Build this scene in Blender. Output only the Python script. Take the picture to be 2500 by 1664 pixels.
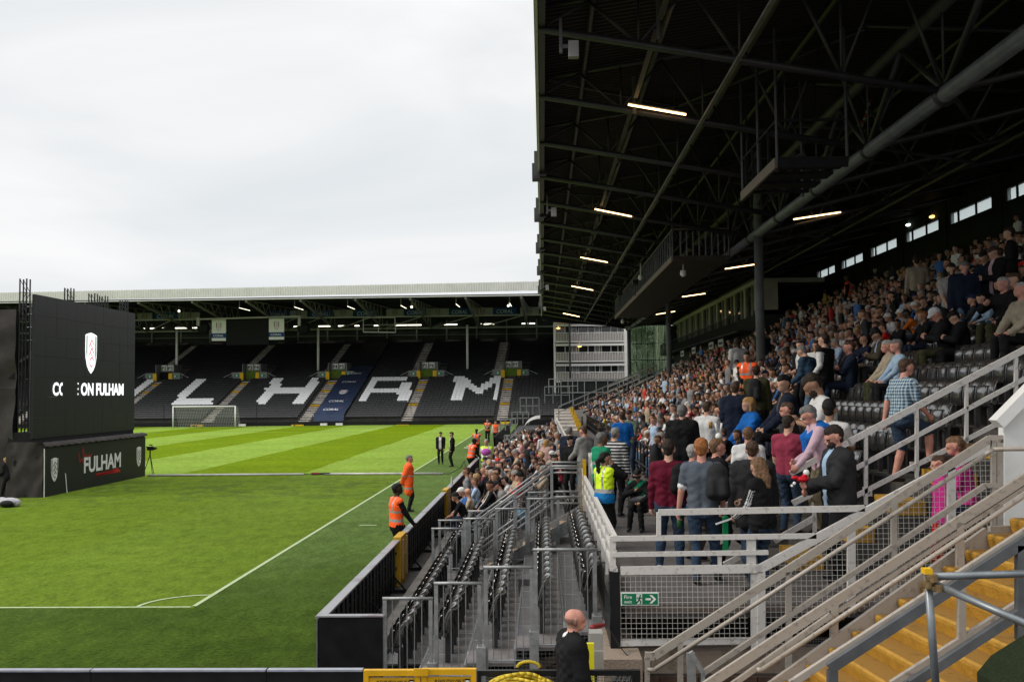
import bpy, math, random
import numpy as np
from mathutils import Vector, Matrix, Quaternion
random.seed(7); RNG = np.random.default_rng(7)
scene = bpy.context.scene
for _o in list(bpy.data.objects): bpy.data.objects.remove(_o)
COL = scene.collection

# ------------------------------------------------------------------ camera
F = 2450.0; CX = 1250.0; CY = 832.0; CH = 3.72
_v1 = Vector((75, -125, -F)).normalized()
_up = Vector((-0.0096, 1, -0.0513)).normalized()
_up = (_up - _v1 * _up.dot(_v1)).normalized()
_rt = _v1.cross(_up).normalized()
CR = Matrix((_rt, _v1, _up))
CAMPOS = Vector((0, 0, CH))
cam_data = bpy.data.cameras.new('camera'); cam = bpy.data.objects.new('camera', cam_data); COL.objects.link(cam)
cam_data.sensor_width = 36.0; cam_data.lens = 36.0 * F / 2500.0; cam_data.clip_end = 3000; cam_data.clip_start = 0.1
cam.matrix_world = Matrix.Translation(CAMPOS) @ CR.to_4x4()
scene.camera = cam

# ------------------------------------------------------------------ sky, sun, exposure
SUN_EL = math.radians(38); SUN_AZ = math.radians(261)
world = bpy.data.worlds.new('World'); scene.world = world; world.use_nodes = True
nt = world.node_tree; nt.nodes.clear()
def _n(t, **k):
    n = nt.nodes.new(t)
    for a, b in k.items(): setattr(n, a, b)
    return n
wout = _n('ShaderNodeOutputWorld'); bg1 = _n('ShaderNodeBackground'); bg2 = _n('ShaderNodeBackground'); wmix = _n('ShaderNodeMixShader')
sky = _n('ShaderNodeTexSky', sky_type='NISHITA'); sky.sun_disc = False; sky.sun_elevation = SUN_EL; sky.sun_rotation = SUN_AZ
nt.links.new(sky.outputs[0], bg1.inputs[0]); bg1.inputs[1].default_value = 0.1
tc = _n('ShaderNodeTexCoord'); mp = _n('ShaderNodeMapping'); mp.inputs['Scale'].default_value = (1.6, 1.6, 5.5); mp.inputs['Rotation'].default_value = (0.12, -0.10, 0.6)
n1 = _n('ShaderNodeTexNoise'); n1.inputs['Scale'].default_value = 1.5; n1.inputs['Detail'].default_value = 7; n1.inputs['Roughness'].default_value = 0.5; n1.inputs['Distortion'].default_value = 0.5
rp = _n('ShaderNodeValToRGB'); rp.color_ramp.elements[0].position = 0.33; rp.color_ramp.elements[0].color = (0.78, 0.815, 0.835, 1)
rp.color_ramp.elements[1].position = 0.62; rp.color_ramp.elements[1].color = (0.965, 0.96, 0.965, 1)
_e = rp.color_ramp.elements.new(0.47); _e.color = (0.865, 0.88, 0.893, 1)
nt.links.new(tc.outputs['Generated'], mp.inputs[0]); nt.links.new(mp.outputs[0], n1.inputs['Vector']); nt.links.new(n1.outputs[0], rp.inputs[0])
sep = _n('ShaderNodeSeparateXYZ'); mr = _n('ShaderNodeMapRange')   # overcast sky: zenith brighter than horizon
nt.links.new(tc.outputs['Generated'], sep.inputs[0]); nt.links.new(sep.outputs[2], mr.inputs[0])
mr.inputs[1].default_value = 0.36; mr.inputs[2].default_value = 1.0; mr.inputs[3].default_value = 0.90; mr.inputs[4].default_value = 2.6
nt.links.new(rp.outputs[0], bg2.inputs[0]); nt.links.new(mr.outputs[0], bg2.inputs[1])
wmix.inputs[0].default_value = 0.96
nt.links.new(bg1.outputs[0], wmix.inputs[1]); nt.links.new(bg2.outputs[0], wmix.inputs[2]); nt.links.new(wmix.outputs[0], wout.inputs[0])
sd = bpy.data.lights.new('sun', 'SUN'); sd.energy = 1.5; sd.angle = math.radians(10); sd.color = (1.0, 0.91, 0.78)
sun = bpy.data.objects.new('sun', sd); COL.objects.link(sun)
SUN_DIR = Vector((-0.78, -0.12, 0.62)).normalized()      # towards the sun: high over the open side of the ground
sun.rotation_euler = SUN_DIR.to_track_quat('Z', 'Y').to_euler()
scene.view_settings.view_transform = 'Standard'; scene.view_settings.look = 'None'
scene.view_settings.gamma = 1.0; scene.view_settings.exposure = 0.18; scene.view_settings.use_curve_mapping = False
scene.cycles.max_bounces = 5; scene.cycles.diffuse_bounces = 3; scene.cycles.glossy_bounces = 3
scene.cycles.transmission_bounces = 4; scene.cycles.transparent_max_bounces = 8
scene.cycles.use_denoising = True
scene.cycles.caustics_reflective = False; scene.cycles.caustics_refractive = False; scene.cycles.sample_clamp_indirect = 4

# ------------------------------------------------------------------ survey helpers (photo measurement -> metres)
def ray(px, py):
    return (CR @ Vector((px - CX, -(py - CY), -F)))
def P(px, py, d):          # point on the frontal plane Y = d
    r = ray(px, py); t = d / r.y; return CAMPOS + r * t
def G(px, py, z=0.0):      # point on the level z
    r = ray(px, py); t = (z - CH) / r.z; return CAMPOS + r * t
def XP(px, py, x):         # point on the plane X = x
    r = ray(px, py); t = x / r.x; return CAMPOS + r * t

# ------------------------------------------------------------------ materials
MATS = {}
def mat(name, col, rough=0.6, metal=0.0, var=0.0, scale=8.0, bump=0.0, bscale=None, spec=None, dirt=None, emit=None, estr=0.0, coat=0.0, detail=6):
    if name in MATS: return MATS[name]
    m = bpy.data.materials.new(name); MATS[name] = m; m.use_nodes = True
    t = m.node_tree; b = t.nodes['Principled BSDF']
    b.inputs['Base Color'].default_value = (*col, 1); b.inputs['Roughness'].default_value = rough; b.inputs['Metallic'].default_value = metal
    if spec is None and metal == 0: spec = .22
    if spec is not None: b.inputs['Specular IOR Level'].default_value = spec
    if coat: b.inputs['Coat Weight'].default_value = coat; b.inputs['Coat Roughness'].default_value = 0.15
    if emit: b.inputs['Emission Color'].default_value = (*emit, 1); b.inputs['Emission Strength'].default_value = estr
    if var or bump or dirt:
        tcn = t.nodes.new('ShaderNodeTexCoord'); ns = t.nodes.new('ShaderNodeTexNoise')
        ns.inputs['Scale'].default_value = scale; ns.inputs['Detail'].default_value = detail; ns.inputs['Roughness'].default_value = 0.6
        t.links.new(tcn.outputs['Object'], ns.inputs['Vector'])
        if var or dirt:
            r = t.nodes.new('ShaderNodeValToRGB'); r.color_ramp.elements[0].position = 0.3; r.color_ramp.elements[1].position = 0.7
            lo = dirt if dirt else tuple(c * (1 - var) for c in col)
            r.color_ramp.elements[0].color = (*lo, 1); r.color_ramp.elements[1].color = (*[min(1, c * (1 + var * .6)) for c in col], 1)
            if dirt: r.color_ramp.elements[0].position = 0.28; r.color_ramp.elements[1].position = 0.46
            t.links.new(ns.outputs[0], r.inputs[0]); t.links.new(r.outputs[0], b.inputs['Base Color'])
        if bump:
            nb = ns
            if bscale:
                nb = t.nodes.new('ShaderNodeTexNoise'); nb.inputs['Scale'].default_value = bscale; nb.inputs['Detail'].default_value = 4
                t.links.new(tcn.outputs['Object'], nb.inputs['Vector'])
            bp = t.nodes.new('ShaderNodeBump'); bp.inputs['Strength'].default_value = bump; bp.inputs['Distance'].default_value = 0.02
            t.links.new(nb.outputs[0], bp.inputs['Height']); t.links.new(bp.outputs[0], b.inputs['Normal'])
    return m
def lin(h):
    h = h.lstrip('#'); c = [int(h[i:i+2], 16) / 255 for i in (0, 2, 4)]
    return tuple(x / 12.92 if x <= .04045 else ((x + .055) / 1.055) ** 2.4 for x in c)

# ------------------------------------------------------------------ mesh builder
class MB:
    def __init__(s): s.v = []; s.f = []; s.m = []
    def add(s, vs, fs, mi=0):
        o = len(s.v); s.v.extend([tuple(x) for x in vs]); s.f.extend([tuple(i + o for i in f) for f in fs]); s.m.extend([mi] * len(fs)); return s
    def hexa(s, p, mi=0):   # 8 points: bottom 4 (ccw from above) then top 4
        return s.add(p, [(3, 2, 1, 0), (4, 5, 6, 7), (0, 1, 5, 4), (1, 2, 6, 5), (2, 3, 7, 6), (3, 0, 4, 7)], mi)
    def box(s, x0, x1, y0, y1, z0, z1, mi=0):
        if x0 > x1: x0, x1 = x1, x0
        if y0 > y1: y0, y1 = y1, y0
        if z0 > z1: z0, z1 = z1, z0
        return s.hexa([(x0, y0, z0), (x1, y0, z0), (x1, y1, z0), (x0, y1, z0), (x0, y0, z1), (x1, y0, z1), (x1, y1, z1), (x0, y1, z1)], mi)
    def beam(s, a, b, w, h=None, mi=0, up=(0, 0, 1)):
        h = h or w; a = Vector(a); b = Vector(b); d = (b - a).normalized(); u = Vector(up)
        if abs(d.dot(u)) > 0.98: u = Vector((0, 1, 0))
        sx = d.cross(u).normalized(); sz = sx.cross(d).normalized(); sx *= w / 2; sz *= h / 2
        return s.hexa([a - sx - sz, a + sx - sz, b + sx - sz, b - sx - sz, a - sx + sz, a + sx + sz, b + sx + sz, b - sx + sz], mi)
    def tube(s, a, b, r, n=8, mi=0, r2=None, cap=True):
        a = Vector(a); b = Vector(b); d = (b - a).normalized(); u = Vector((0, 0, 1)) if abs(d.z) < .95 else Vector((1, 0, 0))
        x = d.cross(u).normalized(); y = d.cross(x).normalized(); r2 = r if r2 is None else r2; vs = []
        for c, rr in ((a, r), (b, r2)):
            for i in range(n):
                t = 2 * math.pi * i / n; vs.append(c + x * (rr * math.cos(t)) + y * (rr * math.sin(t)))
        fs = [(i, (i + 1) % n, n + (i + 1) % n, n + i) for i in range(n)]
        if cap: fs += [tuple(range(n))[::-1], tuple(range(n, 2 * n))]
        return s.add(vs, fs, mi)
    def path(s, pts, r, n=8, mi=0):
        for a, b in zip(pts, pts[1:]): s.tube(a, b, r, n, mi)
        return s
    def quad(s, a, b, c, d, mi=0): return s.add([a, b, c, d], [(0, 1, 2, 3)], mi)
    def prism(s, poly, depth, axis=(0, 1, 0), mi=0):   # poly: 3D outline, extruded along axis*depth
        ax = Vector(axis) * depth; n = len(poly); p = [Vector(q) for q in poly]
        vs = p + [q + ax for q in p]
        return s.add(vs, [tuple(range(n)), tuple(range(2 * n - 1, n - 1, -1))] + [(i, n + i, n + (i + 1) % n, (i + 1) % n) for i in range(n)], mi)
    def ball(s, c, r, mi=0, n=8, m=5, sc=(1, 1, 1)):
        vs = [];
        for j in range(m + 1):
            ph = math.pi * j / m
            for i in range(n):
                t = 2 * math.pi * i / n
                vs.append((c[0] + r * sc[0] * math.sin(ph) * math.cos(t), c[1] + r * sc[1] * math.sin(ph) * math.sin(t), c[2] + r * sc[2] * math.cos(ph)))
        fs = []
        for j in range(m):
            for i in range(n):
                fs.append((j * n + i, j * n + (i + 1) % n, (j + 1) * n + (i + 1) % n, (j + 1) * n + i))
        return s.add(vs, fs, mi)
    def xf(s, M):
        s.v = [tuple(M @ Vector(p)) for p in s.v]; return s
    def mesh(s, name, mats, smooth=False):
        me = bpy.data.meshes.new(name); me.from_pydata(s.v, [], s.f)
        for m in (mats if isinstance(mats, (list, tuple)) else [mats]): me.materials.append(m)
        if len(s.m) and max(s.m) > 0: me.polygons.foreach_set('material_index', s.m)
        if smooth: me.polygons.foreach_set('use_smooth', [True] * len(s.f))
        me.validate(); me.update(); return me
    def build(s, name, mats, parent=None, smooth=False):
        return link(name, s.mesh(name, mats, smooth), parent)
def link(name, me, parent=None, loc=None, rz=None):
    o = bpy.data.objects.new(name, me); COL.objects.link(o)
    if parent is not None: o.parent = parent
    if loc is not None: o.location = loc
    if rz is not None: o.rotation_euler.z = rz
    return o
def tag(o, label=None, cat=None, group=None, kind=None):
    if label: o['label'] = label
    if cat: o['category'] = cat
    if group: o['group'] = group
    if kind: o['kind'] = kind
    return o
def thing(name, label, cat, loc=(0, 0, 0), rz=0, group=None):
    o = bpy.data.objects.new(name, None); COL.objects.link(o); o.location = loc; o.rotation_euler.z = rz; o.empty_display_size = 0.2
    return tag(o, label, cat, group)
def solo(mb, name, mats, label, cat, group=None, smooth=False):
    return tag(mb.build(name, mats, None, smooth), label, cat, group)
# children of an Empty at a non-origin place are written in world coordinates and re-based here
def rebase(root):
    inv = Matrix.Translation(root.location) @ Matrix.Rotation(root.rotation_euler.z, 4, 'Z')
    inv = inv.inverted()
    for c in root.children: c.matrix_parent_inverse = Matrix.Identity(4); c.matrix_basis = inv @ c.matrix_basis
ORD = ['first', 'second', 'third', 'fourth', 'fifth', 'sixth', 'seventh', 'eighth', 'ninth', 'tenth', 'eleventh', 'twelfth', 'thirteenth', 'fourteenth', 'fifteenth', 'sixteenth', 'seventeenth', 'eighteenth', 'nineteenth', 'twentieth', 'twenty-first', 'twenty-second', 'twenty-third', 'twenty-fourth', 'twenty-fifth', 'twenty-sixth', 'twenty-seventh', 'twenty-eighth', 'twenty-ninth', 'thirtieth', 'thirty-first', 'thirty-second', 'thirty-third', 'thirty-fourth', 'thirty-fifth', 'thirty-sixth', 'thirty-seventh', 'thirty-eighth', 'thirty-ninth', 'fortieth'] + ['forty-' + q for q in ('first', 'second', 'third', 'fourth', 'fifth', 'sixth', 'seventh', 'eighth', 'ninth')] + ['fiftieth'] + ['fifty-' + q for q in ('first', 'second', 'third', 'fourth', 'fifth', 'sixth', 'seventh', 'eighth', 'ninth')]
_glyph = {}
def text_mesh(txt, h=1.0, offset=0.0, spacing=1.0, shear=0.0, xs=1.0, font=None):
    # flat filled lettering, returns (verts 2D scaled to cap height h, faces, width)
    cu = bpy.data.curves.new('lettering', 'FONT'); cu.body = txt; cu.size = 1.0; cu.offset = offset; cu.space_character = spacing; cu.shear = shear; cu.resolution_u = 3
    ob = bpy.data.objects.new('lettering', cu); COL.objects.link(ob)
    dg = bpy.context.evaluated_depsgraph_get(); me = bpy.data.meshes.new_from_object(ob.evaluated_get(dg))
    v = np.array([tuple(x.co) for x in me.vertices]) if len(me.vertices) else np.zeros((0, 3)); f = [tuple(p.vertices) for p in me.polygons]
    bpy.data.objects.remove(ob); bpy.data.curves.remove(cu); bpy.data.meshes.remove(me)
    s = h / 0.72; v = v * s; v[:, 0] *= xs
    w0 = v[:, 0].min(); v[:, 0] -= w0
    return v, f, v[:, 0].max()
def put_text(mb, txt, origin, ux, uz, h, mi=0, width=None, offset=0.0, spacing=1.0, shear=0.0, clip=None, center=False):
    """lay lettering on a plane: origin = lower-left (or centre), ux/uz unit vectors"""
    v, f, w = text_mesh(txt, h, offset, spacing, shear)
    if width: v[:, 0] *= width / w; w = width
    ox = -w / 2 if center else 0; oz = -h / 2 if center else 0
    O = Vector(origin); ux = Vector(ux); uz = Vector(uz)
    if clip: 
        a, b = clip; v[:, 0] = np.clip(v[:, 0], a * w, b * w)
    mb.add([O + ux * (x + ox) + uz * (y + oz) for x, y, _ in v], f, mi)
    return w
# the shield: white field, dark side stripes, slanted initials
def crest(mb, c, ux, uz, H, n, mi_out, mi_white, mi_dark, mi_red, letters=True):
    c = Vector(c); ux = Vector(ux); uz = Vector(uz); n = Vector(n)
    W = H * 0.62
    def outline(s, k=0.0):
        pts = []
        top = [(-.5, .44), (-.25, .48), (0, .5), (.25, .48), (.5, .44)]
        side = [(.5, .1), (.47, -.12), (.36, -.30), (.2, -.42), (0, -.5)]
        full = top + side + [(-x, y) for x, y in side[-2::-1]]
        return [(x * W * s, y * H * s) for x, y in full]
    def lay(pts, lift, mi):
        p = [c + ux * x + uz * y + n * lift for x, y in pts]
        cc = c + n * lift; k = len(p)
        mb.add(p + [cc], [(i, (i + 1) % k, k) for i in range(k)], mi)
    lay(outline(1.0), .004, mi_out); lay(outline(.93), .008, mi_white)
    for sgn in (-1, 1):
        pts = [(sgn * .34 * W, .43 * H), (sgn * .44 * W, .42 * H), (sgn * .44 * W, .02 * H), (sgn * .38 * W, -.18 * H), (sgn * .34 * W, -.26 * H)]
        p = [c + ux * x + uz * y + n * .012 for x, y in pts]; mb.add(p, [tuple(range(5))], mi_dark)
    if letters:
        def st(a, b, w):
            a = Vector((a[0] * W, a[1] * H)); b = Vector((b[0] * W, b[1] * H)); d = (b - a); q = Vector((-d.y, d.x)).normalized() * w * H / 2
            mb.quad(*[c + ux * t.x + uz * t.y + n * .016 for t in (a - q, b - q, b + q, a + q)], mi_red)
        for oy in (0.33, 0.12):
            st((-.24, oy - .20), (.02, oy), .035); st((.02, oy), (.26, oy - .13), .035); st((-.1, oy - .10), (.12, oy - .21), .03)
        cp = [(.22, -.17), (.05, -.10), (-.12, -.17), (-.14, -.27), (0, -.33), (.12, -.31)]
        for a, b in zip(cp, cp[1:]): st(a, b, .035)
# ================================================================== GROUND
def grass_material():
    m = bpy.data.materials.new('mown_turf'); m.use_nodes = True; t = m.node_tree; b = t.nodes['Principled BSDF']; L = t.links.new
    def N(k, **kw):
        n = t.nodes.new(k)
        for a, c in kw.items(): setattr(n, a, c)
        return n
    def M(op, a, b_=None, clamp=False):
        n = N('ShaderNodeMath', operation=op); n.use_clamp = clamp
        for i, q in enumerate((a, b_)):
            if q is None: continue
            if isinstance(q, (int, float)): n.inputs[i].default_value = q
            else: L(q, n.inputs[i])
        return n.outputs[0]
    geo = N('ShaderNodeNewGeometry'); sp = N('ShaderNodeSeparateXYZ'); L(geo.outputs['Position'], sp.inputs[0]); X, Y = sp.outputs[0], sp.outputs[1]
    def noise(sc, det=5, vec=None, rough=.6):
        n = N('ShaderNodeTexNoise'); n.inputs['Scale'].default_value = sc; n.inputs['Detail'].default_value = det; n.inputs['Roughness'].default_value = rough
        L(vec or geo.outputs['Position'], n.inputs['Vector']); return n.outputs[0]
    wob = M('MULTIPLY', M('SUBTRACT', noise(.25), .5), .7)
    Xw = M('ADD', X, wob)
    st = M('MODULO', M('ADD', M('MULTIPLY', M('ADD', Xw, 5.6), -1 / 11.6), 0.0), 1.0)      # 5.8 m bands along the pitch
    stripe = M('GREATER_THAN', st, .5)
    inside = M('MULTIPLY', M('LESS_THAN', X, -6.18), M('GREATER_THAN', Y, 17.66))
    def mix(f, a, c):
        n = N('ShaderNodeMixRGB');
        L(f, n.inputs[0]) if not isinstance(f, (int, float)) else None
        if isinstance(f, (int, float)): n.inputs[0].default_value = f
        for i, q in ((1, a), (2, c)):
            if isinstance(q, tuple): n.inputs[i].default_value = (*q, 1)
            else: L(q, n.inputs[i])
        return n.outputs[0]
    light = mix(noise(.6), (.150, .240, .030), (.210, .300, .055)); dark = mix(noise(.5), (.092, .148, .004), (.140, .205, .008))
    # the near third: bands fade and a darker tone is mixed in
    band_fade = N('ShaderNodeMapRange'); L(Y, band_fade.inputs[0]); band_fade.inputs[1].default_value = 30; band_fade.inputs[2].default_value = 47; band_fade.inputs[3].default_value = .62; band_fade.inputs[4].default_value = 1.0
    base = mix(M('MULTIPLY', stripe, band_fade.outputs[0]), light, dark)
    worn = mix(noise(.35, 6), (.066, .112, .010), (.125, .175, .020))  # darker mottled tone for the near part
    wn = N('ShaderNodeMapRange'); L(Y, wn.inputs[0]); wn.inputs[1].default_value = 44; wn.inputs[2].default_value = 50; wn.inputs[3].default_value = .85; wn.inputs[4].default_value = .0
    base = mix(wn.outputs[0], base, worn)
    # scuffed strip just this side of the pipe
    sc_ = M('MULTIPLY', M('GREATER_THAN', noise(.8, 6), .52), .55)
    s1 = N('ShaderNodeMapRange', interpolation_type='SMOOTHSTEP'); L(Y, s1.inputs[0]); s1.inputs[1].default_value = 30; s1.inputs[2].default_value = 40
    s2 = N('ShaderNodeMapRange', interpolation_type='SMOOTHSTEP'); L(Y, s2.inputs[0]); s2.inputs[1].default_value = 46; s2.inputs[2].default_value = 42
    base = mix(M('MULTIPLY', sc_, M('MULTIPLY', s1.outputs[0], s2.outputs[0])), base, (.06, .09, .022))
    out = mix(noise(.55, 7), (.024, .050, .007), (.072, .112, .016))
    out2 = mix(M('GREATER_THAN', noise(2.3, 6), .66), out, (.055, .10, .020))
    ey = N('ShaderNodeMapRange', interpolation_type='SMOOTHSTEP'); L(M('ADD', Y, M('MULTIPLY', M('SUBTRACT', noise(.6), .5), 8)), ey.inputs[0]); ey.inputs[1].default_value = 15; ey.inputs[2].default_value = 29
    edge = mix(ey.outputs[0], out2, mix(noise(.5, 5), (.060, .105, .022), (.120, .175, .055)))
    col = mix(inside, edge, base)
    # fine blades: high frequency mottle
    fine = noise(14, 6, rough=.75); fm = N('ShaderNodeMapRange'); L(fine, fm.inputs[0]); fm.inputs[1].default_value = .3; fm.inputs[2].default_value = .7; fm.inputs[3].default_value = .48; fm.inputs[4].default_value = 1.48
    smap = N('ShaderNodeMapping'); smap.inputs['Scale'].default_value = (1.0, .45, 1); L(geo.outputs['Position'], smap.inputs[0])
    cl = noise(3.4, 9, smap.outputs[0], .75); cm = N('ShaderNodeMapRange'); L(cl, cm.inputs[0]); cm.inputs[1].default_value = .32; cm.inputs[2].default_value = .68; cm.inputs[3].default_value = .68; cm.inputs[4].default_value = 1.30
    bg = noise(.16, 4); bm = N('ShaderNodeMapRange'); L(bg, bm.inputs[0]); bm.inputs[1].default_value = .3; bm.inputs[2].default_value = .7; bm.inputs[3].default_value = .86; bm.inputs[4].default_value = 1.12
    fm2 = M('MULTIPLY', M('MULTIPLY', fm.outputs[0], cm.outputs[0]), bm.outputs[0])
    hv = N('ShaderNodeHueSaturation'); L(col, hv.inputs['Color']); L(fm2, hv.inputs['Value']); hv.inputs['Saturation'].default_value = 1.02
    L(hv.outputs[0], b.inputs['Base Color']); b.inputs['Roughness'].default_value = .95; b.inputs['Specular IOR Level'].default_value = .03
    bp = N('ShaderNodeBump'); bp.inputs['Strength'].default_value = .8; bp.inputs['Distance'].default_value = .04; L(noise(22, 6, rough=.8), bp.inputs['Height']); L(bp.outputs[0], b.inputs['Normal'])
    return m
M_grass = grass_material()
m_black = mat('black_paint', (.012, .012, .013), .35, var=.4, scale=5)
m_matt_black = mat('matt_black', (.010, .010, .011), .8, var=.4, scale=6)
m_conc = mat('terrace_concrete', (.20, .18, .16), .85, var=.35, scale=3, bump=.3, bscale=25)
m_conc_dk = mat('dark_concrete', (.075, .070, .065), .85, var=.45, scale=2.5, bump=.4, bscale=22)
m_tarmac = mat('tarmac', (.05, .05, .05), .9, var=.3, scale=6, bump=.5, bscale=60)
m_galv = mat('galvanised_steel', (.29, .30, .30), .45, .35, var=.35, scale=9)
m_white_rail = mat('weathered_white_paint', (.52, .50, .475), .5, var=.22, scale=16, dirt=(.33, .28, .23), detail=9)
m_white = mat('white_paint', (.74, .74, .72), .5, var=.06, scale=4)
m_yellow = mat('yellow_step_paint', (.52, .29, .035), .6, var=.3, scale=11, dirt=(.30, .17, .03), bump=.25, bscale=60)
m_yel = mat('yellow_sign_paint', (.72, .42, .01), .5, var=.12, scale=5)
m_white_wall = mat('cream_wall', (.58, .55, .51), .7, var=.1, scale=1.5)
m_line = mat('line_marking', (.29, .35, .20), .8, var=.35, scale=16, dirt=(.16, .25, .06))
m_steel_dk = mat('dark_painted_steel', (.040, .038, .040), .45, .1, var=.3, scale=4)
m_steel_gr = mat('grey_painted_steel', (.145, .150, .158), .45, .1, var=.28, scale=3)
m_glass = mat('window_glass', (.02, .025, .028), .08, 0, spec=.6)
m_black_seat = mat('black_seat_plastic', (.034, .032, .031), .28, var=.4, scale=7, spec=.9, coat=1.0)
m_black_far = mat('far_black_seat', (.020, .020, .021), .35, var=.4, scale=3, spec=.35); m_white_far = mat('far_white_seat', (.80, .80, .80), .4, var=.06, scale=5)
m_white_seat = mat('white_seat_plastic', (.66, .66, .66), .35, var=.08, scale=5)

gm = MB(); gm.quad((-400, -60, -.16), (400, -60, -.16), (400, 900, -.16), (-400, 900, -.16)); o = gm.build('ground', m_tarmac); tag(o, kind='structure')
gm = MB()   # pitch sheet, subdivided lightly
gm.quad((-95, 10.9, 0), (-2.95, 10.9, 0), (-2.95, 119.6, 0), (-95, 119.6, 0))
o = gm.build('pitch_turf', M_grass); tag(o, kind='structure')
gm = MB(); gm.box(-30, 12, -8, 10.6, -.12, .0); o = gm.build('tarmac_path', m_tarmac); tag(o, kind='structure')
# painted markings
ln = MB(); Z = .006
def strip(x0, x1, y0, y1, z=Z): ln.quad((x0, y0, z), (x1, y0, z), (x1, y1, z), (x0, y1, z))
strip(-6.25, -6.165, 17.8, 116.2); strip(-73, -6.25, 17.69, 17.77); strip(-73, -6.08, 116.1, 116.22)
strip(-60, -18, 110.6, 110.7); strip(-60, -18, 99.6, 99.7); strip(-18.1, -18, 99.7, 116.1)
for k in range(16):
    a0, a1 = math.pi / 2 * k / 16, math.pi / 2 * (k + 1) / 16
    c = (-6.2, 17.75); r0, r1 = .97, 1.04
    ln.quad(*[(c[0] - r * math.cos(a), c[1] + r * math.sin(a), Z + .004) for r, a in ((r0, a0), (r1, a0), (r1, a1), (r0, a1))])
strip(-5.25, -4.75, 28.5, 28.62); strip(-4.3, -3.5, 67, 67.2)
for k in range(7): strip(-5.4 + .0 * k, -5.1, 68 + k * 2.2, 69.1 + k * 2.2)
o = ln.build('pitch_markings', m_line); tag(o, kind='structure')

# ================================================================== FAR STAND (behind the far goal)
FA = math.radians(-1.2)                                # the stand is turned a little against the goal line
FS0 = Vector((0, 119.6, 0))
def FS(x, y, z): 
    return (FS0.x + x * math.cos(FA) - y * math.sin(FA), FS0.y + x * math.sin(FA) + y * math.cos(FA), z)
FM = Matrix.Translation(FS0) @ Matrix.Rotation(FA, 4, 'Z')
NR = 42; RUN = .79; RISE = .262; FX0, FX1 = -88.0, 3.2
stand = thing('far_stand', 'covered black seated stand behind the far goal under a long white roof edge', 'stand', FS0, FA)
tb = MB()
for r in range(NR):
    y = r * RUN; z = .45 + r * RISE
    tb.quad((FX0, y, z), (FX1, y, z), (FX1, y + RUN, z), (FX0, y + RUN, z)); tb.quad((FX0, y, z - RISE), (FX1, y, z - RISE), (FX1, y, z), (FX0, y, z))
YB = NR * RUN; ZB = .45 + (NR - 1) * RISE
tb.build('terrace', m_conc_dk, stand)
fw = MB(); fw.box(FX0, FX1, -.16, -.005, -.1, .47); fw.build('front_wall', m_black, stand)
bw = MB(); bw.box(FX0, FX1, YB + .02, YB + .25, 0, 16.6); bw.box(FX1 + .01, FX1 + .2, -.1, YB, -.1, 14.6)
bw.build('back_wall', mat('stand_back_wall', (.028, .032, .030), .8, var=.4, scale=.6), stand)
dk = MB(); dk.hexa([(FX0, 1.0, 15.45), (FX1 + 1, 1.0, 15.45), (FX1 + 1, YB + .3, 16.6), (FX0, YB + .3, 16.6), (FX0, 1.0, 15.6), (FX1 + 1, 1.0, 15.6), (FX1 + 1, YB + .3, 16.75), (FX0, YB + .3, 16.75)])
dk.build('roof_deck', m_matt_black, stand)
# corrugated white fascia as real ribs
fs_ = MB(); n = int((FX1 + 1 - FX0) / .3)
for i in range(n):
    x = FX0 + i * .3
    for (xa, xb, ya, yb) in ((x, x + .1, 1.0, 1.0), (x + .1, x + .15, 1.0, .93), (x + .15, x + .25, .93, .93), (x + .25, x + .3, .93, 1.0)):
        h0 = 16.55 + .006 * (xa - FX0); h1 = 16.55 + .006 * (xb - FX0); l0 = h0 - 1.12
        fs_.quad((xa, ya, l0), (xb, yb, l0), (xb, yb, h1), (xa, ya, h0))
fs_.box(FX0, FX1 + 1, .9, 1.04, 15.36, 15.46)
fs_.build('roof_fascia', mat('white_fascia', (.64, .63, .61), .5, var=.1, scale=.8), stand)
# ribs of the far roof: one lattice truss per bay
TX = [-2.5 - 6.75 * k for k in range(11)]
for x in TX:
    t_ = MB(); a = Vector((x, 1.2, 15.2)); b = Vector((x, 20, 12.9)); c = Vector((x, YB, 14.6))
    t_.tube(a, b, .16, 6); t_.tube(b, c, .12, 6); t_.tube((x, 1.2, 15.35), (x, YB, 16.4), .1, 6)
    for k in range(7):
        p = a.lerp(b, k / 7); q = Vector((x, 1.2 + (k + .5) * 18.8 / 7, 15.35 + (k + .5) * .08)); r_ = a.lerp(b, (k + 1) / 7)
        t_.tube(p, q, .055, 5); t_.tube(q, r_, .055, 5)
    t_.build('roof_truss', mat('pale_roof_steel', (.20, .20, .18), .5, .1, var=.25, scale=1), stand)
lg = MB(); lg.tube((FX0, 12, 13.9), (FX1, 12, 13.9), .11, 6); lg.tube((FX0, 20, 12.85), (FX1, 20, 12.85), .13, 6)
for i, x in enumerate(TX[:-1]): lg.tube((x, 12, 13.9), (TX[i + 1], 20, 12.8), .07, 5)
lg.build('purlin', mat('pale_purlin', (.34, .34, .32), .5, var=.2, scale=1), stand)
for px in (424, 774, 1141, 60):
    p = P(px, 900, 138); q = FM.inverted() @ p
    c = MB(); c.tube((q.x, 18.4, .45 + 22 * RISE), (q.x, 18.4, 13.1), .17, 10); c.build('roof_column', m_white, stand, True)
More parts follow.
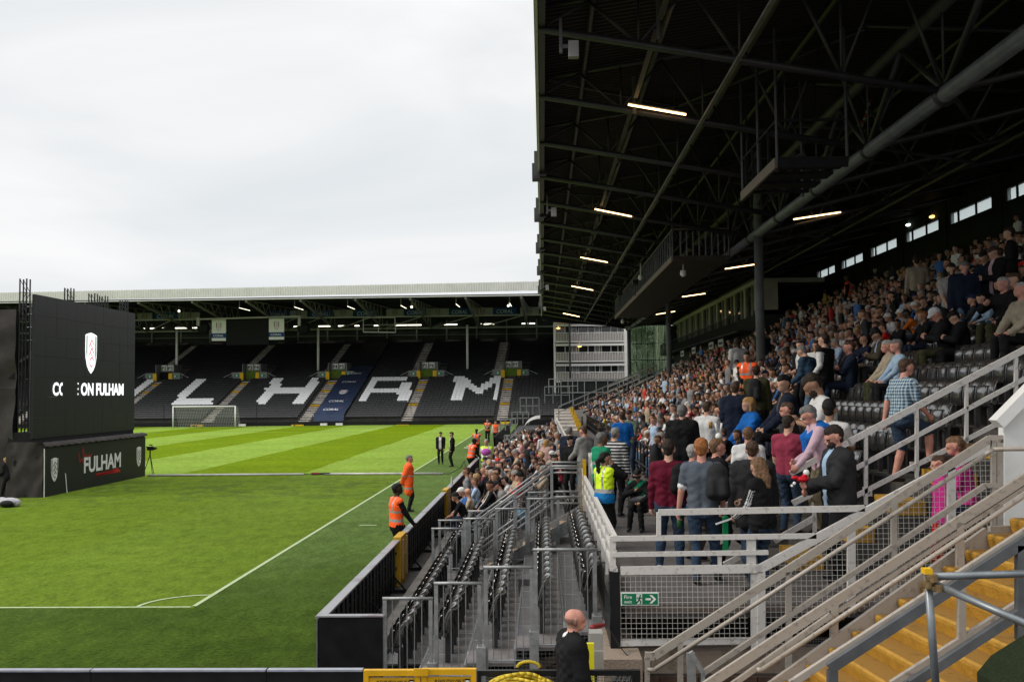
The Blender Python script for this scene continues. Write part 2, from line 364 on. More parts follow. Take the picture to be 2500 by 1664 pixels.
# back wall ribs and lights
for k in range(15):
    x = -1.5 - 4.6 * k
    c = MB(); c.box(x - .1, x + .1, YB - .25, YB, ZB, 14.9); c.build('wall_post', mat('back_post', (.16, .17, .165), .6, var=.2), stand)
br = MB(); br.box(FX0, FX1, YB - .12, YB - .05, 12.6, 12.7); br.box(FX0, FX1, YB - .4, YB - .2, 13.55, 13.7); br.build('wall_rail', mat('back_post', (.15, .17, .165)), stand)
lamp_w = mat('lit_lamp', (.9, .9, .8), .5, emit=(1.0, .95, .75), estr=2.2)
xs = [1190, 1100, 1012, 950 + 28, 920, 870, 832, 790, 720, 745, 660, 600, 560, 510, 470, 436, 395, 365, 340, 1290]
for i, px in enumerate(xs):
    q = FM.inverted() @ P(px, 790, 119.6 + YB - 1.0); w = 1.0 if i < 4 or px > 1250 else random.choice((.35, .5, .9))
    l = MB(); l.box(q.x - w, q.x + w, YB - 1.25, YB - 1.0, 14.05, 14.2, 0); l.box(q.x - w * 1.05, q.x + w * 1.05, YB - 1.28, YB - .97, 14.2, 14.3, 1)
    solo(l.xf(FM), 'strip_light', [lamp_w, m_galv], 'lit strip light under the far roof, %s from the right end of the row' % ORD[sorted(xs, reverse=True).index(px)], 'strip light', 'strip lights along the back of the far stand')
# floodlit fittings close to the trusses
for px, py, d, ds in ((437, 759, 128, 'bright lamp on the far roof truss beside the left blue banner'), (1005, 749, 126, 'bright lamp on the far roof truss in front of the middle banners'), (1241, 746, 126, 'bright lamp on the far roof near its right end')):
    p = P(px, py, d); l = MB(); l.ball(p, .16, 0); l.tube(p, p + Vector((0, 0, .9)), .03, 5, 1)
    solo(l, 'flood_lamp', [lamp_w, m_galv], ds, 'lamp', 'lamps on the far roof trusses', True)
for ti_, (x, y0) in enumerate(((-4.0, 3), (-10.6, 3), (-17.6, 4), (-24.3, 4), (-31.0, 4), (-38, 4))):
    l = MB()
    l.box(x - .035, x + .035, y0, y0 + 4.2, 14.62, 14.67); l.box(x - .03, x + .03, y0, y0 + .1, 14.7, 15.6, 1)
    solo(l.xf(FM), 'truss_light', [lamp_w, m_galv], 'slim lit lamp beside the far roof truss, %s from the right end' % ORD[ti_], 'lamp', 'slim lamps beside the far trusses')
for (x, y0) in () and ((-24.3, 4), (-31.0, 4), (-17.6, 4), (-38, 4), (-10.6, 3), (-4.0, 3)):
    l = MB()
    for k in range(2): l.box(x - .06, x + .06, y0 + k * 4, y0 + k * 4 + 1.6, 14.75 - k * .3, 14.85 - k * .3)
    solo(l.xf(FM), 'truss_light', [lamp_w], 'slim lit lamp pair beside the far roof truss %.0f m from the right end' % (FX1 - x), 'lamp', 'slim lamps beside the far trusses')

# vomitories with signs, aisles between seat blocks
VX = []
for px in (402, 614.5, 824, 1045, 1249): VX.append((FM.inverted() @ P(px, 910, 137)).x)
VX.append(VX[0] - 11.9); VX.append(VX[0] - 23.8); VX.append(VX[0] - 35.7)
AISLE_LOW = [x - .3 for x in VX]; AISLE_UP = [x - 1.9 for x in VX]
m_step = mat('aisle_step', (.50, .46, .42), .8, var=.25, scale=1.5)
m_grey_panel = mat('grey_panel', (.20, .21, .205), .6, var=.15, scale=2)
m_lime = mat('lit_concourse_leaves', (.06, .10, .015), .7, var=.6, scale=2.5, emit=(.35, .6, .05), estr=.03)  # faint glow added so the leaves in the openings look lit
m_sign_w = mat('sign_white', (.7, .7, .7), .5); m_sign_bk = mat('sign_black_ink', (.01, .01, .01), .5); m_green = mat('exit_green', (.01, .22, .10), .5)
names = ['P2', 'P3', 'P4', 'P5', 'P6', 'P7']
for i, x in enumerate(VX):
    lo, up = AISLE_LOW[i], AISLE_UP[i]
    for k in range(24):
        r = k; y = r * RUN; z = .45 + r * RISE
        if 20 <= r: break
        s = MB(); s.box(lo - .62, lo + .62, y, y + RUN * .97, z - .2, z + .012); s.box(lo - .62, lo + .62, y + .02, y + RUN * .5, z, z + RISE * .5)
        s.build('aisle_step', m_yel if r in (7, 14, 18) else m_step, stand)
    for r in range(25, NR, 1):
        y = r * RUN; z = .45 + r * RISE
        s = MB(); s.box(up - .6, up + .6, y, y + RUN * .55, z - .15, z + RISE * .45); s.build('aisle_step', m_step, stand)
    if i > 4: continue
    # the opening
    z0 = .45 + 20 * RISE; y0 = 20 * RUN
    t = thing('vomitory', 'grey walled entrance in the far stand under the %s and %s signs' % (names[i], names[i + 1]), 'stand entrance', FM @ Vector((x, y0, z0)), FA, 'entrances in the far stand')
    w = MB(); w.box(-2.5, -1.1, -.1, .05, 0, 1.15); w.box(-2.5, -2.4, .05, 3.5, 0, 1.15); w.build('side_wall', m_grey_panel, t); w = MB(); w.box(1.1, 2.4, -.1, .05, 0, 1.15); w.box(2.3, 2.4, .05, 3.5, 0, 1.15); w.build('side_wall', m_grey_panel, t)
    h = MB(); h.box(-1.1, 1.5, 1.5, 1.65, 1.35, 2.3); h.box(-1.1, -1.02, .05, 3, 0, 2.3); h.box(1.42, 1.5, .05, 3, 0, 2.3); h.build('lintel', m_steel_gr, t)
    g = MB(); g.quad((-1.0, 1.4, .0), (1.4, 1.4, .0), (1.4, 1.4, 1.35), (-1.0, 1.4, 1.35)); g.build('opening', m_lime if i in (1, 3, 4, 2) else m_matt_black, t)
    for sx in (-1.1, 1.1):
        b = MB(); b.box(sx - .25, sx + .25, -.28, -.11, .05, 1.1); b.build('yellow_barrier_end', m_yel, t)
    sg = MB(); sg.box(-.75, .0, 1.3, 1.4, 1.5, 2.25, 0); sg.box(.15, .9, 1.3, 1.4, 1.5, 2.25, 0)
    put_text(sg, names[i], (-.70, 1.29, 1.62), (1, 0, 0), (0, 0, 1), .45, 1, width=.62, offset=.02); put_text(sg, names[i + 1], (.2, 1.29, 1.62), (1, 0, 0), (0, 0, 1), .45, 1, width=.62, offset=.02)
    sg.build('block_sign', [m_sign_w, m_sign_bk], t)
    for sx in (-1.75, 1.75):
        e = MB(); e.box(sx - .35, sx + .35, -.14, -.11, .55, .85, 0); e.box(sx - .15, sx + .05, -.15, -.14, .6, .8, 1); e.build('exit_sign', [m_green, m_sign_w], t)
    rl = MB()
    for s in (-1, 1):
        rl.beam((s * 2.5, -.1, 1.0), (s * 4.2, -.1, .2), .05); rl.beam((s * 2.5, -.1, .6), (s * 4.0, -.1, -.1), .05); rl.beam((s * 4.2, -.1, .2), (s * 4.2, -.1, -.5), .05)
    rl.build('handrail', m_galv, t)

# --- seats of the far stand: real geometry, far past 300, joined
U = np.array([(0, 0, 0)])
def seat_block_arrays(pos, w=.44):
    """pos (n,3): row floor points; returns merged verts, faces for tip-up seats facing -Y"""
    bx = [(-w / 2, .50, .38), (w / 2, .50, .38), (w / 2, .56, .82), (-w / 2, .56, .82),   # backrest front
          (-w / 2, .62, .80), (w / 2, .62, .80), (-w / 2, .36, .46), (w / 2, .36, .46), (-w / 2, .46, .34), (w / 2, .46, .34), (w / 2, .38, .74), (-w / 2, .38, .74), (w / 2, .46, .72), (-w / 2, .46, .72)]
    fc = [(0, 1, 2, 3), (3, 2, 5, 4), (6, 7, 10, 11), (11, 10, 12, 13), (8, 9, 7, 6)]
    b = np.array(bx); n = len(pos); V = (pos[:, None, :] + b[None]).reshape(-1, 3)
    Fc = (np.array(fc)[None] + (np.arange(n) * len(bx))[:, None, None]).reshape(-1, 4)
    return V, Fc
def fast_mesh(name, V, Fq, mats, smooth=False, mi=None):
    me = bpy.data.meshes.new(name); me.vertices.add(len(V)); me.vertices.foreach_set('co', np.asarray(V, np.float32).ravel())
    k = Fq.shape[1]; me.loops.add(len(Fq) * k); me.polygons.add(len(Fq)); me.loops.foreach_set('vertex_index', np.asarray(Fq, np.int32).ravel())
    me.polygons.foreach_set('loop_start', np.arange(0, len(Fq) * k, k, dtype=np.int32))
    if smooth: me.polygons.foreach_set('use_smooth', np.ones(len(Fq), bool))
    for m in (mats if isinstance(mats, (list, tuple)) else [mats]): me.materials.append(m)
    if mi is not None: me.polygons.foreach_set('material_index', np.asarray(mi, np.int32))
    me.update(calc_edges=True); me.validate(); return me
# letters spelt with white seats, measured on the photograph (rows 9..25)
def letter_mask(px, py):
    L = []
    def inseg(ax, ay, bx_, by, hw):   # slanted bar between two image points, half width hw
        t = (py - ay) / (by - ay) if by != ay else 0
        if not (min(ay, by) <= py <= max(ay, by)): return False
        return abs(px - (ax + (bx_ - ax) * t)) <= hw
    # U (right limb) | L | H | A | M
    if inseg(322, 966, 366, 929, 11): return True
    if inseg(430, 986, 486, 928, 12): return True
    if 418 <= px <= 519 and 975 <= py <= 987: return px > 418 + (987 - py) * .9 and px < 526 - (987 - py) * -.2
    if inseg(637, 985, 682, 925, 13) or inseg(730, 985, 770, 924, 12): return True
    if 645 <= px <= 756 and 948 <= py <= 962: return True
    if inseg(882, 981, 912, 925, 8) or inseg(978, 981, 996, 935, 14): return True
    if 888 <= px <= 990 and 949 <= py <= 961: return True
    if 905 <= px <= 994 and 920 <= py <= 930: return (px - 905) > (924 - py) * 3 and px < 994
    if inseg(1112, 978, 1126, 918, 13) or inseg(1218, 978, 1225, 918, 14): return True
    if 1120 <= px <= 1168 and 918 <= py <= 962:
        c = 922 + (px - 1120) * .68; return abs(py - c) < 9
    if 1168 < px <= 1215 and 918 <= py <= 962:
        c = 955 - (px - 1168) * .70; return abs(py - c) < 9
    return False
def to_px(w):
    l = CR.transposed() @ (Vector(w) - CAMPOS); return CX - F * l.x / l.z, CY + F * l.y / l.z
# covering banner limits (local x by row)
BAN = []
def ban_x(r):
    return -27.9 + .0 * r
blk, wht = [], []
banL = (FM.inverted() @ P(764, 1035, 119.9)).x; banR = (FM.inverted() @ P(838, 1037, 119.9)).x
for r in range(NR):
    y = r * RUN; z = .45 + r * RISE
    x = FX0 + .4
    while x < FX1 - .3:
        x += .485
        ok = True
        for lo in (AISLE_LOW if r < 20 else []):
            if abs(x - lo) < .85: ok = False
        if r >= 25:
            for up in AISLE_UP:
                if abs(x - up) < .85: ok = False
        if 19 <= r < 26:
            for v in VX:
                if -2.6 < x - v < 2.6: ok = False
        if banL - .1 < x < banR + .1: ok = False
        if not ok: continue
        pw = FM @ Vector((x, y + .5, z + .6)); px, py = to_px(pw)
        (wht if (6 <= r <= 25 and letter_mask(px, py)) else blk).append((x + random.uniform(-.01, .01), y + .12, z))
for arr, nm, m, lb in ((blk, 'black_seats', m_black_far, ''), (wht, 'white_seats', m_white_far, '')):
    V, Fq = seat_block_arrays(np.array(arr)); me = fast_mesh(nm, V, Fq, m); o = link(nm, me, stand); o['kind'] = 'stuff'
# covering banner down the seats
bn = MB(); m_navy = mat('navy_banner_cloth', (.022, .035, .075), .7, var=.2, scale=1.5); m_bwhite = mat('banner_white_ink', (.6, .62, .66), .6); m_red_ink = mat('red_ink', (.55, .02, .03), .5)
m_bshade = mat('banner_cloth_in_shade', (.012, .014, .018), .8, var=.3, scale=2)  # banner cloth with the roof's shade painted in
banw = banR - banL
def bpt(u, r): return FM @ Vector((banL + u * banw, r * RUN + .35, .45 + r * RISE + .9))
prev = None
for r in range(0, NR, 1):
    for k in range(6):
        sag = lambda u, r: -.06 * math.sin(u * 9 + r * 1.3)
        a, b = k / 6, (k + 1) / 6
        p = [bpt(a, r) + Vector((0, 0, sag(a, r))), bpt(b, r) + Vector((0, 0, sag(b, r))), bpt(b, r + 1) + Vector((0, 0, sag(b, r + 1))), bpt(a, r + 1) + Vector((0, 0, sag(a, r + 1)))]
        bn.quad(*p, 0 if r < 24 else 3)  # upper rows use the cloth darkened for shade
a, b = bpt(0, 0), bpt(1, 0); bn.quad(a - Vector((.0, .5, .85)), b - Vector((0, .5, .85)), b, a, 0)
ux = (bpt(1, 0) - bpt(0, 0)).normalized(); uz = (bpt(0, 10) - bpt(0, 0)).normalized(); nn = ux.cross(uz)
for r, hh in ((1.2, .5), (5.0, .5), (14.5, .42), (19, .42)):
    w = put_text(bn, 'CORAL', bpt(.22, r) + nn * .12, ux, uz, hh * 1.5, 1, width=banw * .52, offset=.01, shear=.15)
    put_text(bn, '®', bpt(.76, r + .8) + nn * .12, ux, uz, hh * .5, 2)
crest(bn, bpt(.5, 9.7) + nn * .1, ux, uz, 1.7, nn, 1, 1, 0, 2, True)
solo(bn, 'seat_banner', [m_navy, m_bwhite, m_red_ink, m_bshade], 'long navy banner with white lettering laid over the far stand seats', 'banner')
# row of hanging banners under the far roof
m_coral = mat('blue_banner', (.012, .055, .19), .6, var=.15, scale=2); m_gb = mat('grey_banner', (.30, .31, .29), .6, var=.15, scale=2)
m_inkdk = mat('dark_ink', (.02, .02, .02), .5)
ban_list = [(378, 434, 'c'), (1097, 1150, 'c'), (1206, 1262, 'c'), (866, 921, 'c'), (757, 812, 'c'), (988, 1041, 'c'), (655, 705, 'c'), (336, 372, 's'), (436, 488, 's'), (815, 862, 's'), (943, 986, 's'), (1042, 1096, 's'), (1152, 1204, 's'), (1270, 1316, 's'), (708, 750, 's')]
for j, (x0, x1, kd) in enumerate(sorted(ban_list)):
    D = 139.5; a = P(x0, 780, D); b = P(x1, 780, D); zt = P(x0, 764 - (x0 - 330) * .0155, D).z; zb = zt - 1.12
    g = MB(); g.box(a.x, b.x, D - .06, D, zb, zt, 0); cx = (a.x + b.x) / 2
    if kd == 'c': put_text(g, 'CORAL', (a.x + .35, D - .075, zb + .33), (1, 0, 0), (0, 0, 1), .52, 1, width=(b.x - a.x) * .72, offset=.012, shear=.2)
    else: crest(g, (cx, D - .07, (zb + zt) / 2), (1, 0, 0), (0, 0, 1), .98, (0, -1, 0), 2, 0, 2, 3)
    if kd == 'c': mm = [m_coral, mat('banner_pale_ink', (.42, .46, .5), .5)]; lb = 'blue CORAL banner under the far roof, %s banner from the left' % ORD[j]
    else: mm = [m_gb, m_sign_w, m_inkdk, mat('dull_red', (.3, .02, .02), .5)]; lb = 'grey crest banner under the far roof, %s banner from the left' % ORD[j]
    solo(g, 'hanging_banner', mm, lb, 'banner', 'row of banners under the far roof')
# big scoreboard recess with two club banners, white beam above
D = 130.0
a = P(553, 842, D); b = P(656, 775, D); sc = MB(); sc.box(a.x, b.x, D, D + .5, a.z, b.z); solo(sc, 'dark_scoreboard', [m_matt_black], 'blank black scoreboard hanging under the far roof between two white banners', 'scoreboard')
for (x0, x1, y0, y1, sd_) in ((517.5, 552, 779, 832, 'left'), (657, 694, 777, 829, 'right')):
    a = P(x0, y1, D); b = P(x1, y0, D); g = MB(); W_, H_ = b.x - a.x, b.z - a.z
    g.box(a.x, b.x, D - .1, D - .02, a.z, b.z, 0); g.box(a.x, b.x, D - .115, D - .1, a.z + H_ * .13, a.z + H_ * .35, 1)
    put_text(g, 'CORAL', (a.x + W_ * .12, D - .13, a.z + H_ * .19), (1, 0, 0), (0, 0, 1), H_ * .1, 0, width=W_ * .72, offset=.01)
    crest(g, ((a.x + b.x) / 2, D - .11, a.z + H_ * .66), (1, 0, 0), (0, 0, 1), H_ * .40, (0, -1, 0), 2, 0, 2, 3)
    solo(g, 'club_banner', [m_sign_w, m_coral, m_inkdk, m_red_ink], 'white crest banner with a blue CORAL band, %s of the blank scoreboard' % sd_, 'banner', 'white banners beside the scoreboard')
bmr = MB(); bmr.beam(P(483, 779, D - 1), P(735, 772, D - 1), .18); bmr.beam(P(483, 779, D - 1), P(530, 797, D + 6), .12); bmr.beam(P(735, 772, D - 1), P(690, 790, D + 6), .12)
for px in (484, 731): bmr.beam(P(px, 775, D - 1), P(px, 795, D - 1), .35)
for px, pz in ((497, 800), (742, 800)): bmr.ball(P(px, pz, D), .9, 1)
solo(bmr, 'scoreboard_beam', [mat('pale_purlin', (.3, .3, .28)), m_matt_black], 'long pale beam with black speakers at its ends above the blank scoreboard', 'beam')
# empty hanging frame
fr = MB(); A = [P(887, 775, D), P(964, 775, D), P(966, 811, D), P(887, 810, D)]
for i in range(4): fr.beam(A[i], A[(i + 1) % 4], .16 if i == 2 else .1)
fr.beam(P(924, 792, D), P(924, 810, D), .08); fr.beam(P(887, 793, D), P(964, 792, D), .05)
solo(fr, 'hanging_rack', [mat('pale_purlin', (.3, .3, .28))], 'empty pale rectangular frame hanging under the far roof', 'frame')
# yellow boxes on the hoarding
for px, w in ((465, 29), (711, 29), (968, 30), (1221, 24)):
    a = P(px, 1044, 118.9); b = P(px + w, 1036 if px < 1200 else 1029, 118.9); g = MB(); g.box(a.x, b.x, 118.9, 119.2, max(a.z, 0), b.z, 0)
    if px < 1200:
        g.ball(((a.x + (b.x - a.x) * .28), 118.88, (a.z + b.z) / 2), .17, 1, sc=(1, .1, 1)); g.box(a.x + (b.x - a.x) * .45, a.x + (b.x - a.x) * .58, 118.88, 118.9, a.z + .08, b.z - .1, 1)
    k = {465: 'behind the goal net', 711: 'between the goal and the navy banner', 968: 'right of the navy banner', 1221: 'by the far corner steps'}[px]
    solo(g, 'yellow_advert_box', [m_yel, m_sign_bk], 'yellow hoarding box at the far stand foot %s' % k, 'hoarding', 'yellow boxes on the far hoarding')
for px in (583, 768 + 14, 820):
    a = P(px, 1042, 119.1); g = MB(); g.box(a.x, a.x + .8, 119.0, 119.3, .02, .28)
    solo(g, 'white_box', [m_white], 'small white box on the far hoarding line %s' % ('right of the goal' if px == 583 else 'under the %s side of the navy banner' % ('left' if px < 800 else 'right')), 'box')

# goal
gl = thing('football_goal', 'white goal with a net standing at the far goal line', 'goal', P(498, 1043.5, 116.15))
gx = gl.location.x; gl.location.z = 0
w2 = 3.66; gp = MB(); gp.tube((-w2, 0, 0), (-w2, 0, 2.44), .07); gp.tube((w2, 0, 0), (w2, 0, 2.44), .07); gp.tube((-w2 - .06, 0, 2.44), (w2 + .06, 0, 2.44), .07); gp.build('goal_frame', m_white, gl, True)
nm = MB(); wr = .012
def net_wire(a, b): nm.beam(a, b, wr * 2)
for i in range(38):
    x = -w2 + i * (2 * w2 / 37); pts = [(x, 0, 2.4), (x, .9, 2.33 - .25 * math.sin(math.pi * i / 37) * .5), (x, 2.0, 0.02)]
    net_wire(pts[0], pts[1]); net_wire(pts[1], pts[2])
for k in range(14):
    t = k / 13; net_wire((-w2, .9 + 1.1 * t, 2.33 - 2.3 * t), (w2, .9 + 1.1 * t, 2.33 - 2.3 * t))
    for s in (-w2, w2): net_wire((s, 0, 2.4 - 2.35 * t), (s, .9 + 1.1 * t, 2.33 - 2.28 * t))
nm.build('net', mat('net_cord', (.45, .45, .45), .8), gl)
sp_ = MB(); sp_.tube((w2 + 1.9, 2.2, 0), (w2 + 1.9, 2.2, 2.6), .04); sp_.tube((w2 + 1.9, 2.2, 2.6), (w2, 0, 2.4), .015); sp_.tube((-w2 - 1.9, 2.2, 0), (-w2 - 1.9, 2.2, 2.6), .04); sp_.tube((-w2 - 1.9, 2.2, 2.6), (-w2, 0, 2.4), .015)
sp_.build('net_post', m_black, gl)
# ================================================================== PEOPLE: one continuous body grown from tapered limbs
def surf_net(v, org, h):
    s = v < 0; nx, ny, nz = v.shape
    c = [s[i:nx-1+i, j:ny-1+j, k:nz-1+k] for i in (0, 1) for j in (0, 1) for k in (0, 1)]
    cnt = np.zeros(c[0].shape, np.int8)
    for q in c: cnt += q
    act = (cnt > 0) & (cnt < 8); I = np.argwhere(act); idx = -np.ones(act.shape, np.int64); idx[act] = np.arange(len(I))
    cv = {(i, j, k): v[I[:, 0]+i, I[:, 1]+j, I[:, 2]+k] for i in (0, 1) for j in (0, 1) for k in (0, 1)}
    acc = np.zeros((len(I), 3)); n = np.zeros(len(I))
    for ax in range(3):
        for a in (0, 1):
            for b in (0, 1):
                p0 = [0, 0, 0]; p0[(ax+1) % 3] = a; p0[(ax+2) % 3] = b; p1 = list(p0); p1[ax] = 1
                v0, v1 = cv[tuple(p0)], cv[tuple(p1)]; m = (v0 < 0) != (v1 < 0)
                t = np.where(m, v0 / np.where(m, v0 - v1, 1), 0); pt = np.tile(np.array(p0, float), (len(I), 1)); pt[:, ax] = t
                acc[m] += pt[m]; n[m] += 1
    V = (I + acc / n[:, None]) * h + org
    Fs = []
    for ax in range(3):
        sl0 = [slice(None)] * 3; sl1 = [slice(None)] * 3; sl0[ax] = slice(0, -1); sl1[ax] = slice(1, None)
        a, b = s[tuple(sl0)], s[tuple(sl1)]; E = np.argwhere(a != b); o1, o2 = (ax+1) % 3, (ax+2) % 3
        E = E[(E[:, o1] > 0) & (E[:, o2] > 0) & (E[:, o1] < idx.shape[o1]) & (E[:, o2] < idx.shape[o2])]
        fl = a[E[:, 0], E[:, 1], E[:, 2]]
        def g(d1, d2):
            q = E.copy(); q[:, o1] -= d1; q[:, o2] -= d2; return idx[q[:, 0], q[:, 1], q[:, 2]]
        Q = np.stack([g(1, 1), g(0, 1), g(0, 0), g(1, 0)], 1); Q[~fl] = Q[~fl][:, ::-1]; Fs.append(Q)
    Fq = np.concatenate(Fs); Fq = Fq[(Fq >= 0).all(1)]
    return V, Fq
def grow(prims, h, k=.018, mats=False):
    """prims: (a, b, ra, rb, region, (sx,sy,sz) or None). smooth union of round cones on a grid"""
    lo = np.array([1e9]*3); hi = -lo
    for a, b, ra, rb, *_ in prims:
        R = max(ra, rb) + 3*h
        for p in (a, b): lo = np.minimum(lo, np.array(p)-R); hi = np.maximum(hi, np.array(p)+R)
    n = np.ceil((hi-lo)/h).astype(int)+1
    v = np.full(n, .5, np.float32); M = np.zeros(n, np.int8); best = np.full(n, .5, np.float32)
    for a, b, ra, rb, reg, *ex in prims:
        a = np.array(a, float); b = np.array(b, float); R = max(ra, rb) + 3*h + k
        i0 = np.maximum(((np.minimum(a, b)-R-lo)/h).astype(int), 0); i1 = np.minimum(((np.maximum(a, b)+R-lo)/h).astype(int)+2, n)
        X = (lo[0]+h*np.arange(i0[0], i1[0]))[:, None, None]; Y = (lo[1]+h*np.arange(i0[1], i1[1]))[None, :, None]; Z = (lo[2]+h*np.arange(i0[2], i1[2]))[None, None, :]
        ab = b-a; L = ab @ ab
        t = np.clip(((X-a[0])*ab[0]+(Y-a[1])*ab[1]+(Z-a[2])*ab[2])/L, 0, 1) if L > 1e-9 else 0*(X+Y+Z)
        dx, dy, dz = X-a[0]-t*ab[0], Y-a[1]-t*ab[1], Z-a[2]-t*ab[2]
        sc = ex[0] if ex and ex[0] else (1, 1, 1)
        d = np.sqrt((dx/sc[0])**2+(dy/sc[1])**2+(dz/sc[2])**2) - (ra+(rb-ra)*t); d = d*min(sc)
        sl = (slice(i0[0], i1[0]), slice(i0[1], i1[1]), slice(i0[2], i1[2])); o = v[sl]
        hh = np.clip(.5+.5*(o-d)/k, 0, 1); nv = o*(1-hh)+d*hh-k*hh*(1-hh)
        v[sl] = nv; bs = best[sl]; m = d < bs; M[sl] = np.where(m, reg, M[sl]); best[sl] = np.where(m, d, bs)
    return v, lo, M
def ik(a, c, l1, l2, hint):
    a = Vector(a); c = Vector(c); d = c-a; L = d.length; mx = (l1+l2)*.995
    if L > mx: c = a+d*(mx/L); d = c-a; L = mx
    u = d/L; x = (l1*l1-l2*l2+L*L)/(2*L); hh = math.sqrt(max(l1*l1-x*x, 0)); hv = Vector(hint); hv = (hv-u*hv.dot(u)).normalized()
    return a+u*x+hv*hh, c
POSE0 = dict(pel=(0, 0, .93), lean=(0, 0, 0), hy=0, hp=0, hl=(-.27, .06, .80), hr=(.27, .06, .80), fl=(-.10, 0, .085), fr=(.10, 0, .085), kl=(0, 1, 0), kr=(0, 1, 0), el=(-.4, -1, -.2), er=(.4, -1, -.2), tf=(0, 1, 0))
def skeleton(po, fem=False, fat=0.0):
    p = dict(POSE0); p.update(po); pel = Vector(p['pel']); ln = Vector(p['lean'])
    up = (Vector((0, 0, 1)) + ln).normalized(); tw = p.get('twist', 0); sx = Vector((math.cos(tw), math.sin(tw), 0)); sx = (sx-up*sx.dot(up)).normalized()
    chest = pel+up*.30; neck = pel+up*.52; sh = .165 if fem else .185
    J = dict(pel=pel, chest=chest, neck=neck, up=up, sx=sx, fwd=up.cross(sx))
    fw = up.cross(sx)
    for s, q in ((-1, 'l'), (1, 'r')):
        S = neck+sx*(s*sh)-up*.055; H = pel+Vector((s*.095, 0, -.02)) if 'hipx' not in p else pel+Vector((s*.095, 0, 0))
        el, ha = ik(S, p['h'+q], .285, .255, p['e'+q]); kn, ft = ik(H, p['f'+q], .43, .425, p['k'+q])
        J['S'+q] = S; J['E'+q] = el; J['H'+q] = ha; J['P'+q] = H; J['K'+q] = kn; J['F'+q] = ft
    hy, hp = p['hy'], p['hp']
    hd = (fw*math.cos(hy)*math.cos(hp)-sx*math.sin(hy)*math.cos(hp)-up*math.sin(hp)).normalized(); hs = hd.cross(up).normalized(); hu = hs.cross(hd).normalized()
    nt_ = neck+up*.03+fw*.01; J['hc'] = nt_+up*.10+hu*.035+hd*.025; J['hd'], J['hs'], J['hu'] = hd, hs, hu; J['tf'] = Vector(p['tf']).normalized(); J['fing'] = p.get('fing', None)
    J['footdir'] = p.get('footdir', {})
    return J
SK, HR, TP, TR, SHO, HND = 0, 1, 2, 3, 4, 0
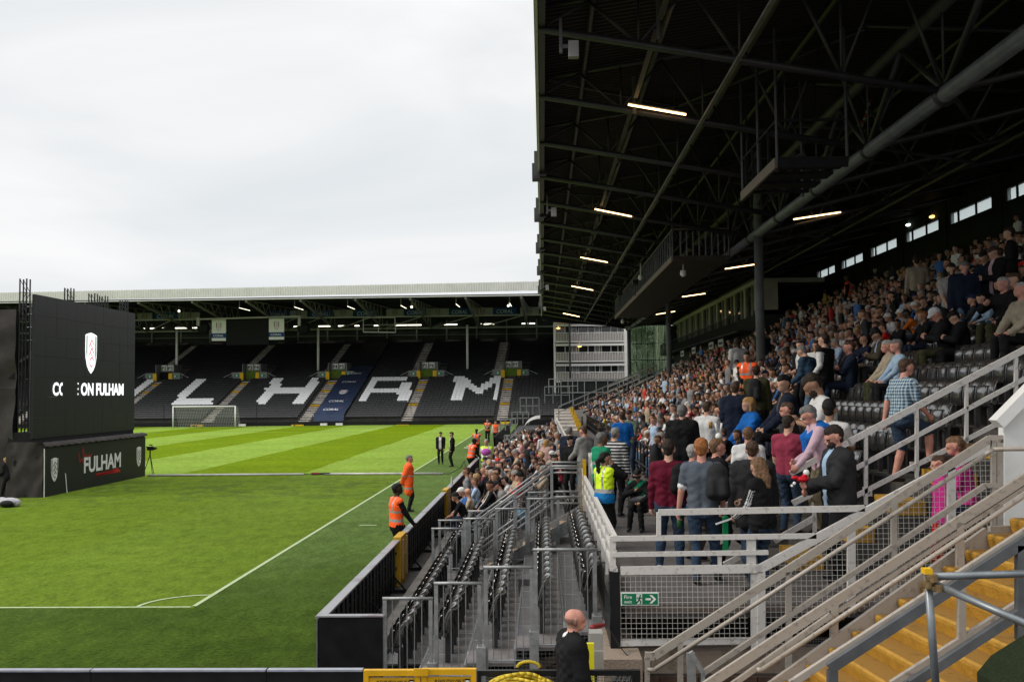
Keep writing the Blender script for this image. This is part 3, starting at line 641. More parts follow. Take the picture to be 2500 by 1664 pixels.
def body_prims(J, fem=False, fat=0.0, lod=0, sleeve='long', legs='long', bald=False):
    P_ = []; sx, up, fw = J['sx'], J['up'], J['fwd']; pel, ch, nk = J['pel'], J['chest'], J['neck']
    hipr = .125 if fem else .115; cr = .118 if fem else .132
    f = 1+fat
    for s in (-1, 1):
        P_.append((pel+sx*s*.068-up*.01, pel+sx*s*.055+up*.16, hipr*f*.96, .107*f, TP, (1, .92, 1))); P_.append((pel+sx*s*.07-up*.06, pel+sx*s*.07-up*.02, hipr*f*.93, hipr*f*.92, TR, (1, .92, 1)))
        P_.append((pel+sx*s*.055+up*.14, ch+sx*s*.065+up*.06, .105*f, cr*(1+fat*.6), TP, (1, .88, 1)))
        P_.append((ch+sx*s*.065+up*.06, nk+sx*s*.105-up*.075, cr, .085, TP, (1, .86, 1)))
        q = 'l' if s < 0 else 'r'
        S, E, H = J['S'+q], J['E'+q], J['H'+q]
        P_.append((nk-up*.03+sx*s*.04, S, .058, .062, TP)); P_.append((nk-up*.045, nk-up*.05+sx*s*.05, .062, .062, TP))
        P_.append((S, E, .060 if not fem else .050, .043, TP if sleeve != 'none' else SK))
        P_.append((E, H, .042, .029, TP if sleeve == 'long' else SK))
        K, Pp, Ff = J['K'+q], J['P'+q], J['F'+q]
        P_.append((Pp, K, .090*f, .058, TR)); P_.append((K, K.lerp(Ff, .35)-fw*.0, .056, .056, TR if legs == 'long' else SK)); P_.append((K.lerp(Ff, .35), Ff, .056, .038, TR if legs == 'long' else SK))
        td = Vector(J['footdir'].get(q, J['tf'])); td = td.normalized()
        P_.append((Ff-td*.035-Vector((0, 0, .035)), Ff+td*.15-Vector((0, 0, .052)), .040, .030, SHO, (1, 1, .9)))
        P_.append((Ff, Ff-td*.03-Vector((0, 0, .03)), .036, .040, SHO))
        d = (H-E).normalized()
        if lod == 0:
            # palm, four unequal curled fingers, a thumb leaving the side of the palm
            side = fw if abs(d.dot(fw)) < .8 else up; side = (side-d*side.dot(d)).normalized(); nrm = d.cross(side).normalized()*(-s)
            palm = H+d*.075; P_.append((H, palm-d*.01, .026, .030, SK, None)); P_.append((H+d*.05-side*.018, H+d*.05+side*.022, .022, .022, SK))
            for i, (o, L) in enumerate(((-.030, .052), (-.010, .066), (.011, .072), (.031, .064))):
                b0 = palm+side*o; b1 = b0+(d*.8+nrm*.45).normalized()*L*.55; b2 = b1+(d*.3+nrm*.9).normalized()*L*.5
                P_.append((b0, b1, .0115, .0105, SK)); P_.append((b1, b2, .0105, .009, SK))
            t0 = H+d*.03+side*.025; t1 = t0+(side*.8+d*.6+nrm*.3).normalized()*.035; P_.append((t0, t1, .014, .012, SK)); P_.append((t1, t1+(d*.9+nrm*.5).normalized()*.03, .012, .010, SK))
        else: P_.append((H, H+d*.09, .032, .030, SK, (1, 1, 1)))
    hc, hd, hs, hu = J['hc'], J['hd'], J['hs'], J['hu']
    P_.append((nk-up*.03, hc-hu*.05-hd*.02, .060 if not fem else .050, .053 if not fem else .045, SK))
    P_.append((hc+hu*.035-hd*.022, hc+hu*.035+hd*.018, .083, .078, SK)); P_.append((hc-hu*.02+hd*.02, hc-hu*.055+hd*.045, .066, .047, SK))
    P_.append((hc-hu*.068+hd*.062, hc-hu*.070+hd*.066, .026, .026, SK))
    if lod == 0:
        P_.append((hc+hu*.01+hd*.092, hc-hu*.022+hd*.108, .010, .015, SK)); P_.append((hc+hu*.022+hd*.084-hs*.03, hc+hu*.022+hd*.084+hs*.03, .016, .016, SK))
        P_.append((hc-hu*.047+hd*.094-hs*.014, hc-hu*.047+hd*.094+hs*.014, .011, .011, SK))
        for s in ((-1, 1) if J.get('eyes') else ()): P_.append((hc+hu*.006+hd*.083+hs*s*.032, hc+hu*.006+hd*.083+hs*s*.026, .0115, .0115, HR))
        for s in (-1, 1): P_.append((hc+hs*s*.080-hd*.005+hu*.02, hc+hs*s*.080-hd*.008-hu*.018, .016, .012, SK, (1, 1, 1)))
    elif lod == 1: P_.append((hc+hu*.0+hd*.090, hc-hu*.02+hd*.100, .014, .016, SK))
    return P_
def hair_prims(J, style):
    hc, hd, hs, hu = J['hc'], J['hd'], J['hs'], J['hu']; H = []
    if style in ('bald',): return H
    # crown and back, hairline kept above the brow
    H.append((hc+hu*.058-hd*.040, hc+hu*.066+hd*.020, .083, .070, HR)); H.append((hc+hu*.035-hd*.045, hc-hu*.015-hd*.048, .076, .060, HR))
    H.append((hc+hu*.085+hd*.015, hc+hu*.078+hd*.045, .055, .042, HR))
    if style in ('cap', 'wcap'):
        H = [(hc+hu*.060-hd*.020, hc+hu*.066+hd*.012, .088, .084, 5), (hc+hu*.055+hd*.085, hc+hu*.045+hd*.125, .034, .028, 5, (1, 1, 1)), (hc+hu*.01-hd*.06, hc-hu*.03-hd*.055, .06, .045, HR)]
    if style == 'long':
        H += [(hc-hd*.065, hc-hu*.16-hd*.075, .072, .058, HR), (hc-hu*.16-hd*.075, hc-hu*.27-hd*.07, .058, .030, HR), (hc+hs*.068-hd*.02+hu*.03, hc+hs*.07-hu*.15-hd*.03, .030, .026, HR), (hc-hs*.068-hd*.02+hu*.03, hc-hs*.07-hu*.15-hd*.03, .030, .026, HR)]
    if style == 'tail': H += [(hc+hu*.03-hd*.10, hc-hu*.03-hd*.16, .035, .042, HR), (hc-hu*.03-hd*.16, hc-hu*.18-hd*.15, .045, .03, HR), (hc-hu*.18-hd*.15, hc-hu*.30-hd*.12, .036, .018, HR)]
    if style == 'bob': H += [(hc-hd*.055, hc-hu*.10-hd*.05, .075, .062, HR), (hc+hs*.066-hd*.015+hu*.03, hc+hs*.062-hu*.08-hd*.01, .034, .028, HR), (hc-hs*.066-hd*.015+hu*.03, hc-hs*.062-hu*.08-hd*.01, .034, .028, HR)]
    if style == 'thick': H += [(hc+hu*.08-hd*.02, hc+hu*.09+hd*.04, .082, .055, HR)]
    return H
def tint_mat(name, attr, rough=.7, bump=.0, base=(.1, .1, .1), spec=.15, bs=60, contrast=.0):
    m = bpy.data.materials.new(name); m.use_nodes = True; t = m.node_tree; b = t.nodes['Principled BSDF']
    a = t.nodes.new('ShaderNodeAttribute'); a.attribute_type = 'OBJECT'; a.attribute_name = attr
    tcn = t.nodes.new('ShaderNodeTexCoord'); ns = t.nodes.new('ShaderNodeTexNoise'); ns.inputs['Scale'].default_value = 9; ns.inputs['Detail'].default_value = 5; t.links.new(tcn.outputs['Object'], ns.inputs['Vector'])
    mr = t.nodes.new('ShaderNodeMapRange'); mr.inputs[1].default_value = .3; mr.inputs[2].default_value = .7; mr.inputs[3].default_value = .72; mr.inputs[4].default_value = 1.2; t.links.new(ns.outputs[0], mr.inputs[0])
    hs_ = t.nodes.new('ShaderNodeHueSaturation'); t.links.new(a.outputs['Color'], hs_.inputs['Color']); t.links.new(mr.outputs[0], hs_.inputs['Value']); t.links.new(hs_.outputs[0], b.inputs['Base Color'])
    b.inputs['Roughness'].default_value = rough; b.inputs['Specular IOR Level'].default_value = spec
    if bump:
        n2 = t.nodes.new('ShaderNodeTexNoise'); n2.inputs['Scale'].default_value = bs; n2.inputs['Detail'].default_value = 3; t.links.new(tcn.outputs['Object'], n2.inputs['Vector'])
        bp = t.nodes.new('ShaderNodeBump'); bp.inputs['Strength'].default_value = bump; bp.inputs['Distance'].default_value = .012; t.links.new(n2.outputs[0], bp.inputs['Height']); t.links.new(bp.outputs[0], b.inputs['Normal'])
    return m
MSK = tint_mat('skin', 'skin_tone', .5, spec=.4); MHR = tint_mat('hair', 'hair_tone', .55, .8, bs=130); MTP = tint_mat('top_cloth', 'top_tone', .85, .7, bs=14); MTR = tint_mat('trouser_cloth', 'leg_tone', .85, .7, bs=14); MSH = tint_mat('shoe', 'shoe_tone', .5); MCP = tint_mat('cap_cloth', 'cap_tone', .8)
CROWD_MATS = [MSK, MHR, MTP, MTR, MSH, MCP]
def region_mesh(prims, h, k=.02):
    v, lo, M = grow(prims, h, k); V, Fq = surf_net(v, lo, h)
    ctr = V[Fq].mean(1); ix = np.clip(np.round((ctr-lo)/h).astype(int), 0, np.array(M.shape)-1); reg = M[ix[:, 0], ix[:, 1], ix[:, 2]]
    return V, Fq, reg
# ---- pose library (local: facing +Y, feet at z=0; the seated ones sit on a 0.45 m seat at the origin)
def sit(lean=(0, .05, 0), **k):
    d = dict(pel=(0, 0, .53), lean=lean, fl=(-.14, .44, .085), fr=(.14, .44, .085), hl=(-.14, .34, .60), hr=(.14, .34, .60), el=(-1, -.3, -.4), er=(1, -.3, -.4)); d.update(k); return d
CP = {
 'sit_lap': sit(), 'sit_lean': sit((0, .45, 0), hl=(-.12, .50, .62), hr=(.12, .50, .62), hp=-.25), 'sit_phone': sit((0, .18, 0), hl=(-.05, .34, .78), hr=(.05, .34, .80), hp=.5),
 'sit_cross': sit((0, -.08, 0), hl=(.10, .20, .86), hr=(-.10, .22, .82)), 'sit_lookl': sit((.04, .05, 0), hy=.7), 'sit_lookr': sit((-.04, .1, 0), hy=-.6, hl=(-.10, .30, .66)), 'sit_face': sit((0, .3, 0), hr=(.06, .30, .98), hl=(-.1, .42, .62), hp=.1),
 'sit_drink': sit((0, 0, 0), hr=(.10, .30, .90), hl=(-.14, .3, .6)), 'sit_chin': sit((0, .4, 0), hl=(-.03, .36, .90), hr=(.03, .36, .90), hp=.05),
 'stand': dict(), 'stand_phone': dict(hl=(-.05, .30, 1.10), hr=(.06, .30, 1.12), hp=.5), 'stand_pocket': dict(hl=(-.20, .08, .88), hr=(.20, .08, .88), hy=.5), 'stand_step': dict(fl=(-.1, .26, .26), fr=(.1, -.14, .09), lean=(0, .15, 0)),
}
CROWD_KINDS = []; 
def add_kind(name, pose, style, fem, sleeve='long', legs='long', seated=True, fat=0.0):
    J = skeleton(CP[pose], fem); pr = body_prims(J, fem, fat, 1, sleeve, legs) + hair_prims(J, style)
    CROWD_KINDS.append(dict(name=name, pose=pose, style=style, fem=fem, sleeve=sleeve, seated=seated, prims=pr, me={}))
for i, (ps, st, fe, sl) in enumerate([('sit_lap', 'short', 0, 'long'), ('sit_lean', 'short', 0, 'long'), ('sit_phone', 'short', 0, 'short'), ('sit_cross', 'thick', 0, 'long'), ('sit_lookl', 'short', 0, 'long'), ('sit_lookr', 'thick', 0, 'short'),
        ('sit_face', 'short', 0, 'long'), ('sit_drink', 'bald', 0, 'long'), ('sit_chin', 'short', 0, 'short'), ('sit_lap', 'long', 1, 'long'), ('sit_lookl', 'long', 1, 'short'), ('sit_phone', 'bob', 1, 'long'), ('sit_cross', 'cap', 0, 'long'), ('sit_lean', 'cap', 0, 'short'), ('sit_lookr', 'bald', 0, 'long'), ('sit_lap', 'thick', 0, 'short')]):
    add_kind('seated', ps, st, bool(fe), sl, fat=(.12 if i % 5 == 0 else 0))
for ps, st, fe, sl in [('stand', 'short', 0, 'long'), ('stand_phone', 'thick', 0, 'long'), ('stand_pocket', 'short', 0, 'short'), ('stand_pocket', 'long', 1, 'long'), ('stand_step', 'short', 0, 'long')]: add_kind('standing', ps, st, bool(fe), sl, seated=False)
def kind_mesh(K, h):
    if h not in K['me']:
        V, Fq, reg = region_mesh(K['prims'], h); me = fast_mesh('spectator', V, Fq, CROWD_MATS, True, reg); K['me'][h] = (me, V, Fq, reg)
    return K['me'][h]
SKINS = [('fair', (.47, .245, .165)), ('fair', (.51, .285, .20)), ('fair', (.40, .205, .13)), ('tanned', (.36, .19, .12)), ('brown', (.17, .085, .05)), ('dark', (.075, .04, .028))]
HAIRS = [('dark brown', (.03, .018, .012)), ('black', (.012, .011, .011)), ('brown', (.075, .042, .024)), ('light brown', (.16, .09, .045)), ('grey', (.26, .25, .24)), ('blond', (.40, .26, .11)), ('white', (.5, .49, .47)), ('ginger', (.30, .11, .035))]
TOPS = [('black', (.009, .009, .010), 26), ('navy', (.011, .016, .036), 18), ('charcoal', (.035, .036, .04), 12), ('white', (.68, .68, .68), 19), ('grey', (.20, .20, .21), 8), ('dark green', (.035, .05, .022), 4), ('maroon', (.16, .014, .025), 4), ('red', (.55, .02, .02), 6), ('blue', (.04, .13, .36), 5), ('light blue', (.34, .46, .62), 7), ('beige', (.38, .30, .21), 4), ('brown', (.10, .06, .035), 3), ('pink', (.55, .27, .28), 2), ('yellow', (.55, .38, .04), 1), ('orange', (.7, .17, .02), 1)]
LEGS = [('dark jeans', (.022, .032, .055)), ('black', (.012, .012, .013)), ('jeans', (.07, .12, .2)), ('grey', (.08, .08, .085)), ('khaki', (.2, .16, .1))]
def pick(L): 
    w = [x[2] if len(x) > 2 else 1 for x in L]; return random.choices(L, w)[0]
def look(K):
    sk = random.choices(SKINS, [6, 6, 5, 3, 1, 1])[0]; hr = random.choices(HAIRS, [7, 4, 6, 3, 4, 1.5, 1.5, .7])[0] if sk[0] in ('fair', 'tanned') else HAIRS[1]
    if K['fem']: hr = random.choices(HAIRS, [4, 2, 5, 4, 1, 5, 0, 1])[0]
    return dict(skin=sk, hair=hr, top=pick(TOPS), leg=random.choice(LEGS), cap=random.choice([('black', (.015, .015, .016)), ('white', (.6, .6, .58)), ('navy', (.02, .03, .07))]))
def apply_look(o, L):
    for k, q in (('skin_tone', 'skin'), ('hair_tone', 'hair'), ('top_tone', 'top'), ('leg_tone', 'leg'), ('cap_tone', 'cap')): o[k] = list(L[q][1])
    o['shoe_tone'] = [.03, .03, .03]
# ================================================================== RIGHT STAND
RX0, RRUN, RRISE, RZ0, RN = 3.57, .72, .375, 1.2, 20
def rake(x): return RZ0 + (x - RX0) * RRISE / RRUN
def row_z(r): return RZ0 + RRISE * r
def row_x(r): return RX0 + RRUN * r
YN, YF = 15.6, 93.5
rs = thing('right_stand', 'dark covered stand along the right touchline filled with spectators under a black steel roof', 'stand', (0, 0, 0))
tb = MB()
for r in range(RN):
    x, z = row_x(r) - .36, row_z(r)
    tb.quad((x, 14.3, z), (x + RRUN, 14.3, z), (x + RRUN, YF, z), (x, YF, z)); tb.quad((x, YF, z - RRISE), (x, YF, z), (x, 14.3, z), (x, 14.3, z - RRISE)) if r else None
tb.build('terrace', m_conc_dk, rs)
sw = MB(); pts = [(row_x(0) - .36, 14.28, .0), (17.9, 14.28, .0), (17.9, 14.28, rake(17.9))]
pr = [(row_x(0) - .36, 14.3, .05), (18, 14.3, .05)]
for r in range(RN - 1, -1, -1):
    pr.append((row_x(r) + .36, 14.3, row_z(r) - .01)); pr.append((row_x(r) - .36, 14.3, row_z(r) - .01))
sw.prism(pr, -.12, mi=0); sw.build('side_wall', m_conc_dk, rs)
cf = MB(); cf.box(.95, 3.3, 12.05, YF, 1.05, 1.2); cf.box(3.3, 6.6, 12.05, 14.15, 1.05, 1.2); cf.build('concourse_floor', mat('concourse_asphalt', (.115, .105, .10), .8, var=.3, scale=4, bump=.3, bscale=40), rs)
cw = MB(); cw.box(.80, .94, 12.9, YF, -.1, 1.32); cw.build('concourse_wall', m_conc_dk, rs)
ed = MB(); ed.box(.95, 6.6, 11.98, 12.04, 1.13, 1.19); ed.build('floor_edge', mat('edge_trim', (.16, .12, .10), .7, var=.3), rs)
# void below the concourse: black sheets painted in for its shade, brown timber ledges
vd = MB(); vd.box(.95, 9, 12.95, 13.05, -.1, 1.04); vd.box(.95, 6.6, 12.05, 12.95, 1.035, 1.045); vd.build('void_shade_wall', m_matt_black, rs)
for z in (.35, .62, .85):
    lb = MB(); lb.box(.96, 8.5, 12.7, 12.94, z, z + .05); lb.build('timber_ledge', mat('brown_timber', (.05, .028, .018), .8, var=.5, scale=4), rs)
# back wall with its strip of windows
m_dkwall = mat('stand_dark_wall', (.014, .016, .016), .8, var=.4, scale=1)
XB = 17.9; WZ0, WZ1 = 10.83, 11.36
bw = MB(); bw.box(XB, XB + .2, 8, YF, 5, WZ0); bw.box(XB, XB + .2, 8, YF, WZ1, 13.2)
def polycarb(name, col, a):
    m = bpy.data.materials.new(name); m.use_nodes = True; t = m.node_tree; b = t.nodes['Principled BSDF']; b.inputs['Base Color'].default_value = (*col, 1); b.inputs['Roughness'].default_value = .3
    tr = t.nodes.new('ShaderNodeBsdfTransparent'); tr.inputs[0].default_value = (*col, 1); mx = t.nodes.new('ShaderNodeMixShader'); mx.inputs[0].default_value = a
    tl = t.nodes.new('ShaderNodeBsdfTranslucent'); tl.inputs[0].default_value = (*col, 1); ad = t.nodes.new('ShaderNodeMixShader'); ad.inputs[0].default_value = .5
    t.links.new(b.outputs[0], ad.inputs[1]); t.links.new(tl.outputs[0], ad.inputs[2]); t.links.new(tr.outputs[0], mx.inputs[1]); t.links.new(ad.outputs[0], mx.inputs[2]); t.links.new(mx.outputs[0], t.nodes['Material Output'].inputs[0]); return m
m_pane = polycarb('clerestory_pane', (.85, .9, .9), .25); m_green_pane = polycarb('green_tinted_pane', (.42, .50, .38), .4)
k = 0; y = 65.6
while y > 12:
    w0, w1 = y - 4.2, y
    bw.box(XB, XB + .2, w1, min(w1 + 1.15, YF) if k else YF, WZ0 - .01, WZ1 + .01)
    fm = MB(); fm.box(XB - .03, XB, w0, w1, WZ0 - .05, WZ0 + .02); fm.box(XB - .03, XB, w0, w1, WZ1 - .02, WZ1 + .05)
    for q in (.0, .36, .78, 1.0): fm.box(XB - .03, XB + .04, w0 + (w1 - w0) * q - .035, w0 + (w1 - w0) * q + .035, WZ0, WZ1)
    wo = fm.build('clerestory_window', m_matt_black, rs)
    for a, b in ((0, .36), (.36, .78), (.78, 1)):
        p = MB(); p.box(XB + .05, XB + .07, w0 + (w1 - w0) * a, w0 + (w1 - w0) * b, WZ0, WZ1); p.build('pane', m_pane, wo)
    pl = MB(); pl.box(XB - .05, XB, w1 + .3, w1 + .85, 6, 12.6); pl.build('wall_pier', m_dkwall, rs)
    y -= 5.35; k += 1
bw.build('back_wall', m_dkwall, rs)
for (px, py, d, c, ds) in ((2276, 529, 46, 1, 'small amber lamp glowing above the clerestory windows'), (2218, 549, 49, 0, 'small pale lamp glowing above the clerestory windows')):
    p = P(px, py, d); g = MB(); g.ball(p, .13, sc=(1, 1.6, .5)); g.tube(p + Vector((0, 0, .05)), p + Vector((0, 0, .5)), .02, 5, 1)
    solo(g, 'wall_lamp', [mat('amber_lamp' if c else 'pale_lamp', (.8, .6, .3), emit=(1, .55, .15) if c else (.7, .9, .75), estr=3), m_steel_dk], ds, 'lamp', None, True)

# ---- roof: corrugated deck, lattice frames, long pipes
def deck_z(x): return 11.55 + 1.15 * x / 8 if x < 8 else 12.7 - .06 * (x - 8)
rf = MB(); y = 6.0
while y < 95.3:
    for (ya, za, yb, zb) in ((y, 0, y + .07, 0), (y + .07, 0, y + .1, .05), (y + .1, .05, y + .19, .05), (y + .19, .05, y + .22, 0)):
        for xa, xb in ((-.1, 8), (8, 18.2)):
            rf.quad((xa, ya, deck_z(xa) + za), (xb, ya, deck_z(xb) + za), (xb, yb, deck_z(xb) + zb), (xa, yb, deck_z(xa) + zb))
    y += .22
rf.box(-.1, 8.0, 6, 95.5, 12.85, 12.9); rf.box(8.0, 18.2, 6, 95.5, 12.86, 12.92)
rf.build('roof_deck', mat('roof_deck_black', (.024, .021, .018), .6, var=.3, scale=.5), rs)
fe = MB(); fe.box(.0, .13, 6, 95.5, 11.0, 11.95, 0); fe.box(-.08, -.02, 6, 95.5, 10.96, 12.05, 1)
y = 6.0
while y < 95: fe.box(-.04, -.005, y, y + .1, 11.0, 12.0, 0); y += .25
fe.build('roof_edge', [m_steel_dk, m_white], rs)
FRY = [10.6 + 4.6 * k for k in range(19)]
for fy in FRY:
    t_ = MB(); a = Vector((0, fy, 11.0)); b = Vector((8, fy, 9.55)); c = Vector((XB, fy, 11.95)); t_.tube(a, b, .085, 8); t_.tube(b, c, .075, 8)
    t_.tube((0, fy, 11.45), (8, fy, 12.6), .05, 6); t_.tube((8, fy, 12.6), (XB, fy, 12.0), .05, 6)
    n = 4
    for k in range(n):
        p0 = a.lerp(b, k / n); p1 = a.lerp(b, (k + 1) / n); q = Vector((8 * (k + .5) / n, fy, 11.4 + 1.15 * (k + .5) / n)); t_.tube(p0, q, .035, 6); t_.tube(q, p1, .035, 6); t_.tube(p1, Vector((p1.x, fy, 11.4 + 1.15 * (k + 1) / n)), .028, 5)
    for k in range(4):
        p0 = b.lerp(c, k / 4); p1 = b.lerp(c, (k + 1) / 4); q = Vector((8 + 9.9 * (k + .5) / 4, fy, 12.4)); t_.tube(p0, q, .04, 6); t_.tube(q, p1, .04, 6)
    t_.build('roof_frame', m_steel_dk, rs, True)
mp_ = MB(); mp_.tube((8, 6, 9.5), (8, 94, 9.5), .17, 16)
mp_.build('main_pipe', m_steel_gr, rs, True)
for fy in FRY: 
    q = MB(); q.tube((8, fy - .05, 9.5), (8, fy + .05, 9.5), .23, 16); q.build('pipe_flange', m_steel_dk, rs, True)
tp = MB(); tp.tube((8, 6, 11.3), (8, 94, 11.3), .14, 12); tp.build('top_pipe', mat('dull_grey_steel', (.060, .058, .056), .5, .1, var=.3, scale=2), rs, True)  # plain dull grey with slight mottling
for i, fy in enumerate(FRY[:-1]):
    for (a, b) in (((8, fy, 9.6), (8, fy + 2.3, 11.2)), ((8, fy + 2.3, 11.2), (8, fy + 4.6, 9.6))):
        q = MB(); q.tube(a, b, .07, 8); q.build('pipe_brace', m_steel_dk, rs, True)
    if i % 3 == 0:
        q = MB(); q.tube((.2, fy, 11.4), (4, fy + 4.6, 12), .04, 6); q.tube((4, fy + 4.6, 12), (8, fy, 12.5), .04, 6); q.tube((8, fy, 9.6), (12.5, fy + 4.6, 10.2), .045, 6); q.build('wind_brace', m_steel_dk, rs, True)
lt = MB(); lt.box(3.86, 3.94, 6, 92, 10.16, 10.22); lt.build('cable_tray', mat('pale_cable_tray', (.18, .17, .165), .6, .2, var=.35, scale=2), rs)
for k in range(16):
    y0 = 9 + 5.2 * k; q = MB(); q.box(2.26, 2.36, y0, y0 + 4.6, 10.75, 10.8); q.tube((2.31, y0 + 4.8, 10.45), (2.31, y0 + 4.9, 11.4), .05, 6); q.build('hung_tray', mat('dull_tray', (.085, .075, .06), .6, .2, var=.4, scale=2), rs)
for x in (1.1, 2.8, 5.2, 6.6, 10.5, 15.2):
    q = MB(); q.tube((x, 6, deck_z(x) - .16), (x, 94, deck_z(x) - .16), .06, 6); q.build('purlin', m_steel_dk, rs)
q = MB(); q.tube((13, 6, 10.55), (13, 94, 10.55), .055, 8); q.tube((5.9, 40, 9.9), (5.9, 94, 9.9), .03, 6); q.build('service_pipe', mat('dull_tray', (.085, .075, .06)), rs)
for y0 in (33.0, 41.0, 50.5, 60, 71, 84):
    q = MB(); q.box(-.27, -.01, y0 - .3, y0 + .3, 10.75, 11.25); q.box(-.2, .2, y0 - .1, y0 + .1, 10.9, 11.7); q.build('edge_bracket', m_steel_dk, rs)
rope = MB(); a = XP(2125, 245, 8.6); b = XP(2100, 320, 8.6)
for k in range(9): rope.tube(a.lerp(b, k / 9), a.lerp(b, (k + .55) / 9), .03, 6, k % 2)
solo(rope, 'striped_rope', [mat('red_rope', (.22, .02, .02), .7), mat('pale_rope', (.3, .28, .25), .7)], 'short red and white striped rope hanging below the roof pipes', 'rope')
q = MB(); q.prism([(0, 95.4, 10.45), (8.2, 95.4, 9.8), (8.2, 95.4, 12.8), (0, 95.4, 11.6)], .1); q.prism([(8.25, 95.4, 9.95), (18, 95.4, 9.95), (18, 95.4, 12.8), (8.25, 95.4, 12.8)], .1); q.prism([(12, 95.3, 4), (18, 95.3, 4), (18, 95.3, 9.9), (12, 95.3, 9.9)], .1); q.build('end_cladding', m_matt_black, rs)
# columns under the pipe
for i, (cy, r_) in enumerate(((37.0, .165), (63.6, .165), (92.8, .165))):
    c = MB(); c.tube((8, cy, rake(8) - .3), (8, cy, 9.4), r_, 16, 0); c.tube((8, cy, 9.4), (8, cy, 12.4), r_ * .95, 16, 0); c.build('roof_column', mat('column_grey', (.13, .135, .135), .6, .0, var=.3, scale=2), rs, True)
# warm tube lights
m_warm = mat('warm_tube', (1, .9, .7), emit=(1.0, .60, .27), estr=6)
TL = [((1529.6, 269.4), (1668, 293.3), 24.5), ((1450.6, 516), (1539.6, 533.8), 38.5), ((1416, 631), (1482, 643), 52), ((1395, 700), (1447, 710), 66), ((1374.6, 765.6), (1414, 774), 80), ((1930, 540.6), (2043.5, 523.4), 38.5), ((1766, 659), (1839.5, 648), 52), ((1663, 726), (1719, 718), 66), ((1600, 768.5), (1646, 761), 80)]
for i, (a, b, d) in enumerate(TL):
    A, B = P(*a, d) - Vector((0, .48, 0)), P(*b, d) - Vector((0, .48, 0)); g = MB(); g.tube(A, B, .024, 8, 0); g.beam(A + Vector((0, 0, .055)), B + Vector((0, 0, .055)), .09, .04, 1); g.tube(A.lerp(B, .2) + Vector((0, 0, .07)), A.lerp(B, .2) + Vector((0, 0, .5)), .01, 4, 1); g.tube(A.lerp(B, .8) + Vector((0, 0, .07)), A.lerp(B, .8) + Vector((0, 0, .5)), .01, 4, 1)
    side = 'left' if i < 5 else 'right'; kk = i if i < 5 else i - 5
    solo(g, 'tube_light', [m_warm, m_steel_dk], 'warm glowing tube light, %s nearest in the %s line under the stand roof' % (ORD[kk], side), 'tube light', 'tube lights under the stand roof')
# camera gantries slung below the roof
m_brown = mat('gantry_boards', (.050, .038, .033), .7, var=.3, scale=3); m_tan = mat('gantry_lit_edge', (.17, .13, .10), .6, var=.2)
def gantry(y0, y1, x0, x1, z, hh, label):
    g = thing('camera_gantry', label, 'gantry', (0, 0, 0)); f = MB(); y = y0
    while y < y1: 
        b = MB(); b.box(x0, x1, y, min(y + 1.0, y1) - (.03 if y0 > 30 else .45), z, z + .06); b.build('floor_board', m_brown, g); y += 1.0
    e = MB(); e.box(x0 - .06, x0, y0, y1, z - .08, z + .14); e.build('edge_beam', m_tan, g); e = MB(); e.box(x0, x1, y0 - .06, y0, z - .08, z + .14); e.build('edge_beam', m_brown, g)
    r = MB(); r.box(x0 - .02, x0 + .03, y0, y1, z + hh - .05, z + hh); r.box(x0, x1, y0 - .02, y0 + .03, z + hh - .05, z + hh); r.build('top_rail', m_tan, g)
    y = y0
    while y <= y1: 
        p = MB(); p.box(x0 - .02, x0 + .03, y - .02, y + .02, z, z + hh); p.build('rail_post', m_steel_gr, g); y += .8
    x = x0 + .3
    while x <= x1 and y0 > 30: p = MB(); p.box(x - .02, x + .02, y0 - .02, y0 + .02, z, z + hh * .9); p.build('rail_post', m_steel_gr, g); x += .24
    for hx, hy in ((x0, y0), (x1, y0), (x0, (y0 + y1) / 2), (x1, y1), (x0, y1)):
        p = MB(); p.tube((hx, hy, z), (hx, hy, 11.3), .035, 6); p.build('hanger', m_steel_dk, g)
    return g
gantry(38.5, 69, 5.05, 7.2, 8.75, 1.2, 'long brown camera gantry hanging under the stand roof')
g2 = gantry(20.9, 24.5, 4.95, 6.4, 8.42, .95, 'short dark camera gantry hanging nearest in the stand roof')
for c in g2.children:
    if c.name.startswith(('floor_board', 'rail_post', 'edge_beam.003', 'top_rail')): c.data.materials[0] = m_matt_black
for c in [c for c in g2.children if c.name.startswith('floor_board')]: c.scale.y = 1.0
q = MB(); q.beam((4.96, 24.5, 8.5), (6.4, 24.5, 9.5), .05); q.build('end_brace', m_steel_dk, g2)
for i, (px, py, d, ds) in enumerate(((1668, 668, 40, 'white dome camera hanging below the near end of the long gantry'), (1520, 785, 69, 'white dome camera hanging below the far end of the long gantry'), (1564, 678, 50, 'white dome camera on the outer edge of the long gantry'))):
    p = P(px, py, d); g = MB(); g.tube(p + Vector((0, 0, .1)), p + Vector((0, 0, .75)), .025, 6); g.ball(p, .13, 0, 10, 6); g.tube(p + Vector((0, 0, .02)), p + Vector((0, 0, .13)), .11, 10); solo(g, 'dome_camera', m_white, ds, 'security camera', 'dome cameras', True)
for i, (px, py, d) in enumerate(((1362 + 38, 117, 19.6), (1352, 515, 37.6), (1336, 700, 62), (1330, 752, 80))):
    p = P(px, py, d); s = 1; g = MB(); g.box(p.x - .1, p.x + .1, p.y - .09, p.y + .09, p.z - .2, p.z + .12, 0); g.box(p.x - .28, p.x - .22, p.y - .03, p.y + .03, p.z - .1, p.z + .6, 1); g.box(p.x - .24, p.x - .08, p.y - .03, p.y + .03, p.z, p.z + .06, 1)
    solo(g, 'roof_edge_speaker', [mat('dull_white', (.42, .40, .40), .5), m_steel_gr], 'white box fitting under the roof edge, %s nearest' % ORD[i], 'speaker box', 'white fittings along the roof edge')
cams = MB()
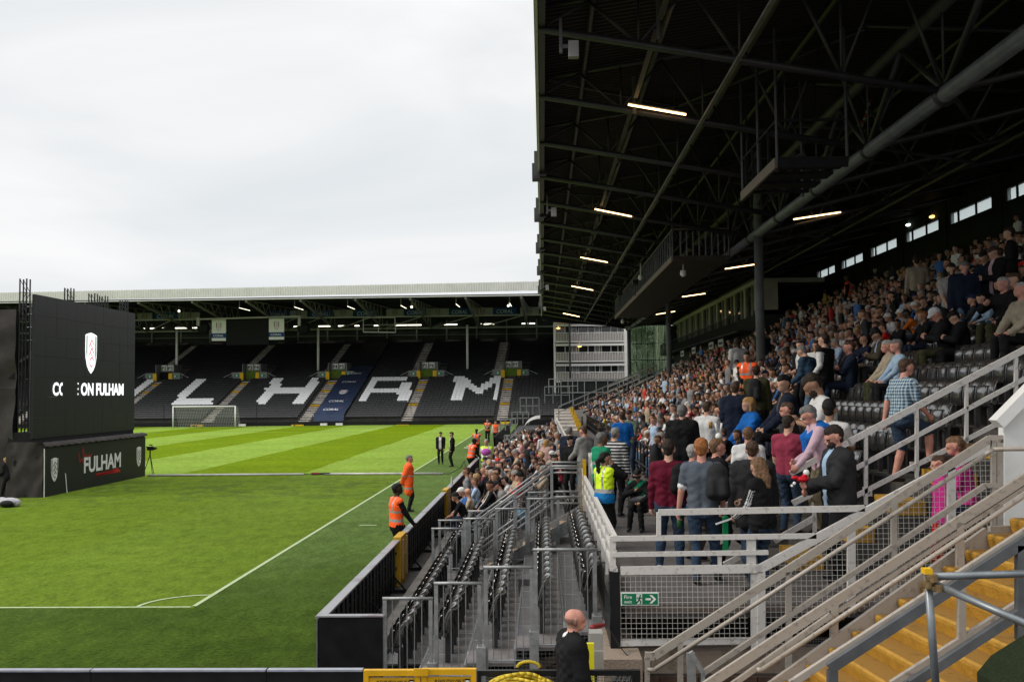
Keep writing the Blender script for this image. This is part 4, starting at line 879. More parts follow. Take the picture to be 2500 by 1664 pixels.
for i, (px, py) in enumerate(((1640, 600), (1600, 625), (1590, 645), (1550, 690), (1575, 608), (1513, 718))):
    p = P(px, py, 42 + i * 3.5); g = MB(); g.box(p.x - .14, p.x + .14, p.y - .3, p.y + .2, p.z - .1, p.z + .12); g.tube(p, p - Vector((0, 0, .7)), .03, 6); g.tube((p.x, p.y - .3, p.z), (p.x, p.y - .42, p.z), .07, 8)
    solo(g, 'broadcast_camera', m_black, 'black broadcast camera on the long gantry, %s from its near end' % ORD[i], 'camera', 'cameras on the long gantry')
# gable glazing
gg = thing('gable_glazing', 'green tinted glazed screen closing the far end of the right stand', 'glazed screen', (0, 0, 0))
gx0, gx1 = 8.25, 11.9
for i in range(8):
    x = gx0 + (gx1 - gx0) * i / 7; q = MB(); q.box(x - .025, x + .025, 93.9, 94.0, 3.0, 9.95); q.build('mullion', m_black, gg)
for z in (4.2, 6.6, 8.25 - .1, 9.9): q = MB(); q.box(gx0, gx1, 93.88, 93.99, z - .035, z + .035); q.build('transom', m_black, gg)
for i in range(7):
    for (z0, z1) in ((3, 4.16), (4.24, 6.56), (6.64, 8.11), (8.19, 9.86)):
        x = gx0 + (gx1 - gx0) * i / 7; q = MB(); q.box(x + .03, x + (gx1 - gx0) / 7 - .03, 94.02, 94.05, z0, z1); q.build('pane', m_green_pane, gg)
# executive boxes along the back of the far half
eb = thing('executive_boxes', 'row of cream framed boxes with dark windows at the back of the far seats', 'building', (0, 0, 0)); m_cream = mat('cream_frame', (.36, .35, .28), .6, var=.15, scale=1)
q = MB(); q.box(12.1, 16, 57, 93.8, 5.0, 8.0); q.build('base_wall', mat('boxes_dark_base', (.028, .028, .028), .8, var=.3), eb)
q = MB(); q.box(12.2, 16, 57, 93.8, 9.8, 10.05); q.build('canopy', m_cream, eb)
y = 57.0; i = 0
while y < 92:
    q = MB(); q.box(12.16, 12.3, y, y + .5, 8.0, 9.8); q.build('frame_post', m_cream, eb)
    w_ = MB(); w_.box(12.26, 12.3, y + .5, y + 1.4, 8.0, 9.75); w_.box(12.26, 12.3, y + 1.5, y + 3.2, 8.0, 9.75); w_.build('window', m_glass, eb)
    q = MB(); q.box(12.16, 12.3, y + 1.4, y + 1.5, 8.0, 9.8); q.build('frame_post', m_cream, eb)
    y += 3.2; i += 1
q = MB(); q.box(11.0, 12.1, 57, 93.8, 7.0, 7.1); q.build('balcony_floor', m_black, eb)
q = MB(); q.box(10.98, 11.02, 57, 93.8, 7.95, 8.0)
y = 57
while y < 93.8: q.box(10.99, 11.01, y, y + .03, 7.1, 7.95); y += .25
q.build('balcony_rail', m_black, eb); o = eb.children[-1]; 
for yy in (78, 72, 64.5, 61):
    q = MB(); q.box(10.93, 10.97, yy, yy + 1.7, 6.4, 6.85, 0); q.box(10.92, 10.93, yy + .25, yy + 1.45, 6.55, 6.68, 1); q.build('name_sign', [mat('grey_sign', (.40, .41, .39), .5), m_sign_bk], eb)
q = MB(); q.box(12.0, 12.15, 56.3, 57, 8.2, 9.9); q.box(12.15, 13.2, 56.3, 56.4, 8.2, 9.9); q.build('end_panel', m_cream, eb)
bx = MB(); bx.box(11.95, 14.0, 93.0, 93.2, 5.2, 9.7, 0); bx.box(12.0, 13.7, 92.95, 93.0, 7.6, 9.3, 1); bx.box(12.0, 13.7, 92.93, 93.0, 6.7, 7.5, 2); bx.build('end_box', [mat('boxes_dark_base', (.028, .028, .028)), m_glass, mat('box_white_dado', (.42, .43, .42), .6)], eb)
# back parapet with lettering
bp_ = MB(); bp_.box(15.2, 15.3, 40, 57, 6.9, 7.75, 0); put_text(bp_, 'Fulham Football Club', (15.18, 56.6, 7.12), (0, -1, 0), (0, 0, 1), .5, 1, width=7.6, offset=.01)
solo(bp_, 'lettered_parapet', [m_dkwall, mat('dull_letter', (.12, .115, .09), .5)], 'dark parapet with pale Fulham Football Club lettering at the back of the crowd', 'parapet')

# ---- pale parapet walls and white rails running up the rake
for (yy, xa, xb, ds) in ((84.0, 2.3, 9.2, 'farthest pale parapet wall rising up the right stand beside empty seats'), (73.0, 2.9, 12.0, 'pale parapet wall rising up the right stand behind the seated crowd')):
    w = thing('parapet_wall', ds, 'wall'); n = int((xb - xa) / 1.5)
    for k in range(n):
        x0 = xa + (xb - xa) * k / n; x1 = xa + (xb - xa) * (k + 1) / n - .03; z0, z1 = max(rake(x0), 1.2), max(rake(x1), 1.2)
        q = MB(); q.hexa([(x0, yy, z0 - .6), (x1, yy, z1 - .6), (x1, yy + .12, z1 - .6), (x0, yy + .12, z0 - .6), (x0, yy, z0 + .95), (x1, yy, z1 + .95), (x1, yy + .12, z1 + .95), (x0, yy + .12, z0 + .95)]); q.build('wall_panel', m_white_wall, w)
    q = MB(); q.beam((xa, yy + .05, max(rake(xa), 1.2) + 1.0), (xb, yy + .05, rake(xb) + 1.0), .2, .1); q.build('coping', m_black, w)
def rail_run(name, ds, pts, posts, drop, w=.075, m=None, hw=None, cat='handrail', lines=(0,), group=None):
    """pts: top line; lines: vertical offsets of the parallel rails; posts: parameters along the top line"""
    t = thing(name, ds, cat, (0, 0, 0), 0, group); m = m or m_white_rail
    for li, off in enumerate(lines):
        q = MB()
        for a, b in zip(pts, pts[1:]): q.beam(Vector(a) - Vector((0, 0, off)), Vector(b) - Vector((0, 0, off)), hw or w * .6, w if li == 0 else w * .8)
        q.build('rail', m, t)
    for (p, dr) in posts:
        q = MB(); p = Vector(p); q.beam(p - Vector((0, 0, .02)), p - Vector((0, 0, dr)), w * .75, hw or w * .6, up=(0, 1, 0)); q.build('post', m, t)
    return t
def lerp3(a, b, t): return Vector(a).lerp(Vector(b), t)
a, b, c = P(1845, 885, 39), P(2044, 783, 39), P(2090, 762, 39); a.y = b.y = c.y = 39
rail_run('aisle_handrail', 'white double handrail climbing the aisle through the middle of the crowd', [a, b, b + Vector((0, 0, .45)), b + Vector((.9, 0, .45 + .25))], [(lerp3(a, b, t), .9) for t in (.0, .25, .5, .75)] + [(b + Vector((0, 0, .45)), 1.3), (b + Vector((.9, 0, .7)), 1.3), (b + Vector((.45, 0, .57)), 1.2)], 0, .11, lines=(0, .42))
a, b = P(1364, 992, 71), P(1603, 889, 71)
rail_run('aisle_handrail', 'grey double handrail climbing past the farthest empty seats', [a, b], [(lerp3(a, b, t), 1.0) for t in (0, .15, .3, .45, .6, .75, .9, 1)], 0, .09, m_galv, lines=(0, .4), )
a, b = P(1460, 985, 60), P(1530, 950, 60)
a, b = P(1484, 944, 80), P(1560, 912, 80)
rail_run('aisle_handrail', 'short pale handrail frame among the farthest empty seats', [a, b], [(lerp3(a, b, t), 1.1) for t in (0, .5, 1)], 0, .09, m_white_rail, lines=(0, .4, .8))
# black barrier in front of the first row
bk = thing('front_barrier', 'black tubular barrier between the concourse and the first row of the crowd', 'barrier')
for z in (1.5, 2.15): q = MB(); q.tube((3.0, 18.5, z), (3.0, 70, z), .028, 8); q.build('rail', m_black, bk)
y = 18.5
while y < 70: 
    q = MB(); q.tube((3.0, y, 1.2), (3.0, y, 2.15), .024, 6); q.build('post', m_black, bk); y += 1.0 if y > 24 else .25
# far corner: concourse steps with yellow edges
fc = thing('corner_steps', 'concrete corner steps with yellow edge blocks at the far end of the concourse', 'steps')
for k in range(7):
    q = MB(); q.box(.95, 2.5, 62 + k * 3.0, 65 + k * 3, 1.2 + .0, 1.2 + .16 * (k + 1), 0); q.build('step', mat('aisle_step', (.4, .4, .4)), fc)
    for xx in (2.1,): q = MB(); q.box(xx, xx + .35, 62 + k * 3.0 - .1, 62 + k * 3 + .5, 1.2 + .16 * (k + 1), 1.2 + .16 * (k + 1) + .2); q.build('yellow_block', m_yel, fc)
# ================================================================== LOWER TIER BY THE TOUCHLINE
LX0, LRUN, LRISE = -1.98, .645, .195
def lz(i): return -.13 + LRISE * i
def lx(i): return LX0 + LRUN * i
lt_ = thing('lower_tier', 'shallow lower tier of grey deck boards between the pitch fence and the concourse wall', 'terrace', (0, 0, 0))
m_deck = mat('deck_board', (.20, .185, .18), .6, var=.25, scale=5, bump=.2, bscale=40)
m_joint = mat('deck_joint', (.42, .42, .42), .4, .4)
board = {}
for i in range(5):
    x0, x1 = lx(i) - .33, lx(i) + LRUN - .335
    y = 13.05 + (0, 0, 0, 0, 0)[i]
    key = 'b'; 
    if key not in board:
        q = MB(); q.box(0, LRUN - .01, 0, 1.19, -.04, 0); board[key] = q.mesh('deck_board', m_deck)
    while y < 44:
        o = link('deck_board', board[key], lt_, (x0, y, lz(i))); y += 1.22
    j = MB(); yy = 13.05
    while yy < 44: j.box(x0, x1, yy + 1.193, yy + 1.217, lz(i) - .03, lz(i) + .002); yy += 1.22
    o = j.build('joint_strips', m_joint, lt_); o['kind'] = 'stuff'
    q = MB(); q.box(x0, x1, 44.1, 92, lz(i) - .04, lz(i)); q.build('deck', m_deck, lt_)
    q = MB(); q.box(x0 - .03, x0 - .005, 13.0, 92, lz(i) - LRISE - .05, lz(i) - .005); q.build('riser', m_galv, lt_)
q = MB(); q.box(-2.52, -2.34, 13, 92, -.1, .13); q.build('kerb', m_conc, lt_)
q = MB(); q.box(-2.9, -2.53, 13, 92, -.15, -.02); q.build('gutter', m_conc_dk, lt_)
# near end: void with braces and wire netting
m_wire = mat('thin_wire', (.20, .21, .21), .5, .4)
q = MB()
for (a, b) in (((-.9, 13.3, -.1), (.7, 13.3, .45)), ((-1.2, 13.5, -.05), (.6, 13.5, .1)), ((.1, 13.2, -.1), (-.15, 13.2, .3))): q.beam(a, b, .07, .1)
q.build('timber_brace', mat('old_timber', (.16, .13, .10), .8, var=.3), lt_)
q = MB(); q.box(-2.3, .8, 13.9, 14.0, -.15, .0); q.build('void_back', m_matt_black, lt_)
def wire_grid(mb, x0, x1, z0f, z1f, y, step, r=.0016):
    """vertical wires between two height functions plus horizontals clipped to them"""
    x = x0
    while x <= x1 + 1e-6:
        a, b = z0f(x), z1f(x)
        if b > a: mb.beam((x, y, a), (x, y, b), 2 * r)
        x += step
    zl = min(z0f(x0), z0f(x1)); zh = max(z1f(x0), z1f(x1)); z = math.ceil(zl / step) * step
    while z < zh:
        xs_ = [x for x in np.arange(x0, x1 + .001, step / 2) if z0f(x) <= z <= z1f(x)]
        if len(xs_) > 1: mb.beam((xs_[0], y + r, z), (xs_[-1], y + r, z), 2 * r)
        z += step
q = MB(); wire_grid(q, -1.35, .78, lambda x: -.14, lambda x: lz(4) + .0 if x > .2 else (lz(3) if x > -.4 else lz(2)), 12.96, .05, .0016); o = q.build('wire_netting', m_wire, lt_); o['kind'] = 'stuff'
# guard rails in front of each row, near end and at the aisle
def guard(ds, x0, x1, y, zt, zb, step=.095, group='grey guard rails across the lower tier'):
    g = thing('guard_rail', ds, 'guard rail', (0, 0, 0), 0, group)
    q = MB(); q.tube((x0, y, zt), (x1, y, zt), .021, 8); q.build('top_rail', m_galv, g, True)
    for x in (x0 + .03, x1 - .03): q = MB(); q.box(x - .025, x + .025, y - .025, y + .025, zb, zt - .02); q.build('post', m_galv, g)
    x = x0 + .03 + step; b = MB(); b.tube((0, 0, 0), (0, 0, zt - zb - .12), .006, 5); me = b.mesh('bar', m_galv)
    while x < x1 - .05: link('bar', me, g, (x, y, zb + .1)); x += step
    q = MB(); q.tube((x0, y, zb + .1), (x1, y, zb + .1), .01, 6); q.build('bottom_rail', m_galv, g)
gx_ = [(934, 1057), (1059, 1176), (1180, 1304), (1301, 1457)]
gy_ = [1460, 1423, 1384, 1341]
for k in range(4):
    a, b = P(gx_[k][0], gy_[k], 13.0), P(gx_[k][1], gy_[k], 13.0)
    guard('grey barred rail at the near end of the lower tier, %s from the fence' % ORD[k], a.x, b.x, 13.0 - .0, a.z, lz(k) - .05)
    q = MB(); q.box(b.x - .07, b.x + .05, 12.92, 13.12, lz(k) - .25, lz(k) + .42); solo(q, 'steel_foot_box', m_galv, 'grey steel box at the foot of the %s near guard rail' % ORD[k], 'steel box', 'steel boxes at the guard rail feet')
for (dy, nm_) in ((20.4, 'near'), (21.7, 'far')):
    for k in range(4):
        guard('grey barred rail on the %s side of the small staircase, %s from the fence' % (nm_, ORD[k]), lx(k) - .3, lx(k) + .36, dy, lz(k) + 1.12, lz(k), .12)
# the small staircase up to the concourse
st = thing('small_staircase', 'grey steel staircase with tan treads climbing from the lower tier to the concourse', 'staircase', (0, 0, 0))
for k in range(8):
    x = -1.2 + .25 * k; z = .08 + .145 * k
    q = MB(); q.box(x, x + .27, 20.55, 21.55, z, z + .04); q.build('tread', mat('tan_tread', (.36, .26, .17), .7, var=.25), st)
for yy in (20.5, 21.6): q = MB(); q.beam((-1.3, yy, .0), (.78, yy, 1.17), .04, .24); q.build('stringer', m_galv, st)
for yy in (20.5, 21.6):
    for off in (0, .13, .62, .75):
        q = MB(); q.tube((-1.45, yy, 1.07 - off), (.165, yy, 2.22 - off), .021, 8); q.tube((.165, yy, 2.22 - off), (.78, yy, 2.22 - off), .021, 8); q.build('handrail', m_galv, st, True)
    for x in (-1.4, -.6, .165, .75):
        zt = 1.07 + (x + 1.45) * .712 if x < .165 else 2.22
        q = MB(); q.box(x - .025, x + .025, yy - .025, yy + .025, zt - 1.05, zt); q.build('post', m_galv, st)
q = MB(); wire_grid(q, -1.3, .1, lambda x: .1 + (x + 1.45) * .70, lambda x: .95 + (x + 1.45) * .70, 21.62, .05, .0018); o = q.build('wire_mesh', m_wire, st); o['kind'] = 'stuff'
for x in (.82,): 
    for yy in (20.45, 24.0):
        q = MB(); q.box(x - .03, x + .04, yy - .04, yy + .04, 1.2, 2.35); solo(q, 'yellow_post', m_yel, 'slim yellow post on the concourse wall %s the small staircase' % ('beside' if yy < 22 else 'beyond'), 'post', 'yellow posts on the concourse wall')
q = MB(); q.box(-.45, -.1, 17.2, 17.8, lz(2), lz(2) + .3); solo(q, 'step_box', [m_deck], 'small grey step box standing on the lower tier boards', 'box')

# pitch-side fence
fn = thing('pitch_fence', 'black slatted pitch side fence with a pale top running along the touchline', 'fence', (0, 0, 0))
FX_, FZ = -2.9, .87
m_cap = mat('fence_cap', (.20, .20, .21), .35, .1, var=.5, scale=2.0, dirt=(.09, .02, .03)); m_slat = mat('fence_slat_black', (.008, .008, .009), .45, var=.3)
sl = MB(); sl.box(-.02, .03, 0, .17, -.02, FZ - .03); slm = sl.mesh('slat', m_slat); bl = MB(); bl.box(-.035, -.02, 0, 2.4, .05, FZ - .03); 
GATES = [(19.7, 20.5), (29.2, 30.0)]
y = 13.0; n = 0
while y < 45:
    if not any(a - .1 < y < b for a, b in GATES): link('slat', slm, fn, (FX_, y, 0))
    y += .36 if n % 2 else .30; n += 1
y = 13.0
while y < 45:
    y1 = min(y + 2.4, 45.2)
    q = MB(); q.box(FX_ - .06, FX_ + .08, y, y1 - .02, FZ - .03, FZ); q.build('cap', m_cap, fn)
    q = MB(); q.box(FX_ - .02, FX_ + .02, y, y1 - .02, .30, .34); q.box(FX_ - .02, FX_ + .02, y, y1 - .02, .03, .07); q.box(FX_ - .01, FX_ + .02, y, y1 - .02, .60, .63); q.build('horizontal_bar', m_slat, fn)
    q = MB(); q.box(FX_ - .045, FX_ - .03, y, y1 - .02, -.02, FZ - .05); q.build('outer_board', mat('pale_back_board', (.16, .17, .18), .5, var=.3), fn)
    q = MB(); q.beam((FX_ + .05, y + 1.2, .02), (FX_ + .30, y + 1.2, .02), .06); q.beam((FX_ + .05, y + 1.2, .3), (FX_ + .28, y + 1.2, .04), .03); q.build('foot_brace', m_slat, fn)
    y += 2.4
q = MB(); q.box(FX_, -2.08, 12.95, 13.03, -.05, FZ); q.build('end_board', m_black, fn); q = MB(); q.box(FX_ - .03, -2.06, 12.93, 13.05, FZ + .002, FZ + .02); q.build('end_cap', m_cap, fn)
for (a, b), ds in zip(GATES, ('yellow timber gate in the black fence where the steward leans', 'farther yellow timber gate in the black fence')):
    g = MB(); g.box(FX_ - .05, FX_ + .1, a, b, -.02, FZ + .05, 0); g.box(FX_ + .1, FX_ + .14, a + .1, a + .16, .1, FZ, 1); g.box(FX_ + .1, FX_ + .14, b - .16, b - .1, .1, FZ, 1); g.box(FX_ + .1, FX_ + .12, a + .2, b - .2, .5, .56, 1)
    solo(g, 'fence_gate', [mat('yellow_gate_timber', (.50, .29, .02), .5, var=.25, scale=5), mat('gate_worn_edge', (.33, .22, .1), .7)], ds, 'gate', 'yellow gates in the pitch fence')
# far enclosure: black screens, dugout canopy, railings
q = MB(); q.box(-2.95, -1.2, 60, 60.08, -.02, 1.0); q.box(-2.95, -2.87, 60, 88, -.02, 1.1); solo(q, 'black_screen_fence', [m_matt_black], 'black cloth covered fence beyond the lower tier crowd', 'fence')
q = MB(); a = P(1177, 1073, 47); q.box(-2.85, -2.0, 47, 47.1, 0, .85); solo(q, 'black_board', [m_matt_black], 'black board standing behind the yellow vested steward', 'board')
dg_ = MB(); 
for k in range(8):
    a0, a1 = math.pi * .5 * k / 8, math.pi * .5 * (k + 1) / 8
    for j in range(6):
        y0 = 66 + j * 1.6; c = lambda t, yy: (-.2 - 1.2 * math.cos(t), yy, 1.0 + 1.0 * math.sin(t)); dg_.quad(c(a0, y0), c(a0, y0 + 1.55), c(a1, y0 + 1.55), c(a1, y0), 0)
dg_.box(-1.4, .1, 66, 75.6, .1, 1.0, 1)
solo(dg_, 'dugout_canopy', [mat('translucent_canopy', (.45, .44, .42), .4, var=.15), m_galv], 'pale curved dugout canopy beyond the lower tier crowd', 'dugout')
for i, (px, py, w_, h_, d) in enumerate(((1250, 1035, 40, 30, 78), (1270, 1010, 46, 40, 92), (1222, 1050, 36, 28, 66), (1330, 985, 60, 42, 100), (1340, 960, 70, 36, 108), (1232, 1082, 44, 20, 52))):
    a, b = P(px, py, d), P(px + w_, py - h_, d); q = MB()
    for z in (a.z + (b.z - a.z) * .5, b.z): q.beam((a.x, d, z), (b.x, d, z), .07)
    n = 4
    for k in range(n): x = a.x + (b.x - a.x) * k / (n - 1); q.beam((x, d, a.z), (x, d, b.z), .07)
    solo(q, 'railing_frame', m_galv, 'grey railing frame in the far corner, %s counting from the camera' % ORD[[5, 2, 0, 1, 3, 4].index(i)], 'railing', 'grey railings in the far corner')
q = MB(); q.box(2.0, 14.5, 112, 112.4, 0, 5.1, 0)
for k in range(10): q.box(2.0 + k * 1.3, 2.08 + k * 1.3, 111.9, 112.0, 2.0, 5.0, 1)
q.box(2, 14.5, 111.9, 112, 4.9, 5.05, 1); q.box(2, 14.5, 111.88, 112, 3.6, 3.7, 1)
solo(q, 'corner_wall', [m_dkwall, m_galv], 'dark corner wall with grey rails below the balcony building', 'wall')

# ================================================================== CONCOURSE RAILINGS, MESH AND YELLOW STAIRS
YA = 11.9
cr_ = thing('corner_railing', 'weathered white railing round the near corner of the concourse with wire mesh below', 'railing', (0, 0, 0))
def zA(px, py, d=YA): return P(px, py, d).z
x0, x1 = P(1496, 1312, YA).x, P(1862, 1312, YA).x
for (py, ya, yb, h) in ((1312, 1496, 1992, .058), (1351, 1496, 1875, .052), (1390, 1515, 1860, .095)):
    q = MB(); a, b = P(ya, py + 2, YA), P(yb, py - (yb - ya) * .0096, YA); q.beam(a, b, .05, h); q.build('rail', m_white_rail, cr_)
q = MB(); q.beam(P(1608, 1250, YA), P(2110, 1240, YA), .05, .07); q.beam(P(1608, 1250, YA), P(1608, 1312, YA), .05, .05, up=(0, 1, 0)); q.build('rail', m_white_rail, cr_)
for px, py0, py1, w in ((1496, 1308, 1392, .07), (1834, 1308, 1392, .10), (1845, 1392, 1592, .11), (1757, 1380, 1352, .04)):
    q = MB(); q.beam(P(px, py0, YA + .03), P(px, py1, YA + .03), w, .06, up=(0, 1, 0)); q.build('post', m_white_rail, cr_)
q = MB(); q.box(P(1488, 1390, YA).x, P(1512, 1390, YA).x, YA - .02, YA + .2, P(1500, 1592, YA).z, P(1500, 1395, YA).z); q.build('black_post', m_black, cr_)
q = MB(); xa, xb = P(1514, 1400, YA).x, P(1826, 1400, YA).x; zt, zb_ = P(1600, 1398, YA).z, P(1600, 1560, YA).z
m_mesh = mat('mesh_wire', (.52, .50, .46), .5, .1)
wire_grid(q, xa, xb, lambda x: zb_, lambda x: zt, YA, .060, .0023); o = q.build('wire_mesh', m_mesh, cr_); o['kind'] = 'stuff'
q = MB(); q.beam(P(1514, 1568, YA + .03), P(1845, 1562, YA + .03), .05, .07); q.build('bottom_rail', m_white_rail, cr_)
q = MB(); wire_grid(q, xa, P(2060, 1500, YA).x, lambda x: P(1600, 1592, YA).z, lambda x: zb_, YA + .1, .030, .0016); o = q.build('fine_netting', m_wire, cr_); o['kind'] = 'stuff'
# long side of the corner railing runs away along the concourse wall
for z, w in ((2.0, .07), (1.81, .055), (1.62, .055)):
    q = MB(); q.beam((.83, YA, z), (.83, 24, z), .05, w); q.build('rail', m_white_rail, cr_)
for k in range(12): q = MB(); q.beam((.83, YA + 1.0 * k + .5, 1.25), (.83, YA + 1.0 * k + .5, 2.0), .05, .05, up=(0, 1, 0)); q.build('post', m_white_rail, cr_)
q = MB(); q.box(.76, .80, 12.0, 13.0, .2, 1.3); q.build('side_board', m_black, cr_)
cr2 = thing('concourse_side_rail', 'long white rail on the concourse wall running away beyond the steward', 'railing', (0, 0, 0))
for z in (2.0, 1.65): q = MB(); q.beam((.88, 24.3, z), (.88, 66, z), .06, .08); q.build('rail', m_white_rail, cr2)
for k in range(28): q = MB(); q.beam((.88, 24.3 + 1.5 * k, 1.25), (.88, 24.3 + 1.5 * k, 2.0), .05, .05, up=(0, 1, 0)); q.build('post', m_white_rail, cr2)
q = MB(); 
for k in range(14): q.beam((1.05, 22.0 + .22 * k, 1.25), (1.05, 22.0 + .22 * k, 2.3), .05, .03, up=(0, 1, 0))
q.beam((1.05, 22, 2.3), (1.05, 24.9, 2.3), .06); q.beam((1.05, 24.9, 2.3), (1.65, 24.9, 2.3), .06); q.beam((1.65, 24.9, 2.3), (1.65, 24.9, 1.25), .06, up=(0, 1, 0)); solo(q, 'white_gate', m_white_rail, 'white barred gate on the concourse beside the grey hooded man', 'gate')
# fire exit sign
fx = thing('fire_exit_sign', 'green Fire exit sign with running man and arrow on the wire mesh', 'sign', (0, 0, 0))
a, b = P(1516, 1477, YA - .06), P(1608, 1445, YA - .06); q = MB(); q.box(a.x, b.x, YA - .065, YA - .045, a.z, b.z, 0); q.build('frame', m_white, fx)
W_, H_ = b.x - a.x, b.z - a.z; q = MB(); q.box(a.x + .012, b.x - .012, YA - .072, YA - .066, a.z + .012, b.z - .012); q.build('green_plate', mat('sign_green', (.005, .17, .07), .4), fx)
q = MB(); o_ = Vector((a.x, YA - .074, a.z)); X_ = Vector((1, 0, 0)); Z_ = Vector((0, 0, 1))
put_text(q, 'Fire', o_ + X_ * W_ * .09 + Z_ * H_ * .55, X_, Z_, H_ * .27, 0, width=W_ * .2, offset=.012); put_text(q, 'exit', o_ + X_ * W_ * .09 + Z_ * H_ * .2, X_, Z_, H_ * .24, 0, width=W_ * .2, offset=.012)
def sp2(pts, mi=0, l=0.0): q.add([o_ + X_ * (x * W_) + Z_ * (z * H_) - Vector((0, l, 0)) for x, z in pts], [tuple(range(len(pts)))], mi)
sp2([(.41, .12), (.56, .12), (.56, .9), (.41, .9)]); sp2([(.65, .42), (.79, .42), (.79, .58), (.65, .58)]); sp2([(.75, .18), (.82, .18), (.93, .5), (.86, .5)]); sp2([(.86, .5), (.93, .5), (.82, .82), (.75, .82)])
for pts in ([(.49, .72), (.53, .72), (.53, .84), (.49, .84)], [(.45, .45), (.50, .42), (.535, .66), (.475, .70)], [(.38, .18), (.41, .14), (.50, .42), (.46, .46)], [(.48, .42), (.52, .42), (.545, .30), (.52, .14), (.49, .14), (.51, .30)], [(.51, .66), (.58, .58), (.57, .53), (.50, .60)], [(.48, .68), (.42, .62), (.43, .52), (.45, .53), (.45, .60)]): sp2(pts, 1, .003)
q.build('lettering', [m_white, mat('sign_dark_green', (.004, .09, .04), .4)], fx)

# inclined mesh panel (A), handrails (B, C), front rails (D, E)
def incl(name, ds, d, tops, w, h, posts, m, mesh=None, extra=()):
    t = thing(name, ds, 'stair railing', (0, 0, 0)); q = MB()
    pp = [P(x, y, d) for x, y in tops]
    for a, b in zip(pp, pp[1:]): q.beam(a, b, w, h)
    q.build('top_rail', m, t)
    for (px, y0, y1, pw) in posts: q = MB(); q.beam(P(px, y0, d), P(px, y1, d), pw, w, up=(0, 1, 0)); q.build('post', m, t)
    for (pts, r, kind, dd) in extra:
        q = MB(); pq = [P(x, y, dd) for x, y in pts]
        for a, b in zip(pq, pq[1:]):
            if kind == 'tube': q.tube(a, b, r, 10)
            else: q.beam(a, b, r, r)
        q.build('handrail' if kind == 'tube' else 'lower_rail', m, t, kind == 'tube')
    if mesh:
        (xa, xb, f0, f1) = mesh; q = MB(); A_, B_ = P(xa, 1400, d).x, P(xb, 1400, d).x
        def fz(f): return lambda x: (CH - (f((x * F / d) + 1325) - 952) * d / F)
        wire_grid(q, A_, B_, fz(f0), fz(f1), d + .02, .060, .0023); o = q.build('wire_mesh', m_mesh, t); o['kind'] = 'stuff'
    return t
m_beige = mat('beige_rail_paint', (.32, .285, .245), .5, .1, var=.2, scale=14, dirt=(.19, .16, .14), detail=9); m_dkrail = mat('dark_grey_rail', (.10, .105, .11), .5, .3, var=.3, scale=5)
incl('stair_mesh_panel', 'weathered white inclined panel of wire mesh behind the handrails of the yellow stairs', YA, [(1845, 1393), (2122, 1244), (2440, 1072)], .05, .10, [(1858, 1395, 1590, .09), (2078, 1275, 1480, .09), (2322, 1140, 1290, .09)], m_white_rail,
     mesh=(1868, 2436, lambda x: 1590 - max(0, (x - 1868)) * .52, lambda x: 1392 - (x - 1845) * .538))
incl('stair_handrail', 'beige inclined railing with a round handrail along the far side of the yellow stairs', 11.4, [(1575, 1600), (1597, 1600), (2416, 1071), (2448, 1071)], .05, .085, [(1580, 1602, 1664, .055), (1661, 1565, 1668, .06), (1925, 1395, 1630, .065), (2182, 1228, 1465, .065), (2440, 1072, 1306, .07), (2425, 1074, 1306, .05)], m_beige,
     extra=[([(1580, 1634), (1597, 1634), (2405, 1110), (2425, 1096), (2620, 1094)], .024, 'tube', 11.25), ([(1715, 1642), (2405, 1184), (2440, 1184)], .055, 'beam', 11.4)])
incl('stair_handrail', 'beige inclined railing with a round handrail rising directly over the yellow step ends', 10.25, [(1700, 1688), (1900, 1556), (2500, 1168), (2620, 1092)], .05, .09, [(2036, 1475, 1612, .075), (2343, 1275, 1415, .075)], m_beige,
     extra=[([(1848, 1634), (1860, 1634), (2620, 1130)], .024, 'tube', 10.1), ([(1745, 1700), (2028, 1500)], .05, 'beam', 10.2), ([(2045, 1490), (2335, 1300)], .04, 'beam', 10.25), ([(2352, 1287), (2620, 1112)], .04, 'beam', 10.25)])
incl('front_stair_rail', 'dark grey inclined railing nearest the camera across the yellow stairs', 7.6, [(2024, 1630), (2500, 1320), (2700, 1190)], .06, .075, [(2032, 1634, 1700, .07), (2489, 1330, 1560, .05)], m_dkrail, extra=[([(2190, 1690), (2500, 1487), (2600, 1420)], .065, 'beam', 7.6), ([(2212, 1660), (2240, 1700)], .03, 'beam', 7.5)])
incl('inner_stair_rail', 'pale beige inclined railing behind the dark front rail on the yellow stairs', 8.0, [(1930, 1668), (2500, 1298), (2700, 1168)], .05, .05, [(2347, 1430, 1562, .055)], m_beige, extra=[([(2176, 1668), (2500, 1462), (2600, 1400)], .045, 'beam', 8.0)])
# the yellow stairs
_p0, _p1 = P(2191, 1459, 10.28), P(2774, 1077, 10.28); _run, _rise, _z0 = (_p1.x - _p0.x) / 10, (_p1.z - _p0.z) / 10, _p0.z
ys = thing('yellow_staircase', 'wide staircase of worn yellow tread plates climbing to the right', 'staircase', (_p0.x, 10.28, 0), math.radians(7))
m_tread = bpy.data.materials.new('yellow_tread_plate'); m_tread.use_nodes = True
_t = m_tread.node_tree; _b = _t.nodes['Principled BSDF']; _tc = _t.nodes.new('ShaderNodeTexCoord'); _v = _t.nodes.new('ShaderNodeTexVoronoi'); _v.inputs['Scale'].default_value = 34
_t.links.new(_tc.outputs['Object'], _v.inputs['Vector']); _bp = _t.nodes.new('ShaderNodeBump'); _bp.inputs['Strength'].default_value = .8; _bp.inputs['Distance'].default_value = .008; _t.links.new(_v.outputs['Distance'], _bp.inputs['Height']); _t.links.new(_bp.outputs[0], _b.inputs['Normal'])
